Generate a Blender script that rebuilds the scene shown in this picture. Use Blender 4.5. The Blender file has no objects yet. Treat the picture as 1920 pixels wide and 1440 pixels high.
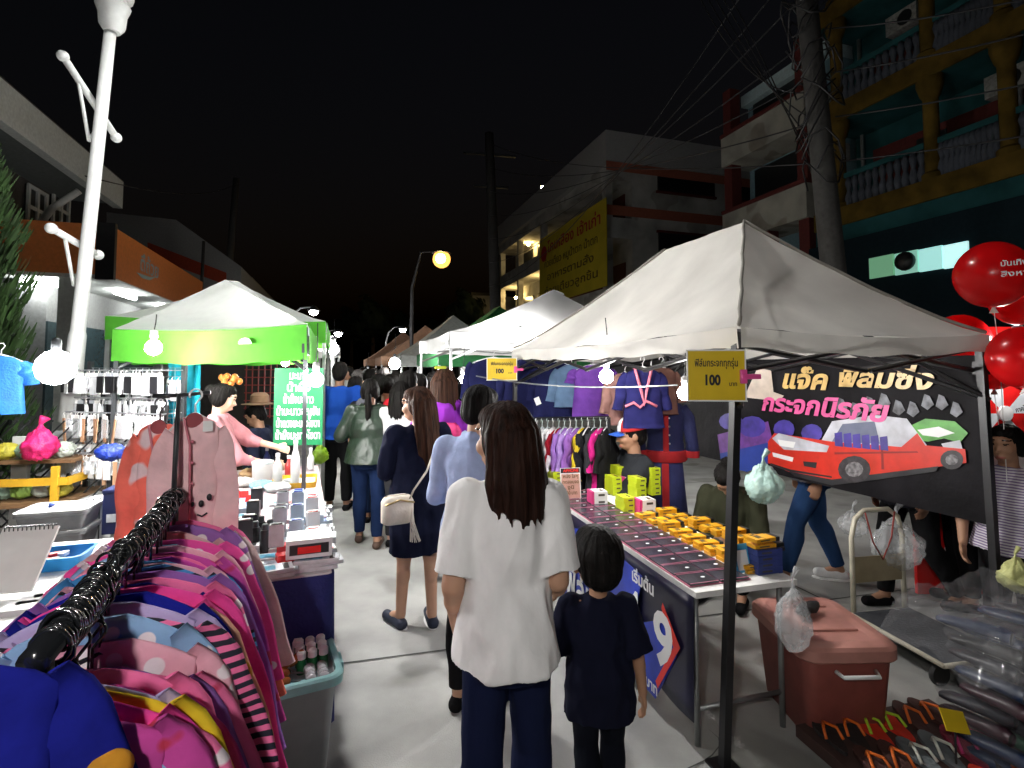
import bpy, bmesh, math, random
import numpy as np
from mathutils import Vector, Matrix, noise
random.seed(7)
R = math.radians
scene = bpy.context.scene
COL = scene.collection
V = Vector
# ------------------------------------------------------------------ camera
CAMZ, F, YC, PITCH = 1.7, 1000.0, 637.6, R(3)
cd = bpy.data.cameras.new('camera'); cam = bpy.data.objects.new('camera', cd); COL.objects.link(cam)
cd.sensor_width = 36; cd.lens = 36 * F / 1920; cd.shift_y = -(720 - YC) / 1920
cd.clip_start = .05; cd.clip_end = 600
cam.location = (0, 0, CAMZ); cam.rotation_euler = (R(90) + PITCH, 0, 0)
scene.camera = cam
def ray(px, py):
    x, y = (px - 960) / F, (YC - py) / F
    return V((x, math.cos(PITCH) - y * math.sin(PITCH), math.sin(PITCH) + y * math.cos(PITCH)))
def at(px, py, Y):
    d = ray(px, py); return V((0, 0, CAMZ)) + d * (Y / d.y)
def gr(px, py, z=0):
    d = ray(px, py); return V((0, 0, CAMZ)) + d * ((z - CAMZ) / d.z)
def onplane(px, py, p0, n):
    d = ray(px, py); o = V((0, 0, CAMZ)); return o + d * ((p0 - o).dot(n) / d.dot(n))
S = V((-.305, .952, 0)); P = V((.952, .305, 0)); UP = V((0, 0, 1)); SANG = math.atan2(.305, .952)
def st(a, p, z=0): return S * a + P * p + UP * z      # street coordinates: along, across
# ------------------------------------------------------------------ materials
MATS = {}
def mat(name, col=(.5, .5, .5), rough=.6, metal=0, var=.12, scale=14, bump=0, bscale=60, emit=0, objcol=False, translu=0, spec=.5,
        stretch=(1, 1, 1), trans=0, alpha=1, coat=0, pattern=None, c2=(0, 0, 0), ps=20):
    if name in MATS: return MATS[name]
    m = bpy.data.materials.new(name); m.use_nodes = True; nt = m.node_tree; N = nt.nodes; L = nt.links
    b = N['Principled BSDF']; out = N['Material Output']
    b.inputs['Roughness'].default_value = rough; b.inputs['Metallic'].default_value = metal
    b.inputs['Specular IOR Level'].default_value = spec
    if coat: b.inputs['Coat Weight'].default_value = coat
    tc = N.new('ShaderNodeTexCoord'); mp = N.new('ShaderNodeMapping'); mp.inputs['Scale'].default_value = stretch
    L.new(tc.outputs['Object'], mp.inputs['Vector'])
    nz = N.new('ShaderNodeTexNoise'); nz.inputs['Scale'].default_value = scale; nz.inputs['Detail'].default_value = 5
    L.new(mp.outputs['Vector'], nz.inputs['Vector'])
    src = None
    if objcol:
        oi = N.new('ShaderNodeObjectInfo'); src = oi.outputs['Color']
    else:
        rgb = N.new('ShaderNodeRGB'); rgb.outputs[0].default_value = (*col, 1); src = rgb.outputs[0]
    if pattern:
        if pattern in ('stripe', 'vstripe'):
            t = N.new('ShaderNodeTexWave'); t.bands_direction = 'Z' if pattern == 'stripe' else 'X'; t.inputs['Scale'].default_value = ps; t.inputs['Distortion'].default_value = .6
            f = t.outputs['Fac']; lo, hi = .45, .55
        elif pattern == 'dots':
            t = N.new('ShaderNodeTexVoronoi'); t.inputs['Scale'].default_value = ps; f = t.outputs['Distance']; lo, hi = .30, .26
        else:
            t = N.new('ShaderNodeTexNoise'); t.inputs['Scale'].default_value = ps; t.inputs['Detail'].default_value = 1; f = t.outputs['Fac']; lo, hi = .58, .62
        L.new(tc.outputs['Object'], t.inputs['Vector'])
        mr = N.new('ShaderNodeMapRange'); mr.inputs['From Min'].default_value = lo; mr.inputs['From Max'].default_value = hi
        L.new(f, mr.inputs['Value'])
        px = N.new('ShaderNodeMix'); px.data_type = 'RGBA'; L.new(mr.outputs[0], px.inputs[0]); L.new(src, px.inputs[6]); px.inputs[7].default_value = (*c2, 1)
        src = px.outputs[2]
    mv = N.new('ShaderNodeMapRange'); mv.inputs['From Min'].default_value = .25; mv.inputs['From Max'].default_value = .75
    mv.inputs['To Min'].default_value = 1 - var * 1.6; mv.inputs['To Max'].default_value = 1 + var
    L.new(nz.outputs['Fac'], mv.inputs['Value'])
    vm = N.new('ShaderNodeVectorMath'); vm.operation = 'SCALE'; L.new(src, vm.inputs[0]); L.new(mv.outputs[0], vm.inputs['Scale'])
    L.new(vm.outputs[0], b.inputs['Base Color'])
    if bump:
        bz = N.new('ShaderNodeTexNoise'); bz.inputs['Scale'].default_value = bscale; bz.inputs['Detail'].default_value = 4
        L.new(mp.outputs['Vector'], bz.inputs['Vector'])
        bp = N.new('ShaderNodeBump'); bp.inputs['Strength'].default_value = bump; bp.inputs['Distance'].default_value = .02
        L.new(bz.outputs['Fac'], bp.inputs['Height']); L.new(bp.outputs[0], b.inputs['Normal'])
    if emit:
        b.inputs['Emission Color'].default_value = (*col, 1); b.inputs['Emission Strength'].default_value = emit
    if trans: b.inputs['Transmission Weight'].default_value = trans
    if alpha < 1: b.inputs['Alpha'].default_value = alpha
    if translu:
        tr = N.new('ShaderNodeBsdfTranslucent'); L.new(vm.outputs[0], tr.inputs['Color'])
        mx = N.new('ShaderNodeMixShader'); mx.inputs[0].default_value = translu
        L.new(b.outputs[0], mx.inputs[1]); L.new(tr.outputs[0], mx.inputs[2]); L.new(mx.outputs[0], out.inputs['Surface'])
    MATS[name] = m; return m
def glow(name, col, e): return mat(name, col, emit=e, var=0)
# ------------------------------------------------------------------ mesh builder
def frame(o, x, z):
    """matrix with origin o, local X along x, local Z along z (world)."""
    x = V(x).normalized(); z = V(z); z = (z - x * z.dot(x)).normalized(); y = z.cross(x)
    m = Matrix((x, y, z)).transposed().to_4x4(); m.translation = V(o); return m
def rzm(o, a): return Matrix.Translation(V(o)) @ Matrix.Rotation(a, 4, 'Z')
_bc = {}
class MB:
    def __init__(s, M=None): s.v = []; s.f = []; s.mi = []; s.M = M or Matrix(); s.k = 0
    def add(s, vs, fs):
        o = len(s.v); s.v += [s.M @ V(p) for p in vs]; s.f += [tuple(i + o for i in f) for f in fs]; s.mi += [s.k] * len(fs); return s
    def box(s, c, d, a=0, bev=0, M=None):
        key = (round(d[0], 4), round(d[1], 4), round(d[2], 4), bev)
        if key not in _bc:
            bm = bmesh.new(); bmesh.ops.create_cube(bm, size=1); bmesh.ops.scale(bm, vec=d, verts=bm.verts)
            if bev: bmesh.ops.bevel(bm, geom=bm.edges, offset=bev, segments=2, profile=.6, affect='EDGES')
            bm.verts.index_update(); _bc[key] = ([v.co.copy() for v in bm.verts], [[v.index for v in f.verts] for f in bm.faces]); bm.free()
        T = M if M is not None else rzm(c, a)
        vs, fs = _bc[key]; return s.add([T @ p for p in vs], fs)
    def tube(s, pts, r, n=8, flat=1):
        pts = [V(p) for p in pts]; rs = r if isinstance(r, (list, tuple)) else [r] * len(pts)
        vs = []; fs = []; ref = None
        for i, p in enumerate(pts):
            t = (pts[min(i + 1, len(pts) - 1)] - pts[max(i - 1, 0)]).normalized()
            if ref is None: ref = t.orthogonal().normalized()
            ref = (ref - t * ref.dot(t)); ref = ref.normalized() if ref.length > 1e-6 else t.orthogonal().normalized()
            b = t.cross(ref)
            for k in range(n):
                a = 2 * math.pi * k / n; vs.append(p + (ref * math.cos(a) + b * math.sin(a) * flat) * rs[i])
        for i in range(len(pts) - 1):
            for k in range(n): fs.append((i * n + k, i * n + (k + 1) % n, (i + 1) * n + (k + 1) % n, (i + 1) * n + k))
        fs.append(tuple(range(n))[::-1]); fs.append(tuple((len(pts) - 1) * n + k for k in range(n)))
        return s.add(vs, fs)
    def lathe(s, prof, c=(0, 0, 0), n=20, sx=1, sy=1, M=None):
        vs = []; fs = []; T = M if M is not None else Matrix.Translation(V(c))
        for r, z in prof:
            for k in range(n):
                a = 2 * math.pi * k / n; vs.append(T @ V((r * math.cos(a) * sx, r * math.sin(a) * sy, z)))
        for i in range(len(prof) - 1):
            for k in range(n): fs.append((i * n + k, i * n + (k + 1) % n, (i + 1) * n + (k + 1) % n, (i + 1) * n + k))
        fs.append(tuple(range(n))[::-1]); fs.append(tuple((len(prof) - 1) * n + k for k in range(n)))
        return s.add(vs, fs)
    def ell(s, c, r, M=None, n=16, m=10):
        prof = []
        T = (M if M is not None else Matrix.Translation(V(c)))
        vs = [T @ V((0, 0, -r[2]))]; fs = []
        for i in range(1, m):
            t = math.pi * i / m
            for k in range(n):
                a = 2 * math.pi * k / n; vs.append(T @ V((r[0] * math.sin(t) * math.cos(a), r[1] * math.sin(t) * math.sin(a), -r[2] * math.cos(t))))
        vs.append(T @ V((0, 0, r[2]))); e = len(vs) - 1
        for k in range(n):
            fs.append((0, 1 + (k + 1) % n, 1 + k)); fs.append((e, e - n + k, e - n + (k + 1) % n))
        for i in range(m - 2):
            for k in range(n):
                a = 1 + i * n + k; b = 1 + i * n + (k + 1) % n; fs.append((a, b, b + n, a + n))
        return s.add(vs, fs)
    def cap(s, a, b, ra, rb, n=14):
        """tapered capsule between a and b"""
        a = V(a); b = V(b); d = (b - a); L = d.length or 1e-6; t = d / L; pts = []; rs = []
        for i in range(5):
            th = math.pi / 2 * i / 4 * .98; pts.append(a - t * ra * math.cos(th)); rs.append(max(ra * math.sin(th), .0008))
        for i in range(1, 4): pts.append(a + d * i / 4); rs.append(ra + (rb - ra) * i / 4)
        for i in range(5):
            th = math.pi / 2 * (1 - i / 4 * .98); pts.append(b + t * rb * math.cos(th)); rs.append(max(rb * math.sin(th), .0008))
        return s.tube(pts, rs, n)
    def grid(s, fn, nu, nv):
        vs = [fn(i / nu, j / nv) for j in range(nv + 1) for i in range(nu + 1)]; w = nu + 1
        return s.add(vs, [(j * w + i, j * w + i + 1, (j + 1) * w + i + 1, (j + 1) * w + i) for j in range(nv) for i in range(nu)])
    def prism(s, pts, z0, z1):
        n = len(pts); vs = [(x, y, z0) for x, y in pts] + [(x, y, z1) for x, y in pts]
        return s.add(vs, [tuple(range(n))[::-1], tuple(range(n, 2 * n))] + [(i, (i + 1) % n, n + (i + 1) % n, n + i) for i in range(n)])
    def slab(s, pts, nrm, t):
        """flat polygon (world points) given thickness t along nrm"""
        n = len(pts); nrm = V(nrm); vs = [V(p) for p in pts] + [V(p) + nrm * t for p in pts]
        return s.add(vs, [tuple(range(n)), tuple(range(n, 2 * n))[::-1]] + [(i, n + i, n + (i + 1) % n, (i + 1) % n) for i in range(n)])
    def build(s, name, m, parent=None, smooth=False, color=None, sol=0):
        me = bpy.data.meshes.new(name)
        inv = wm(parent).inverted() if parent is not None else None
        o = bpy.data.objects.new(name, me); COL.objects.link(o)
        vs = s.v
        if inv is not None: vs = [inv @ p for p in vs]; o.parent = parent
        me.from_pydata([tuple(p) for p in vs], [], s.f)
        for mm in (m if isinstance(m, (list, tuple)) else [m]): me.materials.append(mm)
        me.polygons.foreach_set('material_index', s.mi)
        me.polygons.foreach_set('use_smooth', [bool(smooth)] * len(s.f))
        me.update()
        if smooth == 2:
            try: me.set_sharp_from_angle(angle=R(38))
            except Exception: pass
        if color: o.color = (*color, 1)
        if sol:
            md = o.modifiers.new('thickness', 'SOLIDIFY'); md.thickness = sol; md.offset = 0
        return o
def wm(o):
    m = Matrix()
    while o is not None: m = o.matrix_basis @ m; o = o.parent
    return m
def tag(o, label=None, cat=None, group=None, kind=None):
    if label: o['label'] = label
    if cat: o['category'] = cat
    if group: o['group'] = group
    if kind: o['kind'] = kind
    return o
def thing(name, label, cat, loc=(0, 0, 0), rz=0, group=None):
    o = bpy.data.objects.new(name, None); COL.objects.link(o); o.empty_display_size = .1
    o.location = V(loc); o.rotation_euler = (0, 0, rz); return tag(o, label, cat, group)
def dup(o, loc=None, rz=None, label=None, color=None, parent=None, rot=None, scale=None):
    c = o.copy(); COL.objects.link(c); c.parent = parent
    if loc is not None: c.location = V(loc)
    if rz is not None: c.rotation_euler = (0, 0, rz)
    if rot is not None: c.rotation_euler = rot
    if scale is not None: c.scale = scale
    if label: c['label'] = label
    if color: c.color = (*color, 1)
    for ch in list(o.children): dup(ch, parent=c, color=color)
    return c
def setmat(o, m):
    o.material_slots[0].link = 'OBJECT'; o.material_slots[0].material = m
def text(body, o, x, up, h, m, parent, name='lettering', width=None, bold=.012, align='CENTER', ext=.002, shear=0, space=1.0):
    cu = bpy.data.curves.new('lettering', 'FONT'); cu.body = body; cu.size = 1; cu.extrude = 0.004; cu.offset = bold; cu.align_x = align; cu.align_y = 'CENTER'; cu.shear = shear; cu.space_line = space
    cu.resolution_u = 3
    t = bpy.data.objects.new('lettering', cu); COL.objects.link(t)
    dg = bpy.context.evaluated_depsgraph_get(); me = bpy.data.meshes.new_from_object(t.evaluated_get(dg)); bpy.data.objects.remove(t); bpy.data.curves.remove(cu)
    xs = [v.co.x for v in me.vertices]; w = (max(xs) - min(xs)) if xs else 1
    sx = (width / w) if width else h
    fr = frame(o, x, V(x).cross(V(up)))      # local z = out of the surface
    b = MB(fr); b.add([V((v.co.x * sx, v.co.y * h, (v.co.z + .0045) * ext / .0085)) for v in me.vertices], [tuple(p.vertices) for p in me.polygons])
    bpy.data.meshes.remove(me)
    return b.build(name, m, parent)
def nz3(p, s=1, seed=0): return noise.noise(V((p[0] * s + seed * 7.3, p[1] * s + seed * 3.1, p[2] * s)))
# ------------------------------------------------------------------ world
w = bpy.data.worlds.new('World'); scene.world = w; w.use_nodes = True
bg = w.node_tree.nodes['Background']
sk = w.node_tree.nodes.new('ShaderNodeTexSky'); sk.sky_type = 'NISHITA'; sk.sun_disc = False; sk.sun_elevation = R(-3); sk.sun_rotation = R(200)
w.node_tree.links.new(sk.outputs[0], bg.inputs[0]); bg.inputs[1].default_value = .05
vs_ = scene.view_settings; vs_.view_transform = 'Standard'; vs_.look = 'None'; vs_.exposure = 0; vs_.gamma = 1; vs_.use_curve_mapping = False
cy = scene.cycles; cy.use_denoising = True; cy.sample_clamp_indirect = 6; cy.max_bounces = 7; cy.transparent_max_bounces = 12
# ------------------------------------------------------------------ common materials
M_conc = mat('concrete_road', (.38, .38, .365), .85, var=.2, scale=2.4, bump=.25, bscale=140, spec=.2, pattern='blotch', c2=(.29, .288, .27), ps=1.3)
M_black = mat('black_metal', (.02, .02, .022), .4, .3, var=.1)
M_dgrey = mat('dark_grey_metal', (.06, .065, .07), .45, .6)
M_grey = mat('grey_metal', (.32, .33, .33), .4, .7)
M_white = mat('white_plastic', (.8, .8, .8), .35, var=.04)
M_whitep = mat('white_paint', (.75, .77, .76), .45, var=.06, bump=.04)
M_canvas = mat('dusty_white_canvas', (.66, .64, .6), .9, var=.13, scale=2.2, bump=.15, bscale=9, translu=.12)
M_canvas2 = mat('white_canvas', (.8, .8, .8), .9, var=.06, scale=3, bump=.1, bscale=9, translu=.45)
M_wood = mat('brown_wood', (.2, .11, .05), .6, var=.3, scale=9, stretch=(1, 1, 8))
M_paper = mat('white_paper', (.82, .82, .8), .7, var=.04)
M_ink = mat('black_ink', (.012, .012, .015), .5, var=0)
M_whiteink = mat('white_ink', (.85, .85, .85), .5, var=0)
M_clear = mat('clear_plastic', (.9, .92, .95), .12, var=.02, alpha=.3, bump=.5, bscale=30, coat=.6)
M_bagc = mat('clear_shoe_bag', (.7, .72, .75), .08, var=.02, alpha=.07, bump=.7, bscale=40, coat=1)
M_film = mat('thin_plastic_bag', (.86, .88, .9), .25, var=.05, alpha=.3, bump=.9, bscale=26, coat=.5)
M_obj = mat('coloured_plastic', objcol=True, rough=.4, var=.08)
M_objp = mat('coloured_paper', objcol=True, rough=.75, var=.06)
M_cloth = mat('coloured_cloth', objcol=True, rough=.95, var=.12, bump=.5, bscale=14, spec=.12)
M_rubber = mat('black_rubber', (.02, .02, .02), .7)
# ================================================================== SETTING
def structure(b, name, m, smooth=False): return tag(b.build(name, m, None, smooth), kind='structure')
b = MB()
b.grid(lambda u, v: V((-150 + 300 * u, -60 + 360 * v, -.02)), 2, 2)
structure(b, 'ground', mat('dark_asphalt', (.06, .06, .062), .85, bump=.2))
b = MB(); c = [st(-8, -2.35, 0), st(-8, 9.5, 0), st(200, 9.5, 0), st(200, -2.35, 0)]
b.add(c, [(0, 1, 2, 3)])
structure(b, 'road', M_conc)
b = MB()
def strip(a0, p0, a1, p1, wd, z):
    A = st(a0, p0, z); B_ = st(a1, p1, z); d = (B_ - A).normalized(); n = V((-d.y, d.x, 0)) * wd / 2
    b.add([A - n, A + n, B_ + n, B_ - n], [(0, 1, 2, 3)])
for a in (3.1, 6.9, 10.7, 14.5, 18.3, 22.1): strip(a + .35, -2.3, a - .35, 9.4, .014, .004)
strip(-8, 3.4, 120, 3.4, .016, .004)
rr = random.Random(77)
for x_, y_, a_, n_ in ((.55, 2.3, .3, 9), (-.35, 3.0, 1.2, 7), (.2, 4.2, 2.0, 8), (1.1, 1.75, .1, 8), (-.75, 5.6, .4, 7)):
    p_ = V((x_, y_, .0045)); L_, R_ = [], []
    for i in range(n_):
        d_ = V((math.cos(a_), math.sin(a_), 0)); n2 = V((-d_.y, d_.x, 0)) * (.0035 * (1 - abs(2 * i / (n_ - 1) - 1)) + .0006)
        L_.append(p_ + n2); R_.append(p_ - n2); p_ = p_ + d_ * rr.uniform(.05, .11); a_ += rr.uniform(-.7, .7)
    b.add(R_ + L_, [(i, i + 1, n_ + i + 1, n_ + i) for i in range(n_ - 1)])
structure(b, 'road_seam', mat('seam_tar', (.08, .08, .075), .9))
b = MB()
def stepbox(p0, p1, a0, a1, z):
    q = [st(a0, p0, 0), st(a0, p1, 0), st(a1, p1, 0), st(a1, p0, 0)]
    b.add([x + UP * .0 for x in q] + [x + UP * z for x in q], [(4, 5, 6, 7), (0, 1, 5, 4), (1, 2, 6, 5), (2, 3, 7, 6), (3, 0, 4, 7)])
stepbox(-4.6, -2.35, -8, 120, .12)
structure(b, 'pavement', mat('paving', (.22, .21, .2), .85, var=.2, scale=6, bump=.2))
b = MB(); stepbox(9.5, 12.5, -8, 120, .12)
structure(b, 'sidewalk', mat('paving2', (.16, .16, .155), .85, var=.2, scale=6, bump=.2))
# ------------------------------------------------------------------ lamps
def bulb(px, py, Y, r, e, label, col=(1, .98, .95), cord=.35, group='bare bulbs over the stalls', grp=True):
    p = at(px, py, Y)
    t = thing('light_bulb', label, 'bulb', p, 0, group)
    b = MB(); b.lathe([(.001, -r), (r * .5, -r * .87), (r * .87, -r * .5), (r, 0), (r * .87, r * .5), (r * .5, r * .9), (r * .3, r * .98), (r * .28, r * (1.3 if r < .1 else 1.0))], p, 16)
    b.build('globe', glow('bulb_%d_%s' % (e, col[2]), col, e), t, True)
    b = MB(); k_ = 1 if r < .1 else .55; b.lathe([(r * .42 * k_, r * (1.28 if k_ == 1 else .9)), (r * .46 * k_, r * (1.5 if k_ == 1 else 1.1)), (r * .46 * k_, r * 2.2 * (k_ + (k_ < 1) * .2)), (r * .2 * k_, r * 2.4 * (k_ + (k_ < 1) * .2))], p, 12); b.build('socket', M_white if r < .1 else M_dgrey, t, True)
    if cord:
        b = MB(); b.tube([p + UP * r * 2.3, p + V((.01, 0, r * 2.3 + cord * .5)), p + V((0, .02, r * 2.3 + cord))], .004, 6); b.build('cord', M_black, t)
    return t
# bulbs: hung over the stalls and along the aisle
bulb(104, 690, 3.15, .1, 420, 'big glaring bulb beside the white lamp post above the grey grid rack', cord=.0)  # globe enlarged to build the lamp's glare into its shape
bulb(288, 652, 3.9, .055, 600, 'lit bulb under the green awning above the hanging phone cables', cord=.12)
bulb(592, 712, 4.0, .055, 800, 'lit bulb hanging at the edge of the green menu board', cord=.3)
bulb(535, 680, 5.6, .04, 300, 'small lit bulb above the green menu board', cord=.2)
bulb(1137, 706, 3.75, .05, 420, 'lit bulb in front of the hanging purple shirt', cord=.3)
bulb(1284, 737, 3.1, .042, 380, 'lit bulb beside the large yellow price sign', cord=.3)
bulb(869, 716, 6.4, .075, 380, 'lit bulb behind the woman in the purple hoodie', cord=.3)
bulb(740, 682, 9.5, .1, 380, 'lit bulb far down the aisle above the crowd', cord=.3)
bulb(690, 700, 14.5, .12, 300, 'distant lit bulb under the brown awnings', cord=.3)
bulb(625, 655, 9.0, .09, 420, 'lit bulb behind the tall man in blue', cord=.3)
bulb(1905, 640, 4.0, .05, 300, 'lit bulb inside the promotional booth behind the balloons', cord=.3)  # bulb added to brighten the booth and the balloons
bulb(975, 640, 7.2, .08, 600, 'lit bulb inside the second white awning', cord=.2)
# a street lamp with its head just above the picture, and unseen fill bulbs added behind the camera
def street_lamp(base, h, arm, rz, label, e, r, col, polelen=.05, grp='street lamps along the road'):
    t = thing('street_lamp', label, 'street lamp', base, rz, grp)
    Mx = rzm(base, rz)
    b = MB(Mx); b.tube([(0, 0, 0), (0, 0, h * .6), (0, 0, h - .6), (arm * .15, 0, h - .15), (arm * .5, 0, h + .08), (arm, 0, h + .12)], [polelen * 1.3, polelen, polelen * .8, polelen * .6, polelen * .5, polelen * .5], 10)
    b.build('pole', M_grey, t, True)
    b = MB(Mx); b.lathe([(r * .3, .16), (r * .7, .12), (r * 1.5, .02), (r * 1.55, 0), (r * 1.2, .005)], (arm, 0, h), 16); b.build('lamp_shade', M_dgrey, t, True)
    b = MB(Mx); b.ell((arm, 0, h - r * .3), (r, r, r * .85)); b.build('bulb', glow('lamp_%d_%s' % (e, col[2]), col, e), t, True)
    return t
for px, py, Y, hx in ((588, 583, 15, -1), (634, 624, 22, -1), (755, 617, 24, -1), (924, 600, 17, -1)):
    p = at(px, py, Y); street_lamp(V((p.x - .75, p.y, 0)), p.z, .75, 0 if px != 924 else 0,
        {588: 'slim street lamp with white bulb rising behind the green awning', 634: 'curved street lamp with white bulb far down the green awning side', 755: 'farthest street lamp with white bulb beyond the brown awnings', 924: 'street lamp with white bulb by the yellow lit balconies'}[px], 160, .11 if Y < 20 else .14, (1, 1, 1))
p = at(828, 486, 16); t = thing('street_lamp', 'orange glowing sodium street lamp high over the crowd', 'street lamp', V((p.x + 1.3, p.y, 0)), 0, 'street lamps along the road')
b = MB(); b.tube([V((p.x - 1.0, p.y + .6, 0)), V((p.x - 1.0, p.y + .6, 4.2)), V((p.x - .7, p.y + .4, p.z + .3)), p + UP * .25], [.07, .055, .04, .03], 10); b.build('pole', M_black, t, True)
b = MB(); b.ell(p, (.27, .27, .27)); b.build('globe', glow('sodium_globe', (1, .46, .09), 2.2), t, True); b = MB(); b.ell(p - V((0, .2, .02)), (.15, .1, .15)); b.build('bulb', glow('sodium', (1, .6, .2), 150), t, True)  # orange globe stands for the glow round the bulb
b = MB(); b.lathe([(.05, .3), (.12, .25), (.3, .2), (.29, .18)], p, 16); b.build('lamp_shade', M_dgrey, t, True)
# ------------------------------------------------------------------ white lamp post with banner arms
B0 = gr(122, 1035); top = at(212, 8, B0.y * 1.0); pb = at(128, 790, B0.y)
t = thing('lamp_post', 'white painted lamp post with short banner arms on a ribbed grey plinth', 'lamp post', B0, 0)
ax = (top - pb)
b = MB(); b.tube([pb, pb + ax * .2, pb + ax * .21, pb + ax], [.08, .07, .06, .05], 20); b.build('pole', M_whitep, t, True)
for k, (px0, py0, px1, py1) in enumerate(((118, 105, 218, 258), (96, 428, 184, 478))):
    q0 = at(px0, py0, B0.y - .25); q1 = at(px1, py1, B0.y + .25); mid = (q0 + q1) / 2
    b = MB(); b.tube([q0, q1], .033, 10); b.ell(q0, (.05, .05, .05)); b.ell(q1, (.05, .05, .05))
    for q in (q0, q1):
        m_ = mid + (q - mid) * .45; b.tube([m_ - UP * .02, (m_ + mid) / 2 - UP * .22, mid - UP * .42], .016, 8)
    b.build('banner_arm', M_whitep, t, True)
b = MB(); b.lathe([(.07, -.28), (.11, -.22), (.12, -.1), (.15, -.02), (.13, .03), (.17, .08), (.17, .16), (.1, .2)], top, 12); b.build('capital', M_whitep, t, 2)
b = MB(); b.lathe([(.3, 0), (.3, .12), (.25, .16), (.24, .3), (.27, .34), (.22, .4), (.2, .62), (.24, .68), (.24, .74), (.17, .8), (.15, 1.0), (.19, 1.06), (.12, 1.12)], B0, 16)
b.build('plinth', mat('plinth_concrete', (.33, .34, .35), .75, bump=.2), t, 2)
hd = V((-1.9, 4.7, 6.3)); tz = V((top.x, top.y, top.z + .2))  # arm and head added out of view, set by the shadows, to light the aisle
b = MB(); b.tube([tz, tz + UP * .7, tz + V((.3, 0, 1.0)), hd + V((-.3, 0, .06))], [.05, .045, .04, .035], 10); b.build('lamp_arm', M_whitep, t, True)
b = MB(); b.box(hd + UP * .03, (.7, .3, .06), bev=.015); lh = b.build('lamp_head', M_grey, t)
b = MB(hd and Matrix.Translation(hd))
for sx in (-1, 1): b.box((sx * .35, 0, -.1), (.02, .34, .26)); b.box((0, sx * .165, -.1), (.72, .02, .26))
b.build('cutoff_skirt', M_dgrey, lh)  # unseen skirt added to block lamp light towards the upper buildings
b = MB(); b.box(hd - UP * .006, (.32, .12, .012)); b.build('lamp_panel', glow('led_panel', (1, .985, .96), 2000), lh)
# ------------------------------------------------------------------ utility poles and wires
def upole(px, py0, px1, py1, Y, r, label, arms=()):
    a = at(px1, py1, Y); top = at(px, py0, Y); d = (top - a); base = a - d * (a.z / d.z)
    t = thing('utility_pole', label, 'utility pole', base, 0, 'utility poles')
    b = MB(); b.tube([base, base + (top - base) * .5, top], [r * 1.25, r * 1.1, r * .9], 8); b.build('shaft', mat('pole_concrete', (.055, .053, .05), .85, var=.2, bump=.2), t, True)
    for f, L in arms:
        c_ = base + (top - base) * f; b = MB(); b.box(c_, (L, .1, .1), .2); b.build('crossarm', M_dgrey, t)
    return base, top
UPB, UPT = upole(1486, -260, 1560, 480, 7.6, .145, 'thick concrete utility pole wrapped in cables before the turquoise building', ((.8, 1.6), (.92, 1.8)))
upole(917, 250, 930, 600, 24, .22, 'concrete utility pole by the yellow lit balconies', ((.92, 2.4), (.8, 1.6)))
upole(443, 335, 425, 560, 26, .16, 'thin utility pole behind the gabled warehouse')
upole(382, 452, 378, 540, 20, .06, 'thin iron post on the orange shop roof')
def wire(p0, p1, sag, label, r=.012, cat='cable', n=14, m=M_black):
    b = MB(); b.tube([p0 + (p1 - p0) * (i / n) - UP * sag * 4 * (i / n) * (1 - i / n) for i in range(n + 1)], r, 5)
    tag(b.build('overhead_cable', m, None, True), label, cat, 'overhead cables')
FP = at(917, 270, 24)
for k in range(7):
    q = UPB + (UPT - UPB) * (.5 + .07 * k)
    wire(q + V((.1 * (k % 2), -.1, 0)), at(917, 268 + 45 * k, 24), .5 + .12 * k, 'overhead cable running from the thick pole to the far pole')
    wire(q + V((.15, -.15, 0)), q + V((5.5, -5.5 + .3 * k, .2 * (k % 3))), .3 + .1 * k, 'overhead cable running from the thick pole past the turquoise balconies')
for k in range(5):
    q = UPB + (UPT - UPB) * (.42 + .05 * k)
    wire(q, at(1335 - 12 * k, -60, 8.8), .25 * k - .3, 'slack cable looping up from the thick pole into the dark sky', .01)
b = MB()
for k in range(16):
    c_ = UPB + (UPT - UPB) * (.5 + .02 * k); a0 = random.random() * 6; rr = .24 + .14 * random.random()
    b.tube([c_ + V((math.cos(a0 + i * .6) * rr, math.sin(a0 + i * .6) * rr, .05 * i - .3 + .3 * math.sin(i))) for i in range(9)], .013, 5)
tag(b.build('cable_coil', M_black, None, True), 'tangle of black cable coils wound round the thick concrete pole', 'cable')
# unseen fill bulbs added behind the camera to brighten the near shirts
for k, (x_, y_, z_) in enumerate(((-.5, -.75, 2.4), (-.2, -2.8, 2.6))):
    p = V((x_, y_, z_)); t = thing('light_bulb', 'lit bulb on a stall behind the camera, ' + ('above the near end of the black rail' if k == 0 else 'out in the aisle'), 'bulb', p)
    b = MB(); b.ell(p, (.06, .06, .07)); b.build('globe', glow('bulb_back%d' % k, (1, .97, .93), 800 if k == 0 else 280), t, True); b = MB(); b.lathe([(.03, .065), (.03, .12), (.01, .13)], p, 12); b.tube([p + UP * .12, p + UP * .6], .004, 6); b.build('socket', M_white, t, True)
wire(at(160, 330, 9), at(443, 345, 26), .4, 'thin wire over the gabled warehouse roof')
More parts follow.
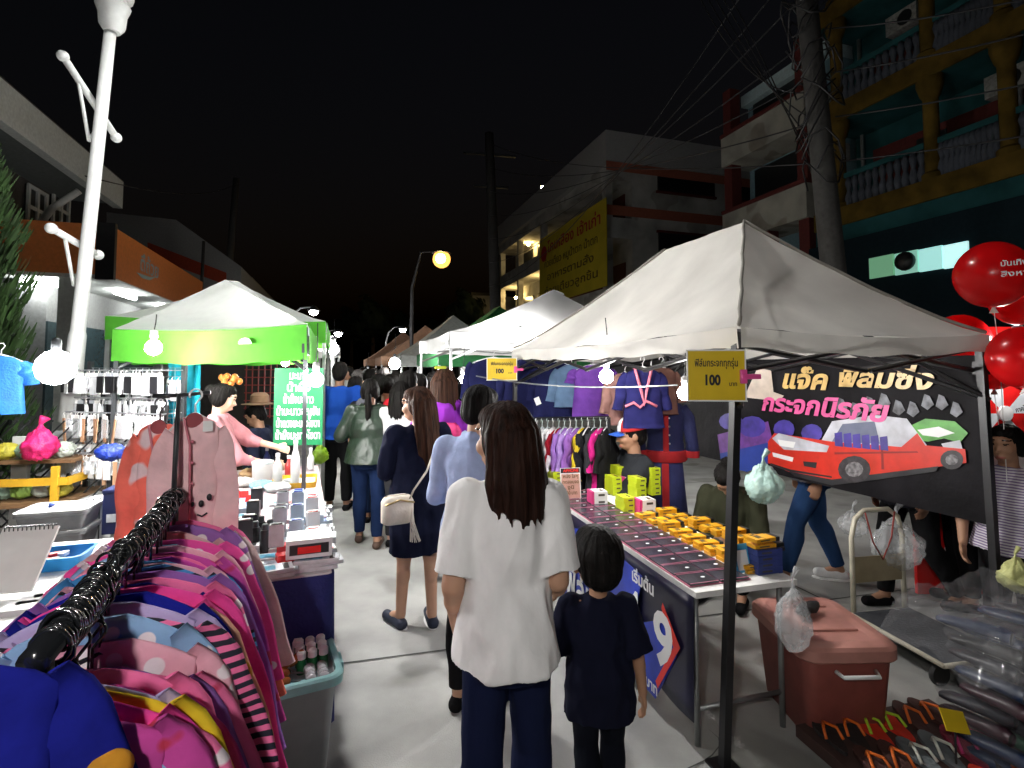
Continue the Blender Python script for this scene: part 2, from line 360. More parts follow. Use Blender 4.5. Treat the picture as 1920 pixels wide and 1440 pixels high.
# ------------------------------------------------------------------ buildings, street-aligned helper
def sbox(b, a0, a1, p0, p1, z0, z1):
    q = [st(a0, p0), st(a0, p1), st(a1, p1), st(a1, p0)]
    b.add([x + UP * z0 for x in q] + [x + UP * z1 for x in q], [(3, 2, 1, 0), (4, 5, 6, 7), (0, 1, 5, 4), (1, 2, 6, 5), (2, 3, 7, 6), (3, 0, 4, 7)]); return b
def fac(px, py, p):
    """street coordinates (along, z) of the pixel on the facade plane at across-distance p"""
    q = onplane(px, py, st(0, p), P); return q.dot(S), q.z
DR = 12.5
M_turq = mat('turquoise_paint', (.02, .085, .09), .9, var=.35, scale=1.2, spec=.1, bump=.1)
M_yel = mat('ochre_paint', (.105, .066, .012), .9, var=.35, scale=2.5, spec=.1)
M_maroon = mat('maroon_paint', (.11, .016, .013), .85, var=.15)
M_dark = mat('dark_opening', (.012, .014, .016), .3)
M_wall = mat('pale_wall', (.4, .39, .34), .9, var=.3, scale=1, bump=.1, spec=.1, pattern='blotch', c2=(.28, .26, .22), ps=1.1)
M_band = mat('red_brown_band', (.4, .12, .07), .8)
# --- turquoise building
a_l = fac(1525, 300, DR)[0]; a_r = -4.5
t = thing('apartment_building', 'turquoise balcony building with ochre columns behind the thick pole', 'building', st(a_l, DR))
b = MB(); sbox(b, a_r, a_l, DR + 1.6, DR + 9, 0, 16); b.build('wall', M_turq, t)
fl = [fac(1580, 400, DR)[1], fac(1555, 215, DR)[1]]; dz = fl[1] - fl[0]; levels = [fl[0], fl[1], fl[1] + dz, fl[1] + 2 * dz]
for z in levels:
    b = MB(); sbox(b, a_r, a_l, DR, DR + 1.6, z - .25, z + .12); b.build('balcony_slab', M_turq, t)
    b = MB(); sbox(b, a_r, a_l, DR - .06, DR, z - .32, z + .16); b.build('slab_edge', M_yel, t)
b = MB(); sbox(b, a_r, a_l, DR, DR + 1.6, levels[0] - 1.0, levels[0] - .25); b.build('canopy_beam', M_turq, t)
cols = [fac(1563, 230, DR)[0], fac(1735, 200, DR)[0], fac(1880, 200, DR)[0]]; sp = cols[0] - cols[1]; cols += [cols[2] - sp, cols[2] - 2 * sp]
for z in levels[:3]:
    for a in cols:
        b = MB(); q = st(a, DR + .16)
        b.lathe([(.22, z + .12), (.22, z + .3), (.15, z + .36), (.15, z + dz - .75), (.19, z + dz - .7), (.26, z + dz - .45), (.26, z + dz - .25)], V((q.x, q.y, 0)), 10); b.build('column', M_yel, t, 2)
    for i in range(len(cols) - 1):
        a0, a1 = cols[i] - .15, cols[i + 1] + .15
        rl = MB(); sbox(rl, a1, a0, DR + .1, DR + .22, z + .95, z + 1.08); ro = rl.build('balcony_rail', M_turq, t)
        b = MB(); n = 11
        for k in range(n):
            a = a0 + (a1 - a0) * (k + .5) / n; q = st(a, DR + .16)
            b.lathe([(.05, z + .12), (.1, z + .4), (.045, z + .6), (.09, z + .8), (.05, z + .95)], V((q.x, q.y, 0)), 8)
        b.build('baluster_row', mat('dark_baluster', (.06, .07, .09), .8), ro, True)
        am = (a0 + a1) / 2
        b = MB(); sbox(b, am - 1.2, am + 1.3, DR + 1.55, DR + 1.6, z + .3, z + 2.0); wo = b.build('door_panel', M_maroon, t)
        b = MB(); sbox(b, am - .6, am + .1, DR + 1.51, DR + 1.55, z + .4, z + 1.8); b.build('pane', M_dark, wo)
b = MB(); sbox(b, a_r, a_l, DR + .8, DR + 1.55, 0, 3.2); b.build('shop_front', mat('shop_front', (.01, .02, .03), .9, spec=.05), t)
for k in range(3):
    a_ = cols[1] - 1.2 + 2.2 * k; z_ = levels[k % 2] + 2.0
    b = MB(); sbox(b, a_, a_ + .8, DR + 1.3, DR + 1.6, z_, z_ + .5); ac = b.build('air_conditioner', mat('dirty_white_metal', (.3, .3, .28), .6, var=.3), t)
    b = MB(); q = st(a_ + .3, DR + 1.29); b.lathe([(.02, 0), (.19, 0), (.2, .015)], M=frame(V((q.x, q.y, z_ + .25)), S, P), n=14); b.build('fan_grille', M_black, ac)
for a_ in (cols[0] + .4, cols[2] + .5):
    b = MB(); b.tube([st(a_, DR + 1.5, 0), st(a_, DR + 1.5, 15)], .05, 8); b.build('drain_pipe', M_grey, t, True)
# lit transom panes
for k, (x0, x1) in enumerate(((1632, 1676), (1680, 1722), (1726, 1768), (1772, 1816))):
    a0, z0 = fac(x0, 500 + (k == 0) * 6, DR - .2); a1, z1 = fac(x1, 452 + 8 * (3 - k), DR - .2)
    b = MB(); sbox(b, a1, a0, DR - .25, DR - .2, min(z0, z1 - .5), z1); b.build('lit_window', glow('lit_pane%d' % k, ((.25, .6, .35), (.35, .75, .6), (.45, .9, .85), (.6, 1, .98))[k], (.35, .5, .7, .85)[k]), t)
a0, z0 = fac(1825, 515, DR); a1, z1 = fac(1620, 440, DR)
b = MB(); sbox(b, -4.5, a1 + 1.5, DR - .19, DR + .8, z0 - 1.2, z0 + 1.35); b.build('fascia', mat('dark_fascia', (.01, .02, .026), .95, spec=.05), t)
b = MB(); q = st(fac(1697, 490, DR - .3)[0], DR - .3); b.lathe([(.02, -.1), (.2, -.08), (.22, 0), (.2, .05)], M=frame(V((q.x, q.y, fac(1697, 490, DR - .3)[1])), S, P), n=16); b.build('extractor_fan', M_black, t, True)
# --- maroon and white building
aR = fac(1512, 300, DR)[0]; aL = fac(1352, 300, DR)[0]
t = thing('townhouse', 'white and blue townhouse with maroon trim beside the turquoise building', 'building', st(aL, DR))
zt = fac(1470, 75, DR)[1]
b = MB(); sbox(b, aR + .05, aL, DR + 1.2, DR + 10, 0, zt - .6); b.build('wall', mat('blue_grey_wall', (.2, .33, .38), .85, bump=.1), t)
b = MB(); sbox(b, aR + .05, aL, DR + .9, DR + 10.2, zt - .6, zt - .2); b.build('parapet', mat('pale_blue', (.5, .65, .68), .8), t)
for (y0, y1, lab) in ((265, 185, 0), (420, 345, 1), (80, 10, 0)):
    z1 = fac(1400, 225 if lab == 0 else 400, DR)[1]; 
for z in (fac(1400, 290, DR)[1], fac(1400, 420, DR)[1] - .4):
    b = MB(); sbox(b, aR + .05, aL, DR, DR + 1.2, z, z + 1.0); b.build('balcony_front', M_wall, t)
    b = MB(); sbox(b, aR + .05, aL, DR - .05, DR + 1.2, z + 1.0, z + 1.12); b.build('coping', M_maroon, t)
    b = MB(); sbox(b, aR + 1.0, aL - .3, DR + 1.14, DR + 1.2, z + .9, z + 2.6); b.build('window', M_dark, t)
for a in (aR + .25, aL - .2, (aR + aL) / 2):
    b = MB(); sbox(b, a - .18, a + .18, DR + .1, DR + .5, 0, zt - .2 if a != (aR + aL) / 2 else 6); b.build('pillar', M_maroon, t)
for z in (0,):
    b = MB(); sbox(b, aR + .6, aL - .3, DR + 1.1, DR + 1.2, .1, 3.2); b.build('shop_shutter', M_dark, t)
# --- white corner building with the yellow banner
aC = fac(1140, 300, DR)[0]; aF = fac(935, 450, DR)[0]; zt = fac(1140, 250, DR)[1]; zb = fac(1140, 300, DR)[1]
M_wb = mat('grey_white_wall', (.5, .5, .475), .9, var=.3, scale=.7, bump=.1, spec=.1, pattern='blotch', c2=(.38, .37, .34), ps=.8)
t = thing('corner_building', 'three storey white corner building with lit yellow balconies', 'building', st(aC, DR))
b = MB(); sbox(b, aC + .3, aF, DR + 1.5, DR + 13, 0, zt - 1.2); b.build('wall', M_wb, t)
b = MB(); sbox(b, aC - .35, aF, DR - .3, DR + 13.4, zt - 1.5, zt); b.build('roof_fascia', mat('grey_fascia', (.42, .42, .42), .85, var=.1), t)
b = MB(); sbox(b, aC - .37, aC - .35, DR - .3, DR + 13.4, zt - 2.0, zt - 1.55); b.build('red_band', M_band, t)
z2 = fac(1000, 505, DR)[1]; z1 = z2 - 3.6
ab = fac(1013, 450, DR)[0]
for z in (z2 + 3.0, z2, z1):
    b = MB(); sbox(b, aC + .3, aF, DR, DR + 1.5, z - .25, z + .8); b.build('balcony_front', M_wb, t)
b = MB(); sbox(b, aC + .25, aC + .3, DR + .0, DR + 13, z2 + .9, z2 + 1.4); b.build('red_band', M_band, t)
for a in (aC + .6, ab, (ab + aF) / 2, aF - .3):
    b = MB(); sbox(b, a - .18, a + .18, DR + .05, DR + .45, 0, zt - 1.5); b.build('pillar', M_wb, t)
for z in (z2 + 3.0, z2, z1):
    for a0, a1 in ((ab + .5, (ab + aF) / 2 - .5), ((ab + aF) / 2 + .5, aF - .6)):
        b = MB(); sbox(b, a0, a1, DR + 1.44, DR + 1.5, z + .9, z + 2.4); b.build('window', M_dark, t)
    b = MB(); sbox(b, aC + 1, ab - .5, DR + 1.44, DR + 1.5, z + .9, z + 2.3); b.build('window', M_maroon, t)
for p0, p1, z0, z1_ in ((DR + 3, DR + 6.5, z2 + 2.4, z2 + 4.4), (DR + 3, DR + 6.5, z2 - 1.8, z2 + .2), (DR + 8, DR + 11, z2 + 2.4, z2 + 4.4)):
    b = MB(); sbox(b, aC + .22, aC + .3, p0, p1, z0, z1_); wo = b.build('window', M_dark, t)
    b = MB(); sbox(b, aC + .18, aC + .3, p0 - .1, p1 + .1, z1_, z1_ + .12); b.build('lintel', M_maroon, wo); b = MB(); sbox(b, aC + .18, aC + .3, p0 - .1, p1 + .1, z0 - .12, z0); b.build('sill', M_maroon, wo)
for a, z in (((ab + aF) / 2, z2 + 2.6), ((ab + aF) / 2 - 3, z1 + 2.5), ((ab + aF) / 2 + 3, z1 + 2.5), ((ab + aF) / 2 - 3, z2 + 6)):
    b = MB(); q = st(a, DR + .9); b.ell((q.x, q.y, z), (.14, .14, .1)); b.build('ceiling_lamp', glow('warm_lamp', (1, .68, .25), 220), t, True)
# yellow banner on the facade
n_ = -P; pl = st(0, DR - .36)
c4 = [onplane(x, y, pl, P) for x, y in ((1012, 575), (1138, 520), (1140, 368), (1014, 428))]
zt_, zb_ = c4[2].z, min(c4[0].z, c4[1].z)
al, ar_ = c4[0].dot(S), c4[1].dot(S)
t = thing('shop_banner', 'large yellow banner with red writing on the white corner building', 'banner', st(ar_, DR - .36, zb_))
b = MB(); sbox(b, ar_, al, DR - .38, DR - .34, zb_, zt_); b.build('sheet', mat('yellow_banner', (.62, .48, .03), .6, var=.1, scale=1), t)
mid = (al + ar_) / 2; H_ = zt_ - zb_; W_ = al - ar_
Mred = mat('red_ink', (.45, .01, .015), .5, var=0); Mdk = mat('dark_brown_ink', (.1, .06, .01), .5, var=0)
text('โกเหลือง เจ้าเก่า', st(mid - W_ * .05, DR - .385, zt_ - H_ * .2), -S, UP, H_ * .2, Mred, t, width=W_ * .78, bold=.02)
for k, s_ in enumerate(('ก๋วยเตี๋ยว หมูน้ำตก น้ำตก', 'อาหารตามสั่ง', 'ก๋วยเตี๋ยวลูกชิ้น')):
    text(s_, st(mid, DR - .385, zt_ - H_ * (.42 + .2 * k)), -S, UP, H_ * .14, Mdk, t, width=W_ * (.8 - .1 * (k == 1)))
b = MB(frame(st(al - W_ * .09, DR - .385, zt_ - H_ * .25), -S, -P)); b.prism([(.5 * math.cos(i * .4), .5 * math.sin(i * .4)) for i in range(16)], 0, .01); b.build('emblem', Mred, t)
# --- row of far shop houses closing the street on both sides
for k, (a0, a1, p0, p1, h, nm) in enumerate(((52, 66, 12.5, 20, 9, 'dark shophouse beyond the yellow lit balconies'), (67, 90, 12.2, 20, 7, 'low dark shophouse far down the street beyond the brown awnings'), (36, 60, -14, -5.5, 7.0, 'dim shophouse behind the slim street lamp'), (62, 100, -14, -5, 6.5, 'farthest dim shophouse on the green awning side'))):
    t = thing('shophouse', nm, 'building', st(a0, p0)); b = MB(); sbox(b, a0, a1, p0, p1, 0, h); b.build('wall', M_wb, t)
    b = MB(); sbox(b, a0 - .2, a1 + .2, p0 - .2, p1 + .2, h, h + .3); b.build('roof', M_dark, t)
    pf = p0 - .04 if p0 > 0 else p1 + .0
    for a in np.arange(a0 + 1, a1 - 2, 3.5):
        for z in (1.0, 4.4):
            b = MB(); sbox(b, a, a + 1.8, pf, pf + .04, z, z + 1.6); b.build('window', M_dark, t)
# ------------------------------------------------------------------ left shop with orange sign
DL = -4.6
aS = fac(215, 480, DL)[0]; aE = fac(378, 545, DL)[0]; zs1 = fac(215, 428, DL)[1]; zs0 = fac(215, 522, DL)[1]
M_or = mat('orange_sign', (.75, .22, .055), .3, var=.1, coat=.5)
t = thing('shop_building', 'corner shop with a wrap-around orange signboard and glass front', 'shop', st(aS, DL))
b = MB(); sbox(b, aS + .6, aE, DL - 7, DL - 1.4, 0, zs0); b.build('wall', mat('grey_shop', (.3, .3, .3), .8), t)
b = MB(); sbox(b, aS, aE, DL - 7, DL, zs0 - .02, zs0 + .1); b.build('soffit', mat('soffit', (.6, .62, .6), .7), t)
b = MB(); sbox(b, aS + .3, aE, DL - 6.6, DL - .1, zs0 + .1, zs1 - .1); b.build('roof_slab', M_dark, t)
b = MB(); sbox(b, aS + .02, aE, DL - .02, DL + .03, zs0, zs1); so = b.build('signboard', M_or, t)
b = MB(); sbox(b, aS - .08, aS - .03, DL - 5.2, DL - .3, zs0 + .05, zs1 + .05); b.build('signboard', M_or, t)
b = MB(); sbox(b, aS - .1, aS + .02, DL - .3, DL + .03, zs0 - .05, zs1 + .1); b.build('corner_trim', M_black, t)
am = aS + (aE - aS) * .28
text('ตี๋ถ้วย', st(am, DL + .035, (zs0 + zs1) / 2 + .05), S * 1.0, UP, .5, mat('blue_grey_ink', (.25, .38, .42), .4, var=0), so, width=1.3)
b = MB(frame(st(am - .2, DL + .035, zs0 + .3), S, P)); b.prism([(-.7, .02), (-.3, -.05), (.2, -.02), (.7, .16), (.2, .06), (-.3, .04)], 0, .012); b.build('swoosh', mat('blue_grey_ink'), so)
for k in range(3):
    b = MB(); sbox(b, aS + .55, aS + .6, DL - 3.2 - 1.3 * k, DL - 2.0 - 1.3 * k, .2, zs0 - .3); go = b.build('glass_pane', mat('shop_glass', (.012, .015, .018), .08), t)
    b = MB(); sbox(b, aS + .5, aS + .6, DL - 2.0 - 1.3 * k, DL - 1.9 - 1.3 * k, .1, zs0 - .02); b.build('mullion', M_dgrey, go)
b = MB(); sbox(b, aS + .6, aE, DL - 1.4, DL - 1.36, .1, zs0 - .9); b.build('glass_pane', mat('shop_glass2', (.05, .08, .09), .15), t)
for x0, x1, pp, nm in ((40, 160, aS + .45, 0),):
    q0 = onplane(40, 541, st(pp, 0), S); q1 = onplane(150, 545, st(pp, 0), S); zz = zs0 - .12
    q0.z = q1.z = zz
    b = MB(); b.tube([q0, q1], .07, 10); b.build('fluorescent_tube', glow('tube_light', (.96, 1, .97), 45), t, True)
b = MB(); q0 = st(aS + 1.6, DL - .5, zs0 - .1); b.tube([q0, q0 + S * 1.2], .06, 8); b.build('fluorescent_tube', glow('tube_light', (.96, 1, .97), 45), t, True)
b = MB(); q0 = st(aS + 4.6, DL - .5, zs0 - .1); b.tube([q0, q0 + S * 1.2], .06, 8); b.build('fluorescent_tube', glow('tube_light', (.96, 1, .97), 45), t, True)
b = MB(); sbox(b, aS + .1, aS + .45, DL - 1.0, DL - .65, 0, zs0); b.build('pillar', mat('pale_tile', (.5, .53, .5), .6, var=.1), t)
# --- far-left house with pale fascia
DH = -6.6
e0 = fac(232, 342, DH); e1 = fac(228, 390, DH); s0 = fac(0, 212, DH)
t = thing('timber_house', 'dark house with wide pale eaves and white framed windows behind the orange shop', 'building', st(e0[0], DH))
zt, zb = e0[1], e1[1]
b = MB(); sbox(b, 2, e0[0], DH - .25, DH, zb, zt); b.build('eaves_fascia', mat('pale_eaves', (.78, .82, .8), .8, var=.1), t)
b = MB(); sbox(b, 2, e0[0] - .3, DH - 8, DH - 1.5, 0, zb + .2); b.build('wall', mat('dark_timber', (.09, .08, .075), .8), t)
b = MB(); q = [st(1.5, DH - .1, zt), st(e0[0] + .3, DH - .1, zt), st(e0[0] + .3, DH - 4.5, zt + 2.8), st(1.5, DH - 4.5, zt + 2.8)]
b.slab(q, UP, .12); b.build('roof', mat('dark_tiles', (.05, .045, .04), .85), t)
b = MB(); sbox(b, 2, e0[0] - .3, DH - 1.5, DH - .25, zb + .05, zb + .15); b.build('soffit', mat('dim_soffit', (.2, .22, .22), .8), t)
for px in (67, 112):
    a, z = fac(px, 395, DH - 1.45)
    b = MB(); sbox(b, a - .45, a + .45, DH - 1.5, DH - 1.44, z - .65, z + .6); wo = b.build('window', M_dark, t)
    b = MB()
    for da in (-.45, 0, .45): sbox(b, a + da - .05, a + da + .05, DH - 1.44, DH - 1.38, z - .65, z + .6)
    for dz_ in (-.65, 0, .55): sbox(b, a - .5, a + .5, DH - 1.43, DH - 1.39, z + dz_ - .04, z + dz_ + .06)
    b.build('frame', M_whitep, wo)
b = MB(); a, z = fac(90, 370, DH - 1.0); b.tube([st(a, DH - 1.4, z - 1.2), st(a, DH - .9, z - .3), st(a, DH - .3, z + .25)], .09, 8); b.build('eaves_bracket', M_whitep, t, True)
# --- gabled warehouse
t = thing('warehouse', 'grey gabled warehouse with a red band behind the orange shop', 'building', at(330, 500, 24) * 1)
Y = 25
g = [at(200, 398, Y), at(330, 412, Y), at(452, 500, Y), at(452, 640, Y), at(200, 640, Y)]
b = MB(); b.slab(g, S, 12); b.build('wall', mat('grey_gable', (.36, .36, .35), .85, var=.1), t)
g = [at(278, 455, Y) - S * .1, at(425, 512, Y) - S * .1, at(425, 535, Y) - S * .1, at(278, 480, Y) - S * .1]
b = MB(); b.slab(g, S, .06); b.build('red_band', mat('red_fascia', (.5, .07, .03), .6), t)
# --- conifer
def conifer(base, h, label):
    t = thing('conifer_tree', label, 'tree', base)
    b = MB(); b.tube([base, base + UP * h * .5, base + UP * h], [.12, .07, .02], 8); b.build('trunk', M_wood, t, True)
    b = MB(); rr = random.Random(3)
    for i in range(5200):
        f = rr.random() ** .8; z = .35 + f * (h - .35); rad = (.62 * (1 - f ** 2.2) + .12) * (.55 + .45 * rr.random()); a = rr.random() * 6.283
        clump = .75 + .35 * math.sin(a * 3 + z * 4) * math.cos(z * 6)
        c = base + V((math.cos(a) * rad * clump, math.sin(a) * rad * clump, z)); d = V((math.cos(a) * .5, math.sin(a) * .5, .9 + .6 * rr.random())).normalized()
        s_ = d.cross(V((rr.uniform(-1, 1), rr.uniform(-1, 1), rr.uniform(-1, 1)))).normalized(); L = .09 + .12 * rr.random()
        b.add([c - s_ * .016, c + s_ * .016, c + d * L + s_ * .004, c + d * L - s_ * .004], [(0, 1, 2, 3)])
    b.build('crown', mat('conifer_green', (.03, .075, .014), .8, var=.4, scale=6), t)
conifer(gr(-85, 1010), 4.0, 'tall slim green conifer by the white lamp post')
# far trees closing the street
for k, (px, py, Y, r) in enumerate(((700, 600, 60, 3.2), (760, 620, 70, 3.0), (660, 610, 75, 3), (820, 630, 66, 2.6), (880, 585, 50, 2.4))):
    c = at(px, py, Y); base = V((c.x, c.y, 0))
    t = thing('broadleaf_tree', ('dark round tree closing the far end of the street', 'dark tree behind the farthest street lamp', 'dim tree beside the far curved street lamp', 'dark low tree behind the orange street lamp', 'dark tree beside the white corner building')[k], 'tree', base)
    b = MB(); b.tube([base, base + UP * c.z * .6, c], [.3, .22, .1], 8); b.build('trunk', M_wood, t, True)
    b = MB(); rr = random.Random(k)
    for i in range(1500):
        d = V((rr.gauss(0, 1), rr.gauss(0, 1), rr.gauss(0, 1))).normalized(); q = c + d * r * (.5 + .5 * rr.random()) * (.8 + .3 * math.sin(d.x * 5 + d.z * 4)); s_ = d.orthogonal().normalized() * .16; u_ = d.cross(s_).normalized() * .2
        b.add([q - s_ - u_, q + s_ - u_, q + s_ + u_, q - s_ + u_], [(0, 1, 2, 3)])
    b.build('crown', mat('dark_leaves', (.04, .06, .025), .8), t)
# ================================================================== TENTS
def tent(label, cs, ridge, ze, zr, drop, mc, mv, mp, group='market awnings', poles=(0, 1, 2, 3), truss=True, pw=.032, lean={}, powr=1.2, seam=True, vz=None):
    cs = [V((c[0], c[1], 0)) for c in cs]; r1, r2 = [V((r[0], r[1], 0)) for r in ridge]
    zr1, zr2 = zr if isinstance(zr, tuple) else (zr, zr)
    cen = sum(cs, V()) / 4
    t = thing('market_tent', label, 'awning', V((cen.x, cen.y, 0)), 0, group)
    E_ = [c + UP * ze for c in cs]; Q1 = r1 + UP * zr1; Q2 = r2 + UP * zr2
    b = MB()
    def panel(e0, e1, q1, q0, k):
        def fn(u, v):
            e = e0.lerp(e1, u); q = q0.lerp(q1, u); p = e.lerp(q, v); p.z = e.z + (q.z - e.z) * v ** powr
            sag = math.sin(math.pi * u) * math.sin(math.pi * min(v, 1)) * .07 + .03 * math.sin(math.pi * u) * (1 - v) * (1 - v)
            p.z += -sag + .012 * nz3(p, 3, k) + .006 * nz3(p, 9, k + 3); return p
        b.grid(fn, 20, 12)
    panel(E_[0], E_[1], Q1, Q1, 0); panel(E_[1], E_[2], Q2, Q1, 1); panel(E_[2], E_[3], Q2, Q2, 2); panel(E_[3], E_[0], Q1, Q2, 3)
    b.build('canopy', mc, t, True)
    for i in range(4):
        a, c = E_[i], E_[(i + 1) % 4]; n = (c - a).cross(UP).normalized()
        out = n if n.dot((a + c) / 2 - cen) > 0 else -n; b = MB(); d_ = drop[i] if isinstance(drop, (list, tuple)) else drop
        L = (c - a).length
        def fn(u, v):
            p = a.lerp(c, u); s_ = .03 * math.sin(math.pi * u)
            p = p - UP * (v * d_ + s_) + out * (.008 * math.sin(u * L * 9 + i) * v + .012); p.z += .006 * math.sin(u * L * 14) * v; return p
        b.grid(fn, 40, 4); b.build('valance', mv, t, True)
    if seam:
        for i, q in ((0, Q1), (1, Q1), (2, Q2), (3, Q2)):
            b = MB(); pts = []
            for k in range(13):
                v = k / 12; p = E_[i].lerp(q, v); p.z = E_[i].z + (q.z - E_[i].z) * v ** powr + .012; pts.append(p + V((.004 * math.sin(k * 2.1), 0, 0)))
            b.tube(pts, .009, 6, flat=1); b.build('seam_rope', mat('dirty_rope', (.3, .28, .25), .9), t, True)
    for i in poles:
        b = MB(); c = cs[i]; dx = V(lean.get(i, (0, 0, 0)))
        m1 = V((pw / 2, pw / 2, 0)); x = E_[i] + (cen - c).normalized() * .03; x.z = ze - .02
        f_ = c + dx; ux = V((pw, 0, 0)); uy = V((0, pw, 0)); ux = P * pw; uy = S * pw
        vs = [f_ - ux / 2 - uy / 2, f_ + ux / 2 - uy / 2, f_ + ux / 2 + uy / 2, f_ - ux / 2 + uy / 2]; vs += [v_ + (x - f_) for v_ in vs]
        b.add(vs, [(3, 2, 1, 0), (4, 5, 6, 7), (0, 1, 5, 4), (1, 2, 6, 5), (2, 3, 7, 6), (3, 0, 4, 7)])
        po = b.build('pole', mp, t)
        b = MB(rzm(f_, SANG)); b.box((0, 0, .006), (.11, .11, .012)); b.build('foot_plate', mp, po)
        b = MB(rzm(x - UP * .16, SANG)); b.box((0, 0, 0), (pw * 1.5, pw * 1.5, .07)); b.build('slider', mp, po)
    if truss:
        for i in range(4):
            a = cs[i] + (cen - cs[i]).normalized() * .05 + UP * (ze - .07); c = cs[(i + 1) % 4] + (cen - cs[(i + 1) % 4]).normalized() * .05 + UP * (ze - .07)
            n = 4 if i in (1, 3) else 2
            for k in range(n):
                p0 = a.lerp(c, k / n); p1 = a.lerp(c, (k + 1) / n)
                for s_ in (0, 1):
                    b = MB(); off = (c - a).cross(UP).normalized() * (.01 if s_ else -.01)
                    b.tube([p0 + off - UP * (.125 * s_), p1 + off - UP * (.125 * (1 - s_))], .012, 6); b.build('truss_bar', mp, t)
        for q in (Q1, Q2):
            b = MB(); b.tube([q - UP * .03, q - UP * .75], .018, 8); b.build('ridge_post', mp, t)
            for i in range(4):
                b = MB(); m_ = E_[i].lerp(q, .5); b.tube([E_[i] - UP * .35, V((q.x, q.y, q.z - .7)).lerp(E_[i], .45) + UP * .05, q - UP * .7], .0125, 6); b.build('brace', mp, t)
    return t
# right white tent (2 x 3 m)
A_ = gr(1358, 1440); Bc = at(1852, 660, 2.87); Cc = at(962, 650, 5.15); Dc = Cc + (V((Bc.x, Bc.y, 0)) - V((A_.x, A_.y, 0))) * .98
tA = at(1386, 640, A_.y - .02); TE = 1.88
cs = [(tA.x, tA.y), (Bc.x, Bc.y), (Dc.x, Dc.y), (Cc.x, Cc.y)]
q1 = at(1395, 417, 3.4); q2 = at(1247, 470, 4.2)
tent('dusty white awning on a black folding frame over the phone film table', cs, ((q1.x, q1.y), (q2.x, q2.y)), TE, (q1.z, q2.z), .06 + .03, M_canvas, M_canvas, M_black,
     lean={0: (A_.x - tA.x, A_.y - tA.y, 0)}, pw=.036)
TA, TB, TC, TD = [V((c[0], c[1], 0)) for c in cs]
# second white tent behind it
a = at(843, 665, 6.6); bq = V((a.x, a.y, 0)) + P * 2.9; cq = bq + S * 2.6; dq = V((a.x, a.y, 0)) + S * 2.6
pk = at(1062, 543, 8.2)
tent('bright white awning behind the dusty one with navy clothes hanging below', [(a.x, a.y), (bq.x, bq.y), (cq.x, cq.y), (dq.x, dq.y)], ((pk.x - .2, pk.y), (pk.x, pk.y + .4)), 2.15, (pk.z, pk.z), .2, M_canvas2, M_canvas2, M_grey, pw=.03, seam=False)
# green tent
g0 = at(577, 600, 4.0); g1 = at(214, 605, 4.5); gd = V((g1.x - g0.x, g1.y - g0.y, 0)); gn = V((gd.y, -gd.x, 0)).normalized(); gn = gn if gn.y > 0 else -gn
gd2 = S * 1.8
M_lime = mat('lime_green_cloth', (.1, .48, .035), .85, var=.06, translu=.4); M_wtop = mat('white_tent_top', (.9, .92, .9), .85, var=.03, translu=.65)
pkg = at(430, 524, 5.2); zg = at(577, 608, 4.0).z
tent('green and white awning over the drinks stall', [(g1.x, g1.y), (g0.x, g0.y), (g0.x + gd2.x, g0.y + gd2.y), (g1.x + gd2.x, g1.y + gd2.y)], ((pkg.x - .04, pkg.y), (pkg.x + .04, pkg.y + .1)), zg, (pkg.z, pkg.z), .27, M_wtop, M_lime, M_dgrey, pw=.03, seam=False, powr=1.05)
b = MB(); c_ = at(465, 645, 4.12); fr = frame(c_ - gn * .06, -gd, gd.cross(UP) if gd.cross(UP).y < 0 else -gd.cross(UP))
gx = -gd.normalized(); fr = frame(V((c_.x, c_.y, c_.z)) - gn * .03, gx, -gn)
b = MB(fr); b.prism([(.06 * math.cos(math.pi * i / 10), .045 * math.sin(math.pi * i / 10)) for i in range(11)], 0, .004)
tag(b.build('dome_emblem', M_whiteink), 'white dome emblem printed on the green valance', 'emblem')
# tents further down the street
M_g2 = mat('dark_green_cloth', (.03, .2, .06), .85, translu=.3); M_gr2 = mat('grey_cloth', (.4, .42, .4), .85, translu=.3); M_br = mat('brown_cloth', (.5, .3, .2), .85, translu=.35)
def far_tent(px, py, Y, w, dp, ze, zr, mc, label, side=1, mv=None):
    a = at(px, py, Y); a.z = 0; c1 = a + P * w * side; ss = [a, c1, c1 + S * dp, a + S * dp] if side > 0 else [c1, a, a + S * dp, c1 + S * dp]
    cc = sum(ss, V()) / 4
    return tent(label, [(s_.x, s_.y) for s_ in ss], ((cc.x - S.x * .2, cc.y - S.y * .2), (cc.x + S.x * .2, cc.y + S.y * .2)), ze, (zr, zr), .25, mc, mv or mc, M_grey, truss=False, seam=False, pw=.04)
far_tent(822, 670, 9.6, 3, 2.8, 2.0, 3.0, M_g2, 'dark green awning behind the bright white one')
far_tent(752, 668, 12.6, 3, 2.8, 2.0, 3.1, M_gr2, 'grey awning with a stall lamp glaring below it, past the dark green one')
far_tent(715, 672, 16.0, 3, 2.8, 2.05, 3.1, M_br, 'brown awning down the aisle, first past the grey one')
far_tent(688, 675, 20.5, 3, 2.8, 2.05, 3.2, M_br, 'brown awning down the aisle, farthest of the pair')
far_tent(610, 668, 6.3, 2.2, 2.2, 2.25, 2.8, M_wtop, 'white and lime awning next to the drinks stall', -1, M_lime)
far_tent(625, 670, 9.2, 2.6, 2.6, 2.25, 2.9, M_canvas2, 'white awning farther down on the drinks stall side', -1)
far_tent(636, 672, 13.0, 3, 2.8, 2.25, 3.0, M_canvas2, 'farthest white awning on the drinks stall side', -1)
# clothes and goods in the distant stalls, coarse but real
def banner_plane(p0, n): return p0, n
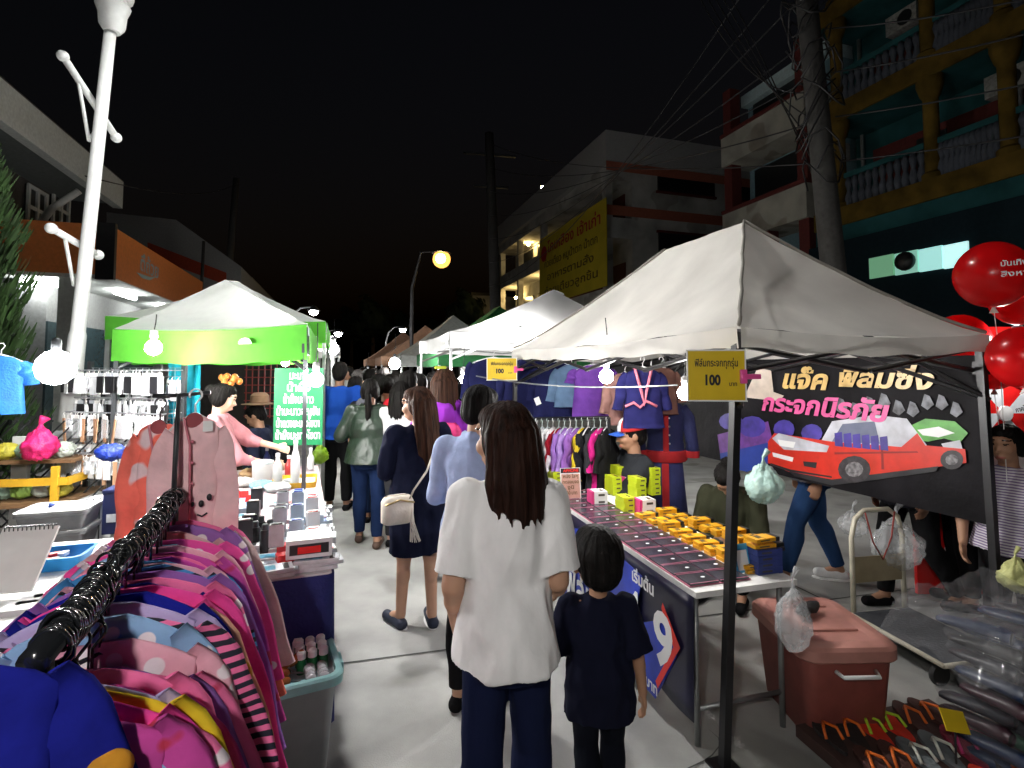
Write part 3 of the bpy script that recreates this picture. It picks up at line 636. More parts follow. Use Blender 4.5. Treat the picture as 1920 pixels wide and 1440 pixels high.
# ================================================================== RIGHT TABLE
TZ = .71
T0 = gr(1300, 1108, TZ); T2 = gr(1040, 935, TZ); T1 = gr(1482, 1080, TZ)
ta = (T2 - T0); TL = ta.length; ta.normalize(); tb_ = V((ta.y, -ta.x, 0)); tb_ = tb_ if tb_.x > 0 else -tb_; TW = (T1 - T0).dot(tb_)
def tp(u, v, z=0): return T0 + ta * u + tb_ * v + UP * z
def tuv(px, py, z=TZ): q = gr(px, py, z) - T0; return q.dot(ta), q.dot(tb_)
TR = frame((0, 0, 0), ta, UP)
t = thing('display_table', 'long phone film table with a white top and steel legs', 'table', tp(TL / 2, TW / 2, -TZ))
b = MB(); m_ = TR.copy(); m_.translation = tp(TL / 2 - .01, TW / 2, -.014); b.box(None, (TL + .02, TW, .026), M=m_); b.build('table_top', mat('table_white', (.75, .74, .72), .5), t)
for u in (.06, TL - .06):
    for v in (.05, TW - .03):
        b = MB(); b.tube([tp(u, v, -.03), tp(u, v, -TZ)], .014, 8); b.build('leg', M_grey, t, True)
for u in (.06, TL - .06): b = MB(); b.tube([tp(u, .05, -.55), tp(u, TW - .03, -.55)], .011, 8); b.build('stretcher', M_grey, t, True)
# hanging advert cloth
CZ = -.55
t = thing('advert_cloth', 'dark blue advert cloth hanging from the phone film table with a big white 9', 'cloth', tp(TL / 2, 0, CZ))
M_nav = mat('navy_vinyl', (.008, .008, .03), .35, var=.1)
b = MB(); b.grid(lambda u, v: tp(TL * u - .02, -.012 - .008 * math.sin(u * 23) * v - .01 * v, -.02 + (CZ + .02) * v), 30, 8); b.build('sheet', M_nav, t, True, sol=.003)
def cp(px, py): return onplane(px, py, tp(0, -.026), tb_)
def cuv(px, py): q = cp(px, py) - T0; return q.dot(ta), q.z
nd = -tb_
b = MB(); pts = [cuv(1060, 985), cuv(1115, 1000), cuv(1205, 1080), cuv(1190, 1170), cuv(1250, 1160), cuv(1270, 1230), cuv(1230, 1310), cuv(1140, 1210), cuv(1050, 1100)]
b.slab([tp(u, -.0275, z) for u, z in pts], nd, .002); b.build('blue_print', mat('bright_blue_print', (.01, .035, .4), .4, var=.5, scale=4), t)
def ctext(s_, px, py, wpx, h, m, off=.032, bold=.02):
    q = cp(px, py); q2 = cp(px + wpx, py); q = q + nd * (off - .026)
    text(s_, q, -ta, UP, h, m, t, bold=bold)
b = MB(); dg_ = [cuv(1245, 1130), cuv(1278, 1215), cuv(1236, 1290), cuv(1232, 1276), cuv(1266, 1213), cuv(1243, 1140)]
b.slab([tp(u, -.033, z) for u, z in dg_], nd, .002); b.build('red_chevron', mat('red_print', (.7, .02, .01), .4, var=0), t)
ctext('9', 1246, 1205, 40, .34, M_whiteink, .034, .03); ctext('4', 1190, 1150, 40, .30, M_whiteink, .036, .03)
ctext('เริ่มต้น', 1208, 1092, 60, .085, M_whiteink, .036, .02); ctext('ฟิล์ม', 1090, 1110, 60, .26, M_whiteink, .036, .025); ctext('บาท', 1225, 1285, 60, .07, M_whiteink, .036)
b = MB(); q = cp(1070, 1020); m_ = frame(q + nd * .012, -ta, nd); b.box(None, (.085, .17, .006), bev=.002, M=m_ @ Matrix.Rotation(.35, 4, 'Z')); ph = b.build('phone_print', mat('grey_print', (.4, .42, .45), .4), t)
b = MB(); m2 = m_.copy(); m2.translation += nd * .005; b.box(None, (.07, .14, .004), M=m2 @ Matrix.Rotation(.35, 4, 'Z')); b.build('screen_print', M_ink, ph)
# film packs on the table front half
b = MB(); m_ = TR.copy(); m_.translation = tp(.96, .17, .003); b.box(None, (1.85, .33, .004), M=m_); tag(b.build('pink_mat', mat('pink_mat', (.5, .12, .2), .6)), 'thin pink sheet under the rows of phone glass packs', 'mat')
fp = None; nfp = 0
M_fpk = mat('film_pack', (.045, .042, .055), .22, var=.6, scale=9); M_rim = mat('pink_rim', (.55, .16, .25), .5)
for i in range(15):
    for j in range(2):
        u = .095 + i * .124; v = .087 + j * .164
        lab = 'dark phone glass pack, %s along the %s row from the black pole' % (('first', 'second', 'third', 'fourth', 'fifth', 'sixth', 'seventh', 'eighth', 'ninth', 'tenth', 'eleventh', 'twelfth', 'thirteenth', 'fourteenth', 'fifteenth')[i], ('aisle edge', 'inner')[j])
        if fp is None:
            fp = thing('phone_glass_pack', lab, 'phone glass', (0, 0, 0), 0, 'phone glass packs laid out on the pink sheet')
            b = MB(); b.box((0, 0, .006), (.116, .152, .008), bev=.001); b.build('pack', M_fpk, fp)
            b = MB(); b.lathe([(.001, .0101), (.011, .0101), (.011, .0115), (.001, .0115)], (.0, .03, 0), 12, sx=.7); b.build('white_dot', M_whiteink, fp)
            b = MB()
            for sx in (-1, 1): b.box((sx * .0555, 0, .0108), (.003, .15, .0012))
            b.build('pink_rim', M_rim, fp)
            o = fp
        else: o = dup(fp, label=lab)
        o.location = tp(u, v, .0035); o.rotation_euler = (0, 0, math.atan2(ta.y, ta.x) + random.uniform(-.03, .03) + math.pi)
# generic carton prototype: body + end label
def carton_proto(name, lab, cat, grp, d, mbody, mend, lid=False):
    t = thing(name, lab, cat, (0, 0, 0), 0, grp)
    b = MB(); b.box((0, 0, d[2] / 2), d, bev=.0015); b.build('body', mbody, t)
    b = MB(); b.box((d[0] / 2 - d[0] * .07, 0, d[2] / 2), (d[0] * .16, d[1] + .003, d[2] + .002)); b.build('end_band', mend, t)
    b = MB(); b.box((-d[0] * .1, 0, d[2] + .0006), (d[0] * .02, d[1] * .98, .0012)); b.box((-d[0] * .3, 0, d[2] + .0006), (d[0] * .02, d[1] * .98, .0012)); b.build('seam_line', mat('box_line', (.25, .16, .02), .6), t)
    b = MB()
    for sy in (-1, 1): b.box((-d[0] * .12, sy * (d[1] / 2 + .0004), d[2] * .5), (d[0] * .4, .0012, d[2] * .3))
    b.box((-d[0] * .2, d[1] * .1, d[2] + .0008), (d[0] * .13, d[1] * .5, .0014)); b.build('print', mat('box_print', (.06, .05, .04), .5), t)
    return t
M_yb = mat('amber_box', (.75, .36, .012), .4, var=.05); M_lm = mat('lime_box', (.52, .62, .02), .4, var=.05); M_mg = mat('magenta_end', (.62, .04, .2), .5, var=0)
M_wbx = mat('white_box', (.8, .78, .78), .4, var=.03); M_bb = mat('blue_box', (.03, .05, .22), .35, var=.2)
yb = carton_proto('film_box', '', 'box', 'yellow and black film boxes on the table', (.145, .062, .018), M_yb, M_black)
tang = math.atan2(tb_.y, tb_.x)
k = 0; first = True
for i in range(20):
    f_ = (i % 10) / 9; px, py = (1212 + 205 * f_, 962 + 98 * f_) if i < 10 else (1252 + 190 * f_, 958 + 62 * f_); n = (2, 2, 3, 2, 2, 2, 2, 3, 1, 2)[i % 10] if i < 10 else (3, 2, 2, 3, 2, 2, 3, 2, 3, 2)[i % 10]
    q = gr(px, py + 10, TZ)
    for s_ in range(n):
        lab = 'yellow film box, %s in the %s stack of the %s' % (('top' if s_ == n - 1 else ('bottom', 'second', 'third')[s_]), ('first', 'second', 'third', 'fourth', 'fifth', 'sixth', 'seventh', 'eighth', 'ninth', 'tenth')[i % 10], 'row by the white strip' if i < 10 else 'row on the seller side')
        o = yb if first else dup(yb, label=lab); first = False; o['label'] = lab
        o.location = q + UP * (.0185 * s_) + V((random.uniform(-.004, .004), random.uniform(-.004, .004), 0)); o.rotation_euler = (0, 0, tang + random.uniform(-.12, .12))
lb = carton_proto('lime_film_box', '', 'box', 'lime green film boxes on the table', (.08, .13, .034), M_lm, M_lm)
wb_ = carton_proto('white_film_box', '', 'box', 'white and magenta film boxes on the table', (.12, .1, .05), M_wbx, M_mg)
def putstack(proto, px, py, n, dz, lab, a=0, used={}):
    q = gr(px, py, TZ)
    for s_ in range(n):
        l_ = lab + (', topmost of its stack' if s_ == n - 1 and n > 1 else ', %s from below' % ('first', 'second', 'third', 'fourth', 'fifth', 'sixth')[s_] if n > 1 else '')
        o = dup(proto, label=l_) if proto.name in used else proto
        used[proto.name] = 1; o['label'] = l_; o.location = q + UP * dz * s_; o.rotation_euler = (0, 0, tang + math.pi + a + random.uniform(-.08, .08))
putstack(lb, 1195, 938, 5, .035, 'lime green film box behind the white and magenta boxes')
putstack(lb, 1150, 925, 4, .035, 'lime green film box in the stack before the seller hands')
putstack(lb, 1172, 958, 3, .035, 'lime green film box in the low stack by the yellow boxes')
putstack(lb, 1222, 925, 6, .035, 'lime green film box in the tall stack nearest the mannequin')
putstack(lb, 1160, 912, 5, .035, 'lime green film box in the stack by the seller forearm')
putstack(lb, 1118, 933, 1, .041, 'single lime green film box beside the pink price card')
putstack(lb, 1040, 905, 3, .035, 'lime green film box beyond the pink price card')
putstack(wb_, 1208, 962, 2, .05, 'white film box with a magenta end next to the yellow boxes')
putstack(wb_, 1120, 945, 2, .05, 'white film box with a magenta end nearest the pink price card')
putstack(wb_, 1175, 915, 2, .05, 'white film box with a magenta end below the seller elbow')
putstack(wb_, 1048, 888, 2, .05, 'white film box with a magenta end behind the pink price card')
bb = carton_proto('blue_film_box', '', 'box', 'blue film boxes at the table corner', (.14, .09, .028), M_bb, M_bb)
q = gr(1432, 1070, TZ)
for s_ in range(4):
    l_ = 'flat blue film box at the table corner, %s' % ('bottom of the pile', 'second from the bottom', 'third from the bottom', 'top of the pile')[s_]
    o = bb if s_ == 0 else dup(bb); o['label'] = l_; o.location = q + UP * .029 * s_; o.rotation_euler = (0, 0, tang + random.uniform(-.05, .05))
for s_ in range(2):
    o = dup(yb, label='yellow film box lying on the blue pile at the table corner, ' + ('lower one' if s_ == 0 else 'upper one')); o.location = q + UP * (.117 + .029 * s_) ; o.rotation_euler = (0, 0, tang + .1 * s_)
# pay stand (its code is left out)
q = gr(1392, 1072, TZ); t = thing('pay_stand', 'light blue framed payment card leaning at the table corner', 'card stand', q)
m_ = frame(q + UP * .065, V((.93, .35, 0)), V((.35, -.93, .25))); b = MB(); b.box(None, (.09, .13, .006), bev=.002, M=m_); b.build('frame', mat('sky_blue', (.05, .35, .65), .35), t)
m2 = m_.copy(); m2.translation += m_.to_3x3() @ V((-.004, -.008, .004)); b = MB(); b.box(None, (.066, .09, .003), M=m2); b.build('card', M_paper, t)
# price card with header
q = gr(1070, 937, TZ); t = thing('price_card', 'pink price card with black header standing at the far end of the film table', 'sign', q)
xr = V((.985, .17, 0)).normalized(); nn = V((xr.y, -xr.x, .12)); H = .235; W = .155
m_ = frame(q + UP * H / 2, xr, nn); b = MB(); b.box(None, (W, H, .006), M=m_); b.build('frame', M_paper, t)
upv = m_.to_3x3() @ V((0, 1, 0)); nv = m_.to_3x3() @ V((0, 0, 1))
b = MB(); m2 = m_.copy(); m2.translation += nv * .004 - upv * .015; b.box(None, (W - .014, H - .06, .003), M=m2); b.build('card', mat('salmon_card', (.55, .3, .24), .6), t)
b = MB(); m2 = m_.copy(); m2.translation += nv * .004 + upv * .098; b.box(None, (W - .006, .034, .003), M=m2); b.build('header', M_ink, t)
text('APHONE', m_.translation + nv * .0065 + upv * .098 + xr * .004, xr, upv, .03, mat('red_print'), t, width=.12, bold=.03)
for k, s_ in enumerate(('หนัง ใสๆ', 'ทดสอบจอ', 'จูนิ', '150 บาท')): text(s_, m_.translation + nv * .006 + upv * (.055 - .04 * k), xr, upv, .036, Mdk, t, width=(.115, .125, .05, .09)[k])
# yellow price signs
def ysign(px, py, Y, W, H, lab, x, body, rest):
    c = at(px, py, Y); t = thing('price_sign', lab, 'sign', c, 0)
    n = V((x[1], -x[0], 0)); m_ = frame(c, x, n); b = MB(); b.box(None, (W, H, .004), M=m_); b.build('card', mat('yellow_card', (.72, .5, .02), .35, var=.05, coat=.3), t)
    u_ = m_.to_3x3() @ V((0, 1, 0)); nv = n.normalized(); x = V(x).normalized()
    b = MB()
    for sy in (-1, 1): b.box(None, (W + .012, .006, .005), M=frame(c + u_ * sy * H / 2, x, n))
    for sx in (-1, 1): b.box(None, (.006, H - .006, .005), M=frame(c + x * sx * W / 2, x, n))
    b.build('laminate_edge', M_paper, t)
    text(body, c + nv * .004 + u_ * H * .24, x, u_, H * .2, M_ink, t, width=W * .74)
    text('100', c + nv * .004 - u_ * H * .1 - x * W * .08, x, u_, H * .28, M_ink, t, width=W * .26, bold=.04)
    text('บาท', c + nv * .004 - u_ * H * .17 + x * W * .28, x, u_, H * .12, M_ink, t, width=W * .13)
    b = MB(); b.box(None, (.08, .022, .016), bev=.005, M=frame(c + x * (W / 2 + .02) - u_ * H * .02 + nv * .006, x, n)); b.box(None, (.03, .06, .012), bev=.005, M=frame(c + x * (W / 2 - .01) - u_ * H * .02 + nv * .006, x, n)); b.build('clip', mat('pink_clip', (.75, .08, .3), .35), t)
    return t
ysign(1343, 704, 2.28, .24, .215, 'large yellow price sign clipped to the black front pole', (.99, -.1, 0), 'ฟิล์มกระจกทุกรุ่น', 0)
ysign(941, 692, 4.85, .27, .2, 'small yellow price sign clipped at the far tent corner above the women', (.99, .05, 0), 'ฟิล์มกระจกทุกรุ่น', 0)
# ================================================================== CAR BANNER at the back of the tent
bp0 = TC + (TB - TC) * .02; bp1 = TC + (TB - TC) * .985; bx = (bp1 - bp0).normalized(); bn = V((bx.y, -bx.x, 0)); bn = bn if bn.y < 0 else -bn; BL = (bp1 - bp0).length
def bq_(px, py, off=.0): return onplane(px, py, bp0 + bn * .01, bn) + bn * off
zt = 1.77; zb = .86
t = thing('vinyl_banner', 'black vinyl banner with a red pickup and gold lettering hung behind the film table', 'banner', (bp0 + bp1) / 2 + UP * zb)
b = MB(); b.grid(lambda u, v: bp0 + bx * BL * u + UP * (zb + (zt - zb) * v) + bn * (.0018 * math.sin(u * 30 + 3 * v) + .002 * nz3((u * 8, v * 4, 0), 1)), 60, 16)
b.build('sheet', mat('black_banner', (.01, .009, .011), .6, var=.5, scale=3, bump=.5, bscale=7, spec=.1), t, True)
def bpoly(name, pts, m, off): b = MB(); b.slab([bq_(x, y, -.004 + off * .16) for x, y in pts], bn, .0006); return b.build(name, m, t)
Mr_ = mat('red_print'); Mcar = mat('car_red', (.62, .03, .015), .35, var=.12, coat=.3); Mgrayp = mat('silver_print', (.55, .56, .62), .4, var=.25, scale=8); Mblu = mat('indigo_print', (.06, .04, .3), .4, var=.4, scale=9); Mgold = mat('gold_print', (.72, .48, .16), .35, var=.2)
Mpk = mat('pink_print', (.75, .1, .32), .4, var=.15); Mgn = mat('green_print', (.08, .35, .04), .4, var=.3, scale=12)
bpoly('truck_cab', [(1535, 835), (1560, 790), (1640, 778), (1700, 785), (1738, 835), (1690, 838)], Mgrayp, .022)
body_ = bpoly('truck_body', [(1440, 828), (1452, 812), (1560, 828), (1690, 838), (1720, 812), (1735, 835), (1810, 842), (1812, 868), (1760, 875), (1640, 890), (1560, 900), (1480, 885), (1440, 868)], Mcar, .026)
bpoly('truck_bonnet', [(1448, 822), (1460, 812), (1555, 836), (1550, 848), (1470, 843)], Mgrayp, .031)
bpoly('truck_window', [(1560, 828), (1580, 795), (1640, 790), (1650, 832)], mat('glass_print', (.15, .17, .25), .3), .031)
bpoly('truck_grille', [(1448, 848), (1488, 858), (1486, 866), (1450, 856)], M_whiteink, .031)
bpoly('fog_lamp', [(1506, 865), (1532, 867), (1530, 878), (1508, 874)], M_ink, .031)
for (cx, cy, r) in ((1602, 880, 34), (1785, 862, 24)):
    bpoly('truck_wheel', [(cx + r * .9 * math.cos(a * .3927), cy + r * .75 * math.sin(a * .3927)) for a in range(16)], mat('tyre_print', (.03, .025, .03), .5, var=.5, scale=30), .033)
    bpoly('wheel_rim', [(cx + r * .5 * math.cos(a * .524), cy + r * .42 * math.sin(a * .524)) for a in range(12)], mat('rim_print', (.2, .19, .2), .4, var=.6, scale=40), .037)
for k in range(6): bpoly('blue_lettering', [(1565 + 17 * k, 812 + 1.5 * k), (1579 + 17 * k, 810 + 1.5 * k), (1581 + 17 * k, 838 + 1.5 * k), (1566 + 17 * k, 836 + 1.5 * k)], Mblu, .035)
for (cx, cy, rx, ry) in ((1470, 805, 20, 18), (1522, 812, 20, 17), (1370, 790, 22, 16), (1410, 800, 26, 20)): bpoly('blue_lettering', [(cx + rx * math.cos(a * .524), cy + ry * math.sin(a * .524)) for a in range(12)], Mblu, .02 + .001 * (cx % 3))
bpoly('green_print', [(1703, 800), (1735, 785), (1790, 790), (1815, 812), (1800, 830), (1770, 822), (1740, 828), (1715, 825)], Mgn, .02)
bpoly('white_print', [(1720, 806), (1760, 800), (1790, 812), (1760, 820), (1730, 816)], M_whiteink, .024)
bpoly('white_print', [(1765, 832), (1800, 825), (1806, 846), (1775, 850)], Mgrayp, .024)
bpoly('purple_print', [(1345, 815), (1440, 790), (1452, 840), (1420, 862), (1350, 850)], mat('purple_print', (.16, .05, .28), .4, var=.3), .018)
bpoly('blue_print', [(1350, 850), (1440, 830), (1450, 865), (1400, 885), (1352, 872)], mat('deep_blue_print', (.02, .05, .3), .4), .0205)
bpoly('cream_print', [(1395, 745), (1420, 690), (1445, 690), (1450, 735), (1470, 742), (1460, 752)], mat('cream_print', (.6, .5, .42), .4), .018)
for s_, px, py, w_, h_, m2, sh in (('แจ๊ค', 1505, 714, 85, .15, Mgold, .25), ('ฟิล์มซิ่ง', 1650, 712, 175, .17, Mgold, .25), ('กระจกนิรภัย', 1530, 764, 230, .15, Mpk, .25)):
    q = bq_(px, py, .002); qa = bq_(px - w_ / 2, py); qb = bq_(px + w_ / 2, py)
    text(s_, q, bx, UP, (bq_(px, py - 26) - bq_(px, py + 26)).length * .9, m2, t, width=(qb - qa).length, bold=.035, shear=sh)
for k in range(9):
    x0 = 1565 + 27 * k; y0 = 745 + 9 * math.sin(k * 1.7); bpoly('silver_print', [(x0, y0 + 22), (x0 + 6, y0), (x0 + 16, y0 + 4), (x0 + 24, y0 + 20), (x0 + 12, y0 + 30)], mat('dim_silver_print', (.14, .145, .17), .5, var=.7, scale=15), .017 + .0002 * k)
bpoly('truck_line', [(1565, 848), (1720, 846), (1722, 849), (1565, 852)], mat('dark_red_print', (.25, .01, .008), .5), .031)
bpoly('door_line', [(1652, 842), (1656, 842), (1658, 880), (1653, 880)], mat('dark_red_print'), .031)
bpoly('sill_shadow', [(1480, 884), (1560, 899), (1640, 889), (1760, 874), (1755, 884), (1640, 900), (1560, 910), (1490, 893)], M_ink, .03)
bpoly('headlamp', [(1458, 824), (1492, 829), (1488, 840), (1462, 836)], M_whiteink, .034)
bpoly('bumper_line', [(1445, 868), (1482, 880), (1560, 893), (1560, 896), (1480, 884), (1445, 872)], M_ink, .034)
# ================================================================== GARMENTS
def shirt_mesh(mb, L=.5, hw=.17, slv=.45, flare=.16, seed=0, thick=.03, nk=.055):
    """a hung top in local X (width) / -Z (down), thickness Y; origin at the neck"""
    rr = random.Random(seed); n = 20
    def ring(z, w, th, y=0):
        out = []
        for k in range(n):
            a = 2 * math.pi * k / n; ca, sa = math.cos(a), math.sin(a)
            out.append(V((w * math.copysign(abs(ca) ** .7, ca), y + th * math.copysign(abs(sa) ** .8, sa), z)))
        return out
    prof = [(0, nk, thick * .5), (-.012 * hw / .165, nk + (hw - nk) * .3, thick * .7), (-.03 * hw / .165, hw * .76, thick * .8), (-.055 * hw / .165, hw * .98, thick * .9), (-.1, hw * .95, thick), (-.18, hw * .93, thick * 1.1), (-.3, hw * .97, thick * 1.15), (-.42, hw * 1.02, thick * 1.2), (-L, hw * 1.05, thick * 1.25)]
    vs = []; fs = []
    for i, (z, w_, th) in enumerate(prof): vs += ring(z, w_, th, .006 * nz3((z * 5, seed, 0)))
    for i in range(len(prof) - 1):
        for k in range(n): fs.append((i * n + k, i * n + (k + 1) % n, (i + 1) * n + (k + 1) % n, (i + 1) * n + k))
    fs.append(tuple(range(n))); fs.append(tuple((len(prof) - 1) * n + k for k in range(n))[::-1])
    vs = [p + V((.008 * nz3(p, 9, seed), .016 * nz3(p + V((0, 0, 3)), 8, seed) + .011 * math.sin(p.x * 48 + seed * 2 + p.z * 9 + 2 * nz3(p, 6, seed)) * min(1, max(0, -p.z * 6 - .3)), 0)) for p in vs]
    mb.add(vs, fs)
    for s_ in (-1, 1):
        sw = rr.uniform(.85, 1.15); vs = []; fs = []; m = 12; N = 12; ph = rr.random() * 6
        for i in range(N):
            f = i / (N - 1); x = hw * .8 + (flare + hw * .1) * sw * f ** .8; z = -.052 - slv * f ** 1.08
            dx = .15 + .6 * (1 - f) ** 2; dz = -1; l_ = math.hypot(dx, dz); nx, nz_ = -dz / l_, dx / l_      # in-plane normal
            w_ = (.062 - .018 * f) * (.55 + .45 * min(1, f * 5)) + .004 * math.sin(f * 11 + ph); th = thick * (.75 + .25 * math.sin(f * 9 + ph)); cy_ = thick * .2 + .014 * math.sin(f * 4 + ph) * f + .008 * math.sin(f * 14 + ph)
            for k in range(m):
                a = 2 * math.pi * k / m; c_ = math.cos(a) * w_; vs.append(V((s_ * (x + nx * c_), cy_ + th * math.sin(a) + .006 * math.sin(c_ * 90 + f * 7 + ph), z + nz_ * c_ * 1.0)))
        for i in range(N - 1):
            for k in range(m): fs.append((i * m + k, i * m + (k + 1) % m, (i + 1) * m + (k + 1) % m, (i + 1) * m + k))
        fs.append(tuple(range(m))); fs.append(tuple((N - 1) * m + k for k in range(m))[::-1]); mb.add(vs, fs)
def hanger_mesh(mb, hw=.16):
    mb.tube([V((-.019 * math.cos(a * .42) , 0, .075 + .021 * math.sin(a * .42))) for a in range(-1, 9)] + [V((.008, 0, .056)), V((0, 0, .045)), V((0, 0, .012))], .0032, 6)
    mb.tube([V((-hw, 0, -.045)), V((-hw * .5, 0, -.01)), V((0, 0, .014)), V((hw * .5, 0, -.01)), V((hw, 0, -.045))], .006, 6)
    mb.tube([V((-hw * .92, 0, -.045)), V((hw * .92, 0, -.045))], .004, 6)
# ------------------------------------------------------------------ foreground rack of tops
RZ = 1.27
r0 = gr(62, 1243, RZ); r1 = gr(322, 940, RZ); rd = (r1 - r0); RL = rd.length; rd.normalize(); rp = V((rd.y, -rd.x, 0)); ra = math.atan2(rp.y, rp.x)
t = thing('clothes_rack', 'black clothes rail in the aisle loaded with children tops', 'clothes rack', (r0 + r1) / 2 - UP * RZ)
b = MB(); b.tube([r0 + rd * .0, r1 + rd * .05], .021, 14); b.build('rail', mat('gloss_black_tube', (.012, .013, .015), .18, var=.02, coat=.5), t, True)
for q in (r0 + rd * .03, r1 + rd * .03):
    b = MB(); b.tube([q, q - UP * (RZ - .03)], .016, 10); b.build('upright', M_black, t, True)
    b = MB(); b.tube([q - UP * (RZ - .03) - rp * .25, q - UP * (RZ - .03) + rp * .25], .014, 8); b.build('foot_bar', M_black, t, True)
b = MB(); b.ell(r1 + rd * .06, (.034, .034, .034)); b.tube([r1 + rd * .0, r1 + rd * .05], .03, 12); b.build('end_knob', mat('gloss_black_tube'), t, True)
b = MB(); b.tube([r0 + (r1 - r0) * .08, r0 + (r1 - r0) * .3], .0225, 14); b.build('rail_sleeve', mat('gloss_black_tube'), t, True)
rr = random.Random(8); mring = MB()
for k in range(46):
    f = .06 + .26 * k / 23 if k < 24 else .46 + .5 * (k - 24) / 22
    q = r0 + rd * (RL * f); mr = frame(q + UP * rr.uniform(-.012, .004), rp, rd + UP * rr.uniform(-.35, .1))
    b = MB(mr); b.tube([V((.026 * math.cos(a * .4488), .03 * math.sin(a * .4488), 0)) for a in range(15)], .0042, 6); b.build('clip_ring', mat('gloss_black_tube'), t, True)
protos = []
for k in range(5):
    b = MB(); shirt_mesh(b, .5 + .02 * (k % 3), .17 + .006 * (k % 2), .46, .13, k, .011); o = b.build('child_shirt', M_cloth, None, True); protos.append(o)
hp = MB(); hanger_mesh(hp, .125); hp.v = [p + V((0, 0, -.02 if p.z < .03 else .022)) for p in hp.v]; hp = hp.build('clothes_hanger', mat('gloss_black_tube'), None, True)
PK = (.88, .17, .38); HP = (.86, .07, .34); BL_ = (.012, .016, .26); CO = (.85, .2, .14); LB = (.25, .42, .68); PU = (.28, .12, .42); YE = (.78, .55, .03); LP = (.82, .4, .5); LV = (.5, .42, .72); SB = (.06, .25, .55); PE = (.85, .42, .3); MG = (.6, .06, .34)
M_str = mat('striped_cloth', objcol=True, rough=.9, pattern='stripe', c2=(.015, .015, .03), ps=14, bump=.3, bscale=18)
M_dot = mat('dotted_cloth', objcol=True, rough=.9, pattern='dots', c2=(.85, .75, .8), ps=16, bump=.3, bscale=18)
M_blo = mat('blotched_cloth', objcol=True, rough=.9, pattern='blotch', c2=(.85, .7, .72), ps=9, bump=.3, bscale=18)
M_blo2 = mat('red_blotched_cloth', objcol=True, rough=.9, pattern='blotch', c2=(.55, .03, .08), ps=11, bump=.3, bscale=18)
seq = [('deep blue', BL_, 0), ('magenta', MG, 3), ('hot pink', HP, 0), ('rose pink', PK, 2), ('lavender', LV, 2), ('yellow', YE, 3), ('candy pink', PK, 0), ('rose', PK, 3), ('pale pink', LP, 2), ('light blue', LB, 2), ('vivid pink', HP, 2), ('hot pink', HP, 3), ('deep blue', BL_, 0), ('coral orange', PE, 0), ('hot pink', HP, 0), ('peach and black striped', PE, 1), ('pink', PK, 2), ('violet', PU, 0), ('plum', PU, 2), ('blue and black striped', SB, 1), ('orange pink', PE, 2), ('blue', SB, 0), ('magenta', MG, 0), ('pink dotted', PK, 2), ('pale rose', LP, 0), ('pale blue', LB, 0), ('rose pink', HP, 2), ('coral', CO, 3), ('grey pink', (.6, .4, .42), 2), ('red coral', CO, 0), ('blush', LP, 2), ('pale grey pink', (.7, .52, .52), 0)]
ordn = ['nearest', 'second', 'third', 'fourth', 'fifth', 'sixth', 'seventh', 'eighth', 'ninth', 'tenth', 'eleventh', 'twelfth', 'thirteenth', 'fourteenth', 'fifteenth', 'sixteenth', 'seventeenth', 'eighteenth', 'nineteenth', 'twentieth', 'twenty-first', 'twenty-second', 'twenty-third', 'twenty-fourth', 'twenty-fifth', 'twenty-sixth', 'twenty-seventh', 'twenty-eighth', 'twenty-ninth', 'thirtieth', 'thirty-first', 'thirty-second']
patched = []; extra = [('sky blue', LB, 0), ('bright yellow', YE, 0), ('fuchsia', MG, 0), ('deep violet', PU, 0), ('pink and black striped', PK, 1), ('soft lilac', LV, 0), ('hot pink dotted', HP, 2), ('cobalt', BL_, 0), ('coral pink', PE, 3), ('baby pink', LP, 0), ('blue', SB, 0), ('raspberry', MG, 3), ('light blue dotted', LB, 2), ('orange red', CO, 0), ('mauve', PU, 2), ('rose', PK, 0), ('blue and black striped', SB, 1), ('pale peach', PE, 0)]
seq2 = []
for i, s_ in enumerate(seq):
    seq2.append(s_)
    if i % 2 == 1 and extra and i > 0: seq2.append(extra.pop(0))
seq = seq2
tens = ['', '', 'twenty', 'thirty', 'forty', 'fifty']; ones = ['', 'first', 'second', 'third', 'fourth', 'fifth', 'sixth', 'seventh', 'eighth', 'ninth']
ordn += [('thirty-' if k < 40 else 'forty-' if k < 50 else 'fifty-') + ones[k % 10] if k % 10 else {40: 'fortieth', 50: 'fiftieth'}[k] for k in range(33, 55)]
n = len(seq); rr = random.Random(5); kinds = [M_cloth, M_str, M_dot, M_blo2]
for i, (nm, c, kd) in enumerate(seq):
    f = ((i + .3 * rr.random()) / n) if i else 0
    pr = protos[i % 5]; o = pr if i < 5 else dup(pr)
    low = -.075 + rr.uniform(-.022, .022) - (.05 if 0 < i < 12 else 0)
    q = r0 + rd * (RL * f) + rp * rr.uniform(-.012, .012) + UP * low; q = q if i else r0 - rd * .05 - rp * .115 + UP * .035
    o.location = q; o.rotation_euler = (0, rr.uniform(-.04, .04), ra + rr.uniform(-.16, .1) + (.0 if i else .1)); o.color = (*c, 1); setmat(o, [M_cloth, M_str, M_dot, M_blo2][kd])
    tag(o, '%s child shirt, %s from the near end of the black rail' % (nm, ordn[i]) if i else 'deep blue child shirt at the near end of the black rail', 'shirt', 'children shirts on the black rail')
    h = hp if i == 0 else dup(hp)
    h.location = q + UP * -.012 + rp * .004; h.rotation_euler = (0, 0, o.rotation_euler[2] + .05)
    tag(h, 'hanger of the %s shirt, %s from the near rail end' % (nm, ordn[i]), 'hanger', 'black hangers on the rail')
    o.scale = (rr.uniform(.9, 1.1), 1, rr.uniform(.92, 1.06)) if i else (1, 1, 1)
    if i == 0 or nm == 'cobalt' or (nm == 'deep blue' and i): patched.append(o)
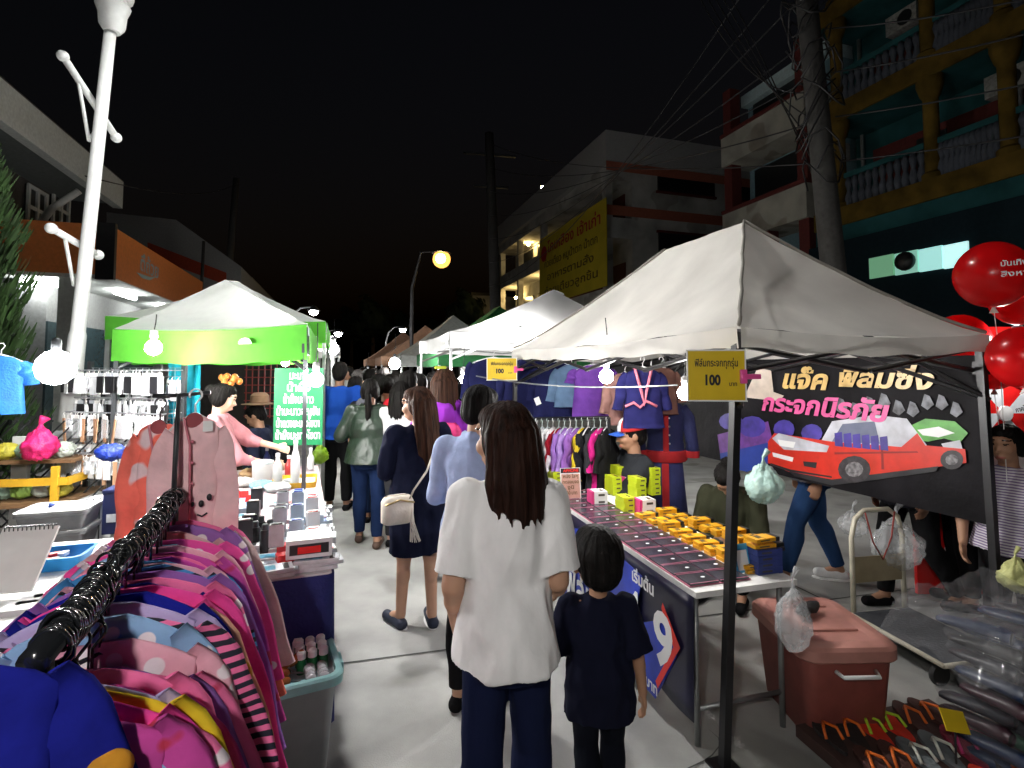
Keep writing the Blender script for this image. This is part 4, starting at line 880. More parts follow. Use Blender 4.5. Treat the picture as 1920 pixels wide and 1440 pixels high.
for o in patched:
    for dz in (0, -.24):
        mm = wm(o); b = MB(); ks = 1 if o is not patched[0] else .62; b.ell((0, 0, 0), (.056 * ks, .0155, .045 * ks), M=mm @ Matrix.Translation((.22 - .2 * dz, 0, -.2 + dz)), n=16, m=10); b.build('sleeve_patch', mat('amber_patch', (.6, .26, .015), .9, var=.3, bump=.3), o, True)
# coral and pale pink pyjamas on higher hangers at the far end
for (px, py, Y, nm, c, kd, lab) in ((300, 795, 1.97, 0, (.95, .2, .14), 3, 'coral red pyjama top with buttons on a hanger at the end of the rail'), (366, 782, 1.85, 1, (.92, .6, .62), 2, 'pale pink pyjama top with a bear print hanging at the end of the rail')):
    p_ = at(px, py, Y); t = thing('pyjama_top', lab, 'pyjama top', p_, 0, 'pyjama tops on hangers')
    b = MB(rzm(p_, ra - .25 + .2 * nm)); shirt_mesh(b, .45, .078, .4, .035, 11 + nm, .012, .034); o = b.build('body', [M_cloth, M_str, M_dot, M_blo][3 if nm == 0 else 0], t, True, c); o.modifiers.new('sub', 'SUBSURF').render_levels = 1
    M2 = rzm(p_, ra - .25 + .2 * nm)
    b = MB(M2)
    for k in range(5): b.ell((.0, -.032, -.08 - .07 * k), (.006, .004, .006), n=8, m=6)
    b.tube([V((-.03, -.018, .0)), V((-.008, -.03, -.09)), V((0, -.031, -.45))], .004, 6); b.build('button_strip', mat('pink_trim', (.7, .25, .3), .8) if nm == 0 else mat('rose_trim', (.65, .2, .25), .8), t, True)
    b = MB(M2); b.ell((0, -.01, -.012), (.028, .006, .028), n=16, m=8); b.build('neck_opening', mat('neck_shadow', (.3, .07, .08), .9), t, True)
    if nm:
        b = MB(M2)
        for x_, z_, r_ in ((-.02, -.27, .009), (.03, -.25, .012), (.006, -.27, .012)): b.ell((x_ + .025, -.03, z_ - .02), (r_ * .7, .006, r_), n=10, m=6)
        b.tube([V((0.02, -.031, -.325)), V((.035, -.032, -.332)), V((.05, -.031, -.322))], .003, 6); b.build('bear_print', M_ink, t, True)
        b = MB(M2); b.box((.045, -.032, -.03), (.03, .004, .035)); b.build('size_label', M_paper, t)
    b = MB(M2); hanger_mesh(b, .075); tag(b.build('clothes_hanger', M_dgrey if nm == 0 else M_white, None, True), ('dark hanger of the coral pyjama top' if nm == 0 else 'pale hanger of the pink pyjama top'), 'hanger')
hk = at(335, 752, 1.92); t = thing('hook_rail', 'dark hook arm holding the coral and pink pyjama tops', 'hook arm', hk)
b = MB(); b.tube([r1 + rd * .03, r1 + rd * .05 + UP * .25, V((hk.x, hk.y, hk.z + .02)), V((hk.x, hk.y, hk.z + .03)) + P * .1], .008, 8); b.tube([V((hk.x, hk.y, hk.z + .02)), V((hk.x, hk.y, hk.z + .02)) - P * .08], .008, 8); b.build('bar', M_dgrey, t, True)
# ================================================================== PHONE ACCESSORY TABLE (aisle side)
AZ = .75
c0 = gr(622, 1072, AZ); c1 = gr(606, 948, AZ); c2 = gr(432, 950, AZ)
ua = c1 - c0; AL = ua.length; ua.normalize(); ub = V((-ua.y, ua.x, 0)); ub = ub if ub.x < 0 else -ub; AW = .85
def ap(u, v, z=0): return c0 + ua * u + ub * v + UP * z
AM = frame((0, 0, 0), ua, UP)
def abox(u, v, d, z=0, bev=0, rot=0):
    m_ = AM @ Matrix.Rotation(rot, 4, 'Z'); m_.translation = ap(u, v, z + d[2] / 2); return m_
t = thing('accessory_table', 'phone accessory table under a dark blue cloth', 'table', ap(AL / 2, AW / 2, -AZ))
b = MB(); b.box(None, (AL, AW, .03), M=abox(AL / 2, AW / 2, (AL, AW, .03), -.031)); b.build('table_top', M_white, t)
b = MB()
def skirt(u, v): 
    s_ = u * (AL + AW * .8)
    if s_ < AW * .8: q = ap(-.012, AW * .8 - s_, 0)
    else: q = ap(s_ - AW * .8, -.012, 0)
    return q - UP * (.005 + .68 * v) + V((.012 * math.sin(s_ * 31) * v, .012 * math.cos(s_ * 27) * v, 0))
b.grid(skirt, 80, 10); b.build('tablecloth', mat('navy_cloth', (.012, .018, .13), .85, bump=.3), t, True)
for u in (.05, AL - .05):
    for v in (.05, AW - .05): b = MB(); b.tube([ap(u, v, -.03), ap(u, v, -AZ)], .014, 8); b.build('leg', M_grey, t, True)
# packets
pk_m = [mat('white_packet', (.78, .8, .82), .3, var=.06), mat('pale_blue_packet', (.5, .62, .75), .3), mat('silver_packet', (.6, .62, .66), .25, var=.2), mat('black_packet', (.02, .02, .025), .3), mat('red_packet', (.6, .02, .02), .35)]
protos_p = []
for k, d in enumerate(((.18, .075, .022), (.15, .1, .03), (.12, .08, .04), (.2, .09, .018))):
    t = thing('accessory_box', '', 'box', (0, 0, 0), 0, 'white accessory boxes on the blue table'); b = MB(); b.box((0, 0, d[2] / 2), d, bev=.002); b.build('carton', pk_m[(0, 0, 1, 2)[k]], t)
    b = MB(); b.box((d[0] * .12, 0, d[2] + .0006), (d[0] * .5, d[1] * .6, .0012)); b.build('picture', [mat('grey_photo', (.3, .33, .4), .3, var=.6, scale=30), mat('cyan_photo', (.1, .35, .5), .3, var=.5, scale=30)][k % 2], t)
    b = MB(); b.box((-d[0] * .35, 0, d[2] + .0006), (d[0] * .12, d[1] * .8, .0012)); b.build('print_strip', [M_ink, mat('red_print'), mat('blue_ink', (.02, .06, .4), .4), M_ink][k], t); protos_p.append((t, d))
rr = random.Random(11); used = set(); cnt = 0
for u in np.arange(.06, AL - .03, .115):
    for v in np.arange(.06, .7, .19):
        k = rr.randrange(4); pr, d = protos_p[k]
        for s_ in range(1 + (rr.random() < .55) + (u < .25 and v < .2) * 2):
            lab = '%s box on the blue table, row %s from the bin, %s%s' % (('slim white', 'wide white', 'pale blue', 'long silver')[k], ordn[int(round((u - .06) / .115))].replace('nearest', 'one'), ('aisle side', 'aisle half', 'rail half', 'rail side')[min(3, int(round((v - .06) / .19)))], '' if not s_ else ', upper' if s_ == 1 else ', third up' if s_ == 2 else ', topmost')
            o = dup(pr) if k in used else pr; used.add(k); o['label'] = lab
            o.location = ap(u + rr.uniform(-.02, .02), v + rr.uniform(-.02, .02), .001 + s_ * (d[2] + .001)); o.rotation_euler = (0, 0, math.atan2(ub.y, ub.x) + rr.uniform(-.15, .15))
for k in range(16):
    u_, v_ = .2 + .062 * k, (.08, .25, .4, .16)[k % 4]; q = ap(u_, v_, .075); nm = ('upright white', 'upright silver', 'upright black', 'upright pale blue')[k % 4]
    t = thing('accessory_carton', '%s carton standing on the blue table, %s from the bin' % (nm, ordn[k].replace('nearest', 'first')), 'carton', q, 0, 'upright cartons on the accessory table')
    b = MB(rzm(q, math.atan2(ub.y, ub.x) + rr.uniform(-.3, .3))); b.box((0, 0, .035 + .01 * (k % 3)), (.07, .03, .09 + .02 * (k % 3)), bev=.002); b.build('carton', pk_m[(0, 2, 3, 1)[k % 4]], t)
    b = MB(rzm(q, math.atan2(ub.y, ub.x))); b.box((0, 0, .082 + .02 * (k % 3)), (.05, .022, .006)); b.build('label', [mat('red_print'), M_ink, M_paper, mat('blue_ink')][k % 4], t)
# tall black tubes, red packets, red and blue boxes
for k, (px, py) in enumerate(((478, 1012), (496, 1018), (489, 1000), (505, 1008), (470, 1000))):
    q = gr(px, py + 20, AZ); t = thing('spray_can', ('matt black can at the rail end of the accessory table', 'matt black can with grey cap beside the red packets', 'matt black can standing behind two others', 'navy can among the black ones', 'black can nearest the pyjama sleeve')[k], 'can', q, 0, 'dark cans on the accessory table')
    b = MB(); b.lathe([(.022, 0), (.024, .004), (.024, .11), (.02, .12)], q, 14); b.build('body', M_black if k != 3 else M_bb, t, 2); b = MB(); b.lathe([(.016, .121), (.016, .145), (.012, .15)], q, 12); b.build('cap', M_dgrey, t, 2)
for k, (px, py) in enumerate(((532, 1040), (543, 1058), (528, 1060))):
    q = gr(px, py, AZ); b = MB(); b.box((0, 0, .06), (.05, .06, .05), bev=.004, M=rzm(q + UP * (.03 + .0 * k), .3 * k)); o = b.build('red_packet', mat('glossy_red', (.7, .015, .015), .25, var=.1))
    tag(o, ('bright red packet beside the black cans', 'bright red packet above the beige basket', 'bright red packet lying in front of the other two')[k], 'packet', 'red packets on the accessory table')
for k, (px, py) in enumerate(((447, 955), (475, 962))):
    q = gr(px, py, AZ); t = thing('gadget_box', ('red topped gadget box nearest the pyjamas', 'red topped gadget box next to the white packets')[k], 'box', q, 0, 'red and blue gadget boxes')
    m_ = frame(q + UP * .05, V((.95, .3, 0)), V((.2, -.6, .75))); b = MB(); b.box(None, (.1, .14, .035), bev=.003, M=m_); b.build('carton', mat('gadget_blue', (.25, .35, .55), .35), t)
    b = MB(); m2 = m_.copy(); m2.translation += m_.to_3x3() @ V((0, .045, .003)); b.box(None, (.104, .052, .036), M=m2); b.build('lid', mat('glossy_red'), t)
# beige basket at the near edge
q = ap(-.13, .42, -.075)
t = thing('plastic_basket', 'beige slotted plastic basket at the near edge of the accessory table', 'basket', q)
ba = math.atan2(ub.y, ub.x)
b = MB(rzm(q, ba)); Wb, Db, Hb = .27, .16, .1
for i in range(11):
    x = -Wb / 2 + Wb * i / 10
    for y in (-Db / 2, Db / 2): b.box((x, y, Hb / 2), (.012, .006, Hb))
for j in range(4):
    z = .006 + (Hb - .012) * j / 3
    for y in (-Db / 2, Db / 2): b.box((0, y, z), (Wb, .0075, .012))
    for x in (-Wb / 2, Wb / 2): b.box((x, 0, z), (.0075, Db, .0125))
for i in range(7):
    for x in (-Wb / 2, Wb / 2): b.box((x, -Db / 2 + Db * i / 6, Hb / 2), (.006, .012, Hb))
b.box((0, 0, .003), (Wb, Db, .006)); b.box((0, -Db / 2 - .006, Hb), (Wb + .03, .016, .012), bev=.003); b.box((0, Db / 2 + .006, Hb), (Wb + .03, .016, .012), bev=.003)
b.build('slatted_body', mat('beige_plastic', (.66, .55, .38), .45), t)
for k in range(5):
    b = MB(rzm(q, ba)); b.box((-.1 + .05 * k, .01 * (k % 2), .065 + .01 * (k % 2)), (.042, .1, .1), bev=.004); tag(b.build('accessory_packet', [mat('white_packet'), mat('silver_packet'), mat('white_packet'), mat('pale_blue_packet'), mat('white_packet')][k]), ('first', 'second', 'third', 'fourth', 'fifth')[k] + ' packet from the rail side standing in the beige basket', 'packet', 'packets in the beige basket')
# box with red window at the corner
q = ap(.12, .12, 0); t = thing('display_box', 'white display box with a dark window and red goods at the table corner', 'box', q)
b = MB(); b.box(None, (.16, .2, .085), bev=.003, M=abox(.08, .1, (0, 0, .085), .075)); b.build('carton', mat('white_packet'), t)
b = MB(); b.box(None, (.008, .17, .045), M=abox(-.0015, .1, (0, 0, .045), .095)); b.build('window', M_ink, t); b = MB(); b.box(None, (.01, .1, .03), M=abox(-.0025, .1, (0, 0, .03), .1)); b.build('red_goods', mat('glossy_red'), t)
# ------------------------------------------------------------------ storage bin with teal rim
bz = gr(560, 1392); fl_ = gr(636, 1398); 
zr = .45; e_r = gr(640, 1262, zr); e_b = gr(612, 1172, zr); e_l = gr(505, 1262, zr)
bd = (e_b - e_r).normalized(); bw = V((bd.y, -bd.x, 0)); bw = bw if bw.x < 0 else -bw; bl = .36; bwid = .42
bc = e_r + bd * bl / 2 + bw * bwid / 2; bc.z = 0
BM_ = frame(bc, bd, UP)
def rrect(lx, ly, r, n=5):
    out = []
    for cx, cy, a0 in ((lx - r, ly - r, 0), (-lx + r, ly - r, 90), (-lx + r, -ly + r, 180), (lx - r, -ly + r, 270)):
        for i in range(n): a = R(a0 + 90 * i / (n - 1)); out.append((cx + r * math.cos(a), cy + r * math.sin(a)))
    return out
def tub(b, prof, lx, ly, r):
    """loft of rounded rectangles; prof = (inset, z)"""
    vs = []; fs = []; n = 20
    for ins, z in prof: vs += [(x, y, z) for x, y in rrect(lx - ins, ly - ins, max(r - ins * .5, .01))]
    for i in range(len(prof) - 1):
        for k in range(n): fs.append((i * n + k, i * n + (k + 1) % n, (i + 1) * n + (k + 1) % n, (i + 1) * n + k))
    fs.append(tuple(range(n))[::-1]); fs.append(tuple((len(prof) - 1) * n + k for k in range(n))); b.add(vs, fs)
t = thing('storage_bin', 'grey translucent storage bin with a teal rim below the accessory table', 'storage bin', bc)
b = MB(BM_); tub(b, [(.05, 0), (.045, .012), (.012, zr - .03), (.006, zr - .02), (.02, zr - .02), (.045, .4), (.06, .4)], bl / 2, bwid / 2, .05); b.build('tub', mat('grey_translucent', (.34, .36, .37), .35, var=.05, translu=.15), t, 2)
b = MB(BM_); tub(b, [(-.004, zr - .045), (-.014, zr - .04), (-.014, zr - .008), (-.006, zr), (.014, zr), (.018, zr - .03)], bl / 2, bwid / 2, .05)
b.f.pop(); b.mi.pop(); b.build('rim', mat('teal_rim', (.3, .58, .58), .35), t, 2)
b = MB(BM_); b.box((0, -bwid / 2 - .022, zr - .05), (.1, .018, .05), bev=.005); b.build('latch', mat('teal_rim'), t)
rr = random.Random(4)
for k in range(9):     # green torches
    x = -.02 + .055 * (k % 3); y = -.16 + .045 * (k // 3); q = BM_ @ V((x, y, .385)); tt = thing('green_canister', '%s in the bin, %s row' % (('green capped canister', 'green canister with pale lid', 'dark green canister')[k % 3], ('outer', 'middle', 'inner')[k // 3]), 'canister', q, 0, 'green canisters in the storage bin')
    b = MB(); b.lathe([(.018, 0), (.019, .005), (.019, .08)], q, 12); b.build('body', mat('bottle_green', (.02, .2, .06), .25), tt, 2); b = MB(); b.lathe([(.0195, .081), (.0195, .105), (.015, .11)], q, 12); b.build('cap', M_paper, tt, 2)
for k in range(12):    # amber screwdriver handles
    q = BM_ @ V((-.1 + .04 * (k % 4), -.02 + .05 * (k // 4), .425 + .012 * (k % 3))); d_ = V((rr.uniform(-1, 1), rr.uniform(-1, 1), rr.uniform(.2, .8))).normalized()
    tt = thing('screwdriver', 'amber handled screwdriver in the heap at the front of the bin', 'screwdriver', q, 0, 'amber screwdrivers in the storage bin'); b = MB(); b.tube([q, q + d_ * .015, q + d_ * .06, q + d_ * .075], [.012, .019, .017, .012], 10); b.build('handle', mat('amber_plastic', (.35, .1, .015), .12, coat=.5), tt, True)
    b = MB(); b.tube([q, q - d_ * .07], .004, 6); b.build('shank', M_grey, tt)
for k in range(8):
    q = BM_ @ V((-.13 + .03 * (k % 4), -.15 + .05 * (k // 4), .43)); b = MB(); b.ell((0, 0, 0), (.026, .022, .02), M=rzm(q, k), n=12, m=8); b.ell((.02, .01, .01), (.02, .018, .018), M=rzm(q, k), n=10, m=6); tag(b.build('plastic_sachet', M_clear, None, True), 'clear plastic sachet heaped in the front corner of the bin', 'sachet', 'clear sachets in the bin')
for k in range(5):
    q = BM_ @ V((.12, -.12 + .055 * k, .42)); b = MB(); b.box((0, 0, 0), (.035, .045, .1 + .02 * (k % 2)), bev=.003, M=rzm(q, .2 * k)); tag(b.build('battery_pack', [mat('violet_packet', (.2, .16, .5), .35), mat('white_packet'), mat('black_packet'), mat('white_packet'), mat('black_packet')][k]), '%s small pack at the back of the bin' % ('violet', 'white', 'black', 'taller white', 'second black')[k], 'pack', 'small packs in the storage bin')
# ------------------------------------------------------------------ drinks stall table
DZ = .8
d0 = gr(612, 968, DZ); d1 = gr(596, 872, DZ); da = (d1 - d0); DL_ = da.length; da.normalize(); db = V((-da.y, da.x, 0)); db = db if db.x < 0 else -db
def dp(u, v, z=0): return d0 + da * u + db * v + UP * z
t = thing('drinks_table', 'drinks stall table under a pale pink cloth', 'table', dp(DL_ / 2, .4, -DZ))
m_ = frame(dp(DL_ / 2, .5, -.016), da, UP); b = MB(); b.box(None, (DL_, 1.0, .03), M=m_); b.build('table_top', mat('pale_pink_cloth', (.62, .48, .5), .85, bump=.2), t)
b = MB(); b.grid(lambda u, v: (dp(-.015, .75 - u * 1.0, -.01) if u < .75 else dp((u - .75) * 1.6, -.012, -.01)) - UP * v * .45 + V((.014 * math.sin(u * 60) * v, .014 * math.cos(u * 50) * v, 0)), 70, 8); b.build('tablecloth', mat('pale_pink_cloth'), t, True)
for u in (.05, DL_ - .05):
    for v in (.05, .9): b = MB(); b.tube([dp(u, v, -.03), dp(u, v, -DZ)], .014, 8); b.build('leg', M_grey, t, True)
q = gr(552, 908, DZ); t = thing('serving_tray', 'yellow edged serving tray on the pink cloth', 'tray', q); b = MB(rzm(q, SANG)); b.box((0, 0, .008), (.3, .34, .014)); b.build('base', M_paper, t)
b = MB(rzm(q, SANG)); b.box((0, -.17, .022), (.31, .012, .04)); b.box((0, .17, .022), (.31, .012, .04)); b.box((-.155, 0, .022), (.012, .33, .042)); b.box((.155, 0, .022), (.012, .33, .042)); b.build('edge', mat('amber_edge', (.7, .4, .03), .4), t)
def bottle(px, py, h, r, m, lab, capm=None):
    q = gr(px, py, DZ + .015); t = thing('drink_bottle', lab, 'bottle', q, 0, 'bottles on the drinks table'); b = MB(); b.lathe([(r * .9, 0), (r, .01), (r, h * .6), (r * .92, h * .66), (r * .45, h * .86), (r * .42, h)], q, 14); b.build('body', m, t, 2)
    b = MB(); b.lathe([(r * .5, h), (r * .5, h + .025), (r * .3, h + .028)], q, 12); b.build('cap', capm or M_white, t, 2)
M_milky = mat('milky_plastic', (.78, .8, .8), .3, var=.03, translu=.3)
bottle(520, 905, .2, .035, M_milky, 'milky white bottle beside the picture box'); bottle(553, 905, .3, .034, M_milky, 'tall clear white cup stack on the yellow tray'); bottle(541, 892, .14, .03, mat('dark_red_bottle', (.3, .03, .03), .3), 'dark red bottle behind the milky one'); bottle(582, 880, .16, .03, M_milky, 'white bottle behind the black tent pole'); bottle(500, 872, .13, .028, mat('navy_bottle', (.03, .04, .2), .3), 'small navy bottle in the second row')
q = gr(492, 900, DZ); t = thing('food_tub', 'clear round food tub with flower picture on the drinks table', 'tub', q); b = MB(); b.lathe([(.07, 0), (.075, .01), (.08, .13)], q, 18); b.build('body', M_milky, t, 2); b = MB(); b.lathe([(.083, .131), (.083, .15), (.07, .155)], q, 18); b.build('lid', mat('pale_lid', (.6, .7, .7), .4), t, 2)
def bag(c, r, m, lab, sq=1.0, cat='plastic bag', seed=1, knot=True, name='plastic_bag'):
    t = thing(name, lab, cat, c - UP * r[2])
    b = MB(); b.ell(c, r, n=44, m=28)
    def crm(p):
        q = p - c; f = q.z / r[2]; an = math.atan2(q.y, q.x); tp_ = 1 - .55 * max(0, f) ** 1.3 + .12 * max(0, -f) if knot else 1
        pl_ = 1 + (.09 * math.sin(an * 7 + seed) + .07 * math.sin(an * 13 + seed * 2 + f * 2)) * (.4 + .6 * max(0, f))
        q = V((q.x * tp_ * pl_, q.y * tp_ * pl_, q.z)); u = q / max(r)
        return c + q + q.normalized() * min(r) * (.2 * nz3(u, 2.2, seed) + .22 * abs(nz3(u, 5, seed + 1)) + .1 * nz3(u, 11, seed + 2))
    b.v = [crm(p) for p in b.v]
    b.build('body', m, t, True)
    if knot:
        b = MB(); k_ = c + UP * r[2] * .85; b.tube([k_ - UP * .02, k_ + UP * r[2] * .35, k_ + UP * r[2] * .5, k_ + V((.3 * r[0], 0, r[2] * .85))], [r[0] * .5, r[0] * .12, r[0] * .16, r[0] * .35], 9, flat=.5); b.build('knot', m, t, True)
    return t
bag(gr(600, 865, DZ) + UP * .07, (.07, .07, .085), mat('lime_bag', (.3, .55, .03), .3, bump=.4), 'lime green plastic bag hanging at the drinks table corner')
for k, (px, py, c, lab) in enumerate(((455, 912, (.6, .58, .55), 'crumpled white bag on the drinks table by the pyjamas'), (492, 918, (.2, .4, .5), 'crumpled blue cloth on the drinks table'), (520, 922, (.55, .62, .62), 'crumpled pale cloth before the milky bottle'), (470, 893, (.55, .4, .2), 'brown paper bag on the drinks table'))):
    q = gr(px, py, DZ); bag(q + UP * .03, (.09, .07, .035), mat('crumple%d' % k, c, .7, bump=.5), lab, seed=k + 4, knot=False, cat='cloth' if 'cloth' in lab else 'bag', name='crumpled_bundle')
# green menu board
q = at(560, 762, 4.75); t = thing('menu_board', 'tall green menu board with white lettering at the drinks stall', 'sign', V((q.x, q.y, 0)))
mx = V((.99, .1, 0)).normalized(); mn = V((mx.y, -mx.x, 0)); W, H = .42, .68
b = MB(); b.box(None, (W, H, .012), M=frame(q, mx, mn)); b.build('panel', mat('menu_green', (.005, .17, .06), .4, var=.05), t)
for k, s_ in enumerate(('มะนาว', 'น้ำผึ้ง', 'น้ำผึ้งมะนาว', 'น้ำมะนาวอัญชัน', 'น้ำแดงมะนาวโซดา', 'น้ำผึ้งมะนาวโซดา')): text(s_, q + mn * .009 + UP * (.27 - .105 * k), mx, UP, .1, M_whiteink, t, width=(.16, .2, .26, .37, .37, .38)[k], bold=.02)
b = MB(); b.box(None, (.02, q.z - H / 2, .02), M=rzm(V((q.x, q.y + .03, (q.z - H / 2) / 2)), 0)); b.build('post', M_grey, t)
# ------------------------------------------------------------------ grid rack with hanging accessories
gx0 = gr(155, 1048); gY = gx0.y
G0 = V((gx0.x, gx0.y, 0)); ga = (S * .9 + P * .1).normalized(); 
G1 = at(345, 720, 4.6); G1.z = 0; ga = (G1 - G0); GL = ga.length; ga.normalize(); gnn = V((ga.y, -ga.x, 0))
t = thing('grid_rack', 'grey wire grid rack beside the white lamp post', 'display rack', G0)
M_grid = mat('grid_wire', (.45, .47, .5), .35, .6)
for q in (G0, G0 + ga * GL):
    b = MB(); b.box((q.x, q.y, .88), (.035, .035, 1.76)); b.build('post', M_dgrey, t)
b = MB()
for i in range(int(GL / .07)): b.tube([G0 + ga * (.07 * i + .03) + UP * .62, G0 + ga * (.07 * i + .03) + UP * 1.7], .003, 4)
for j in range(16): b.tube([G0 + UP * (.62 + .072 * j), G0 + ga * GL + UP * (.62 + .072 * j)], .003, 4)
b.build('wire_grid', M_grid, t)
for z, dd in ((1.68, .22), (1.44, .13), (1.32, .2), (1.06, .13), (.98, .26)):
    b = MB(); b.tube([G0 + UP * z + gnn * dd, G0 + ga * GL + UP * z + gnn * dd], .007, 6); 
    for k in range(5): b.tube([G0 + ga * GL * k / 4 + UP * z, G0 + ga * GL * k / 4 + UP * z + gnn * dd], .005, 5)
    b.build('hanging_rail', M_grid, t)
b = MB(); b.box(None, (GL, .35, .03), M=frame(G0 + ga * GL / 2 + gnn * .2 + UP * .6, ga, UP)); b.build('lower_shelf', mat('pale_shelf', (.6, .62, .65), .5), t)
# hanging packs: four kinds, copied
kinds_h = []
for k, (nm, cm, dd) in enumerate((('white phone pouch', mat('white_packet'), (.055, .014, .15)), ('black phone case', M_black, (.07, .012, .14)), ('coiled charging cable', mat('pale_cable', (.7, .72, .75), .4), None), ('clear case packet', M_clear, (.075, .012, .16)), ('tan phone strap', mat('tan_strap', (.5, .28, .16), .6), (.03, .01, .2)))):
    t = thing(nm.replace(' ', '_'), '', nm.split(' ', 1)[1], (0, 0, 0), 0, nm + 's on the grid rack')
    b = MB()
    if dd: b.box((0, 0, -.03 - dd[2] / 2), dd, bev=.003); b.build('pack', cm, t)
    else:
        for j in range(4): b.tube([V((.032 * math.cos(a * .7), .006 * (j - 1.5), -.09 + .055 * math.sin(a * .7))) for a in range(10)], .004, 5)
        b.build('coil', cm, t, True)
    b = MB(); b.box((0, 0, -.018), (.05 if dd is None else max(dd[0] * .8, .03), .004, .032)); b.tube([V((0, 0, -.01)), V((0, 0, .012)), V((0, .012, .018))], .0025, 5); b.build('header_card', M_paper if k != 1 else mat('grey_card', (.4, .42, .45), .5), t)
    kinds_h.append((t, nm))
rr = random.Random(21); used = set()
for row, (z, dd) in enumerate(((1.68, .22), (1.62, .04), (1.44, .13), (1.32, .2), (1.2, .05), (1.06, .13), (.98, .26))):
    nn_ = 28 if row not in (2, 5) else 24
    for i in range(nn_):
        k = rr.choice((0, 1, 2, 0, 1, 3) if row < 3 else (0, 2, 3, 4, 2, 0)); pr, nm = kinds_h[k]
        f = (i + .5) / nn_; lab = '%s, %s along the %s of the grid rack' % (nm, ordn[i].replace('nearest', 'first'), ('top rail', 'upper wires', 'second rail', 'middle rail', 'middle wires', 'fifth rail', 'lowest rail')[row])
        o = dup(pr) if k in used else pr; used.add(k); o['label'] = lab
        o.location = G0 + ga * (GL * f) + gnn * (dd + rr.uniform(-.01, .03)) + UP * (z - .02); o.rotation_euler = (rr.uniform(-.08, .08), rr.uniform(-.05, .05), math.atan2(ga.y, ga.x) + rr.uniform(-.5, .5))
q = at(208, 848, 3.9); bag(q, (.09, .08, .06), mat('bundle_blue', (.008, .03, .26), .5, bump=.5), 'bright blue bundle on the shelf of the grid rack', seed=21, knot=False, cat='bundle', name='cloth_bundle')
q = at(236, 955, 3.45); t = thing('carton', 'navy carton with pale labels under the grid rack shelf', 'carton', q); Mq = rzm(q, .3)
b = MB(Mq); b.box((0, 0, 0), (.2, .16, .26), bev=.006); b.build('body', mat('navy_carton', (.006, .012, .07), .5), t)
b = MB(Mq); b.box((.04, -.081, .06), (.07, .003, .04)); b.build('label', M_paper, t); b = MB(Mq); b.box((-.05, -.081, -.03), (.05, .003, .05)); b.build('label', mat('silver_packet'), t); b = MB(Mq); b.box((0, 0, .133), (.206, .166, .02), bev=.004); b.build('lid', mat('navy_carton'), t)
q = at(92, 972, 3.25); bag(q, (.05, .045, .05), mat('pouch_blue', (.02, .06, .3), .5, bump=.4), 'blue pouch on the grey tub by the plinth', seed=22, cat='pouch', name='blue_pouch')
q = at(182, 975, 3.5); t = thing('hard_case', 'pale hard case with dark ribs on the ground by the grid rack', 'case', q); Mq = rzm(q, .3)
b = MB(Mq); b.box((0, 0, 0), (.12, .13, .3), bev=.02); b.build('shell', mat('pale_shell', (.5, .52, .53), .4), t)
for k in range(3): b = MB(Mq); b.box((-.035 + .035 * k, 0, 0), (.008, .136, .304), bev=.003); b.build('rib', M_dgrey, t)
# grey tubs left of the rack
for k, (px, py, lab) in enumerate(((112, 985, 'grey plastic tub on top of the grey crate by the plinth'), (108, 1022, 'grey crate on the ground by the plinth'))):
    q = at(px, py, 3.3); t = thing('grey_tub', lab, 'tub', q); b = MB(rzm(q - UP * .09, .3)); tub(b, [(.03, 0), (.0, .17), (-.012, .175), (-.012, .19), (.01, .19), (.02, .05)], .17, .13, .03); b.build('body', mat('mid_grey_plastic', (.3, .31, .32), .5), t, 2)
    b = MB(rzm(q - UP * .09, .3)); tub(b, [(-.014, .192), (-.014, .205), (.02, .21)], .17, .13, .03); b.build('lid', mat('light_grey_plastic', (.45, .46, .47), .5), t, 2)
# foreground-left table with white board and blue tray
LZ = .8
l0 = gr(8, 1180, LZ); t = thing('side_table', 'pale side table behind the black rail', 'table', V((l0.x, l0.y + .3, 0)))
lc = gr(70, 1090, LZ); b = MB(); b.box(None, (.7, 1.1, .03), M=rzm(V((lc.x - .12, lc.y, LZ - .016)), SANG)); b.build('table_top', mat('table_white'), t)
for dx in (-.3, .3):
    for dy in (-.5, .5): q = rzm(V((lc.x - .12, lc.y, 0)), SANG) @ V((dx, dy, 0)); b = MB(); b.tube([q, q + UP * (LZ - .03)], .016, 8); b.build('leg', M_grey, t, True)
c = gr(30, 1105, LZ); m_ = frame(c + UP * .12, V((.97, .25, 0)), V((.1, -.75, .65))); t = thing('white_board', 'white spiral bound board leaning on the side table', 'board', c)
b = MB(); b.box(None, (.2, .27, .012), M=m_); b.build('sheet', M_paper, t)
b = MB()
for k in range(12):
    q = m_ @ V((-.085 + .0155 * k, .13, .002)); b.tube([q + V((0, -.012, -.004)), q + V((0, -.012, .014)), q + V((0, .008, .014)), q + V((0, .01, -.006))], .0022, 5)
b.build('spiral_binding', M_black, t)
q = gr(103, 1062, LZ); t = thing('blue_tray', 'blue plastic tray of small goods on the side table', 'tray', q)
b = MB(rzm(q, SANG)); tub(b, [(.025, 0), (.0, .06), (-.008, .064), (.008, .064), (.03, .012)], .13, .1, .03); b.build('body', mat('tray_blue', (.02, .25, .6), .35), t, 2)
for k in range(6): b = MB(); b.box((0, 0, 0), (.045, .03, .02), bev=.004, M=rzm(q + UP * .03 + V((-.06 + .04 * (k % 3), -.03 + .05 * (k // 3), .004 * k)), k)); tag(b.build('small_item', [M_paper, mat('red_packet'), mat('silver_packet')][k % 3]), '%s small item in the blue tray' % ('white', 'red', 'silver', 'second white', 'second red', 'second silver')[k], 'item', 'small goods in the blue tray')
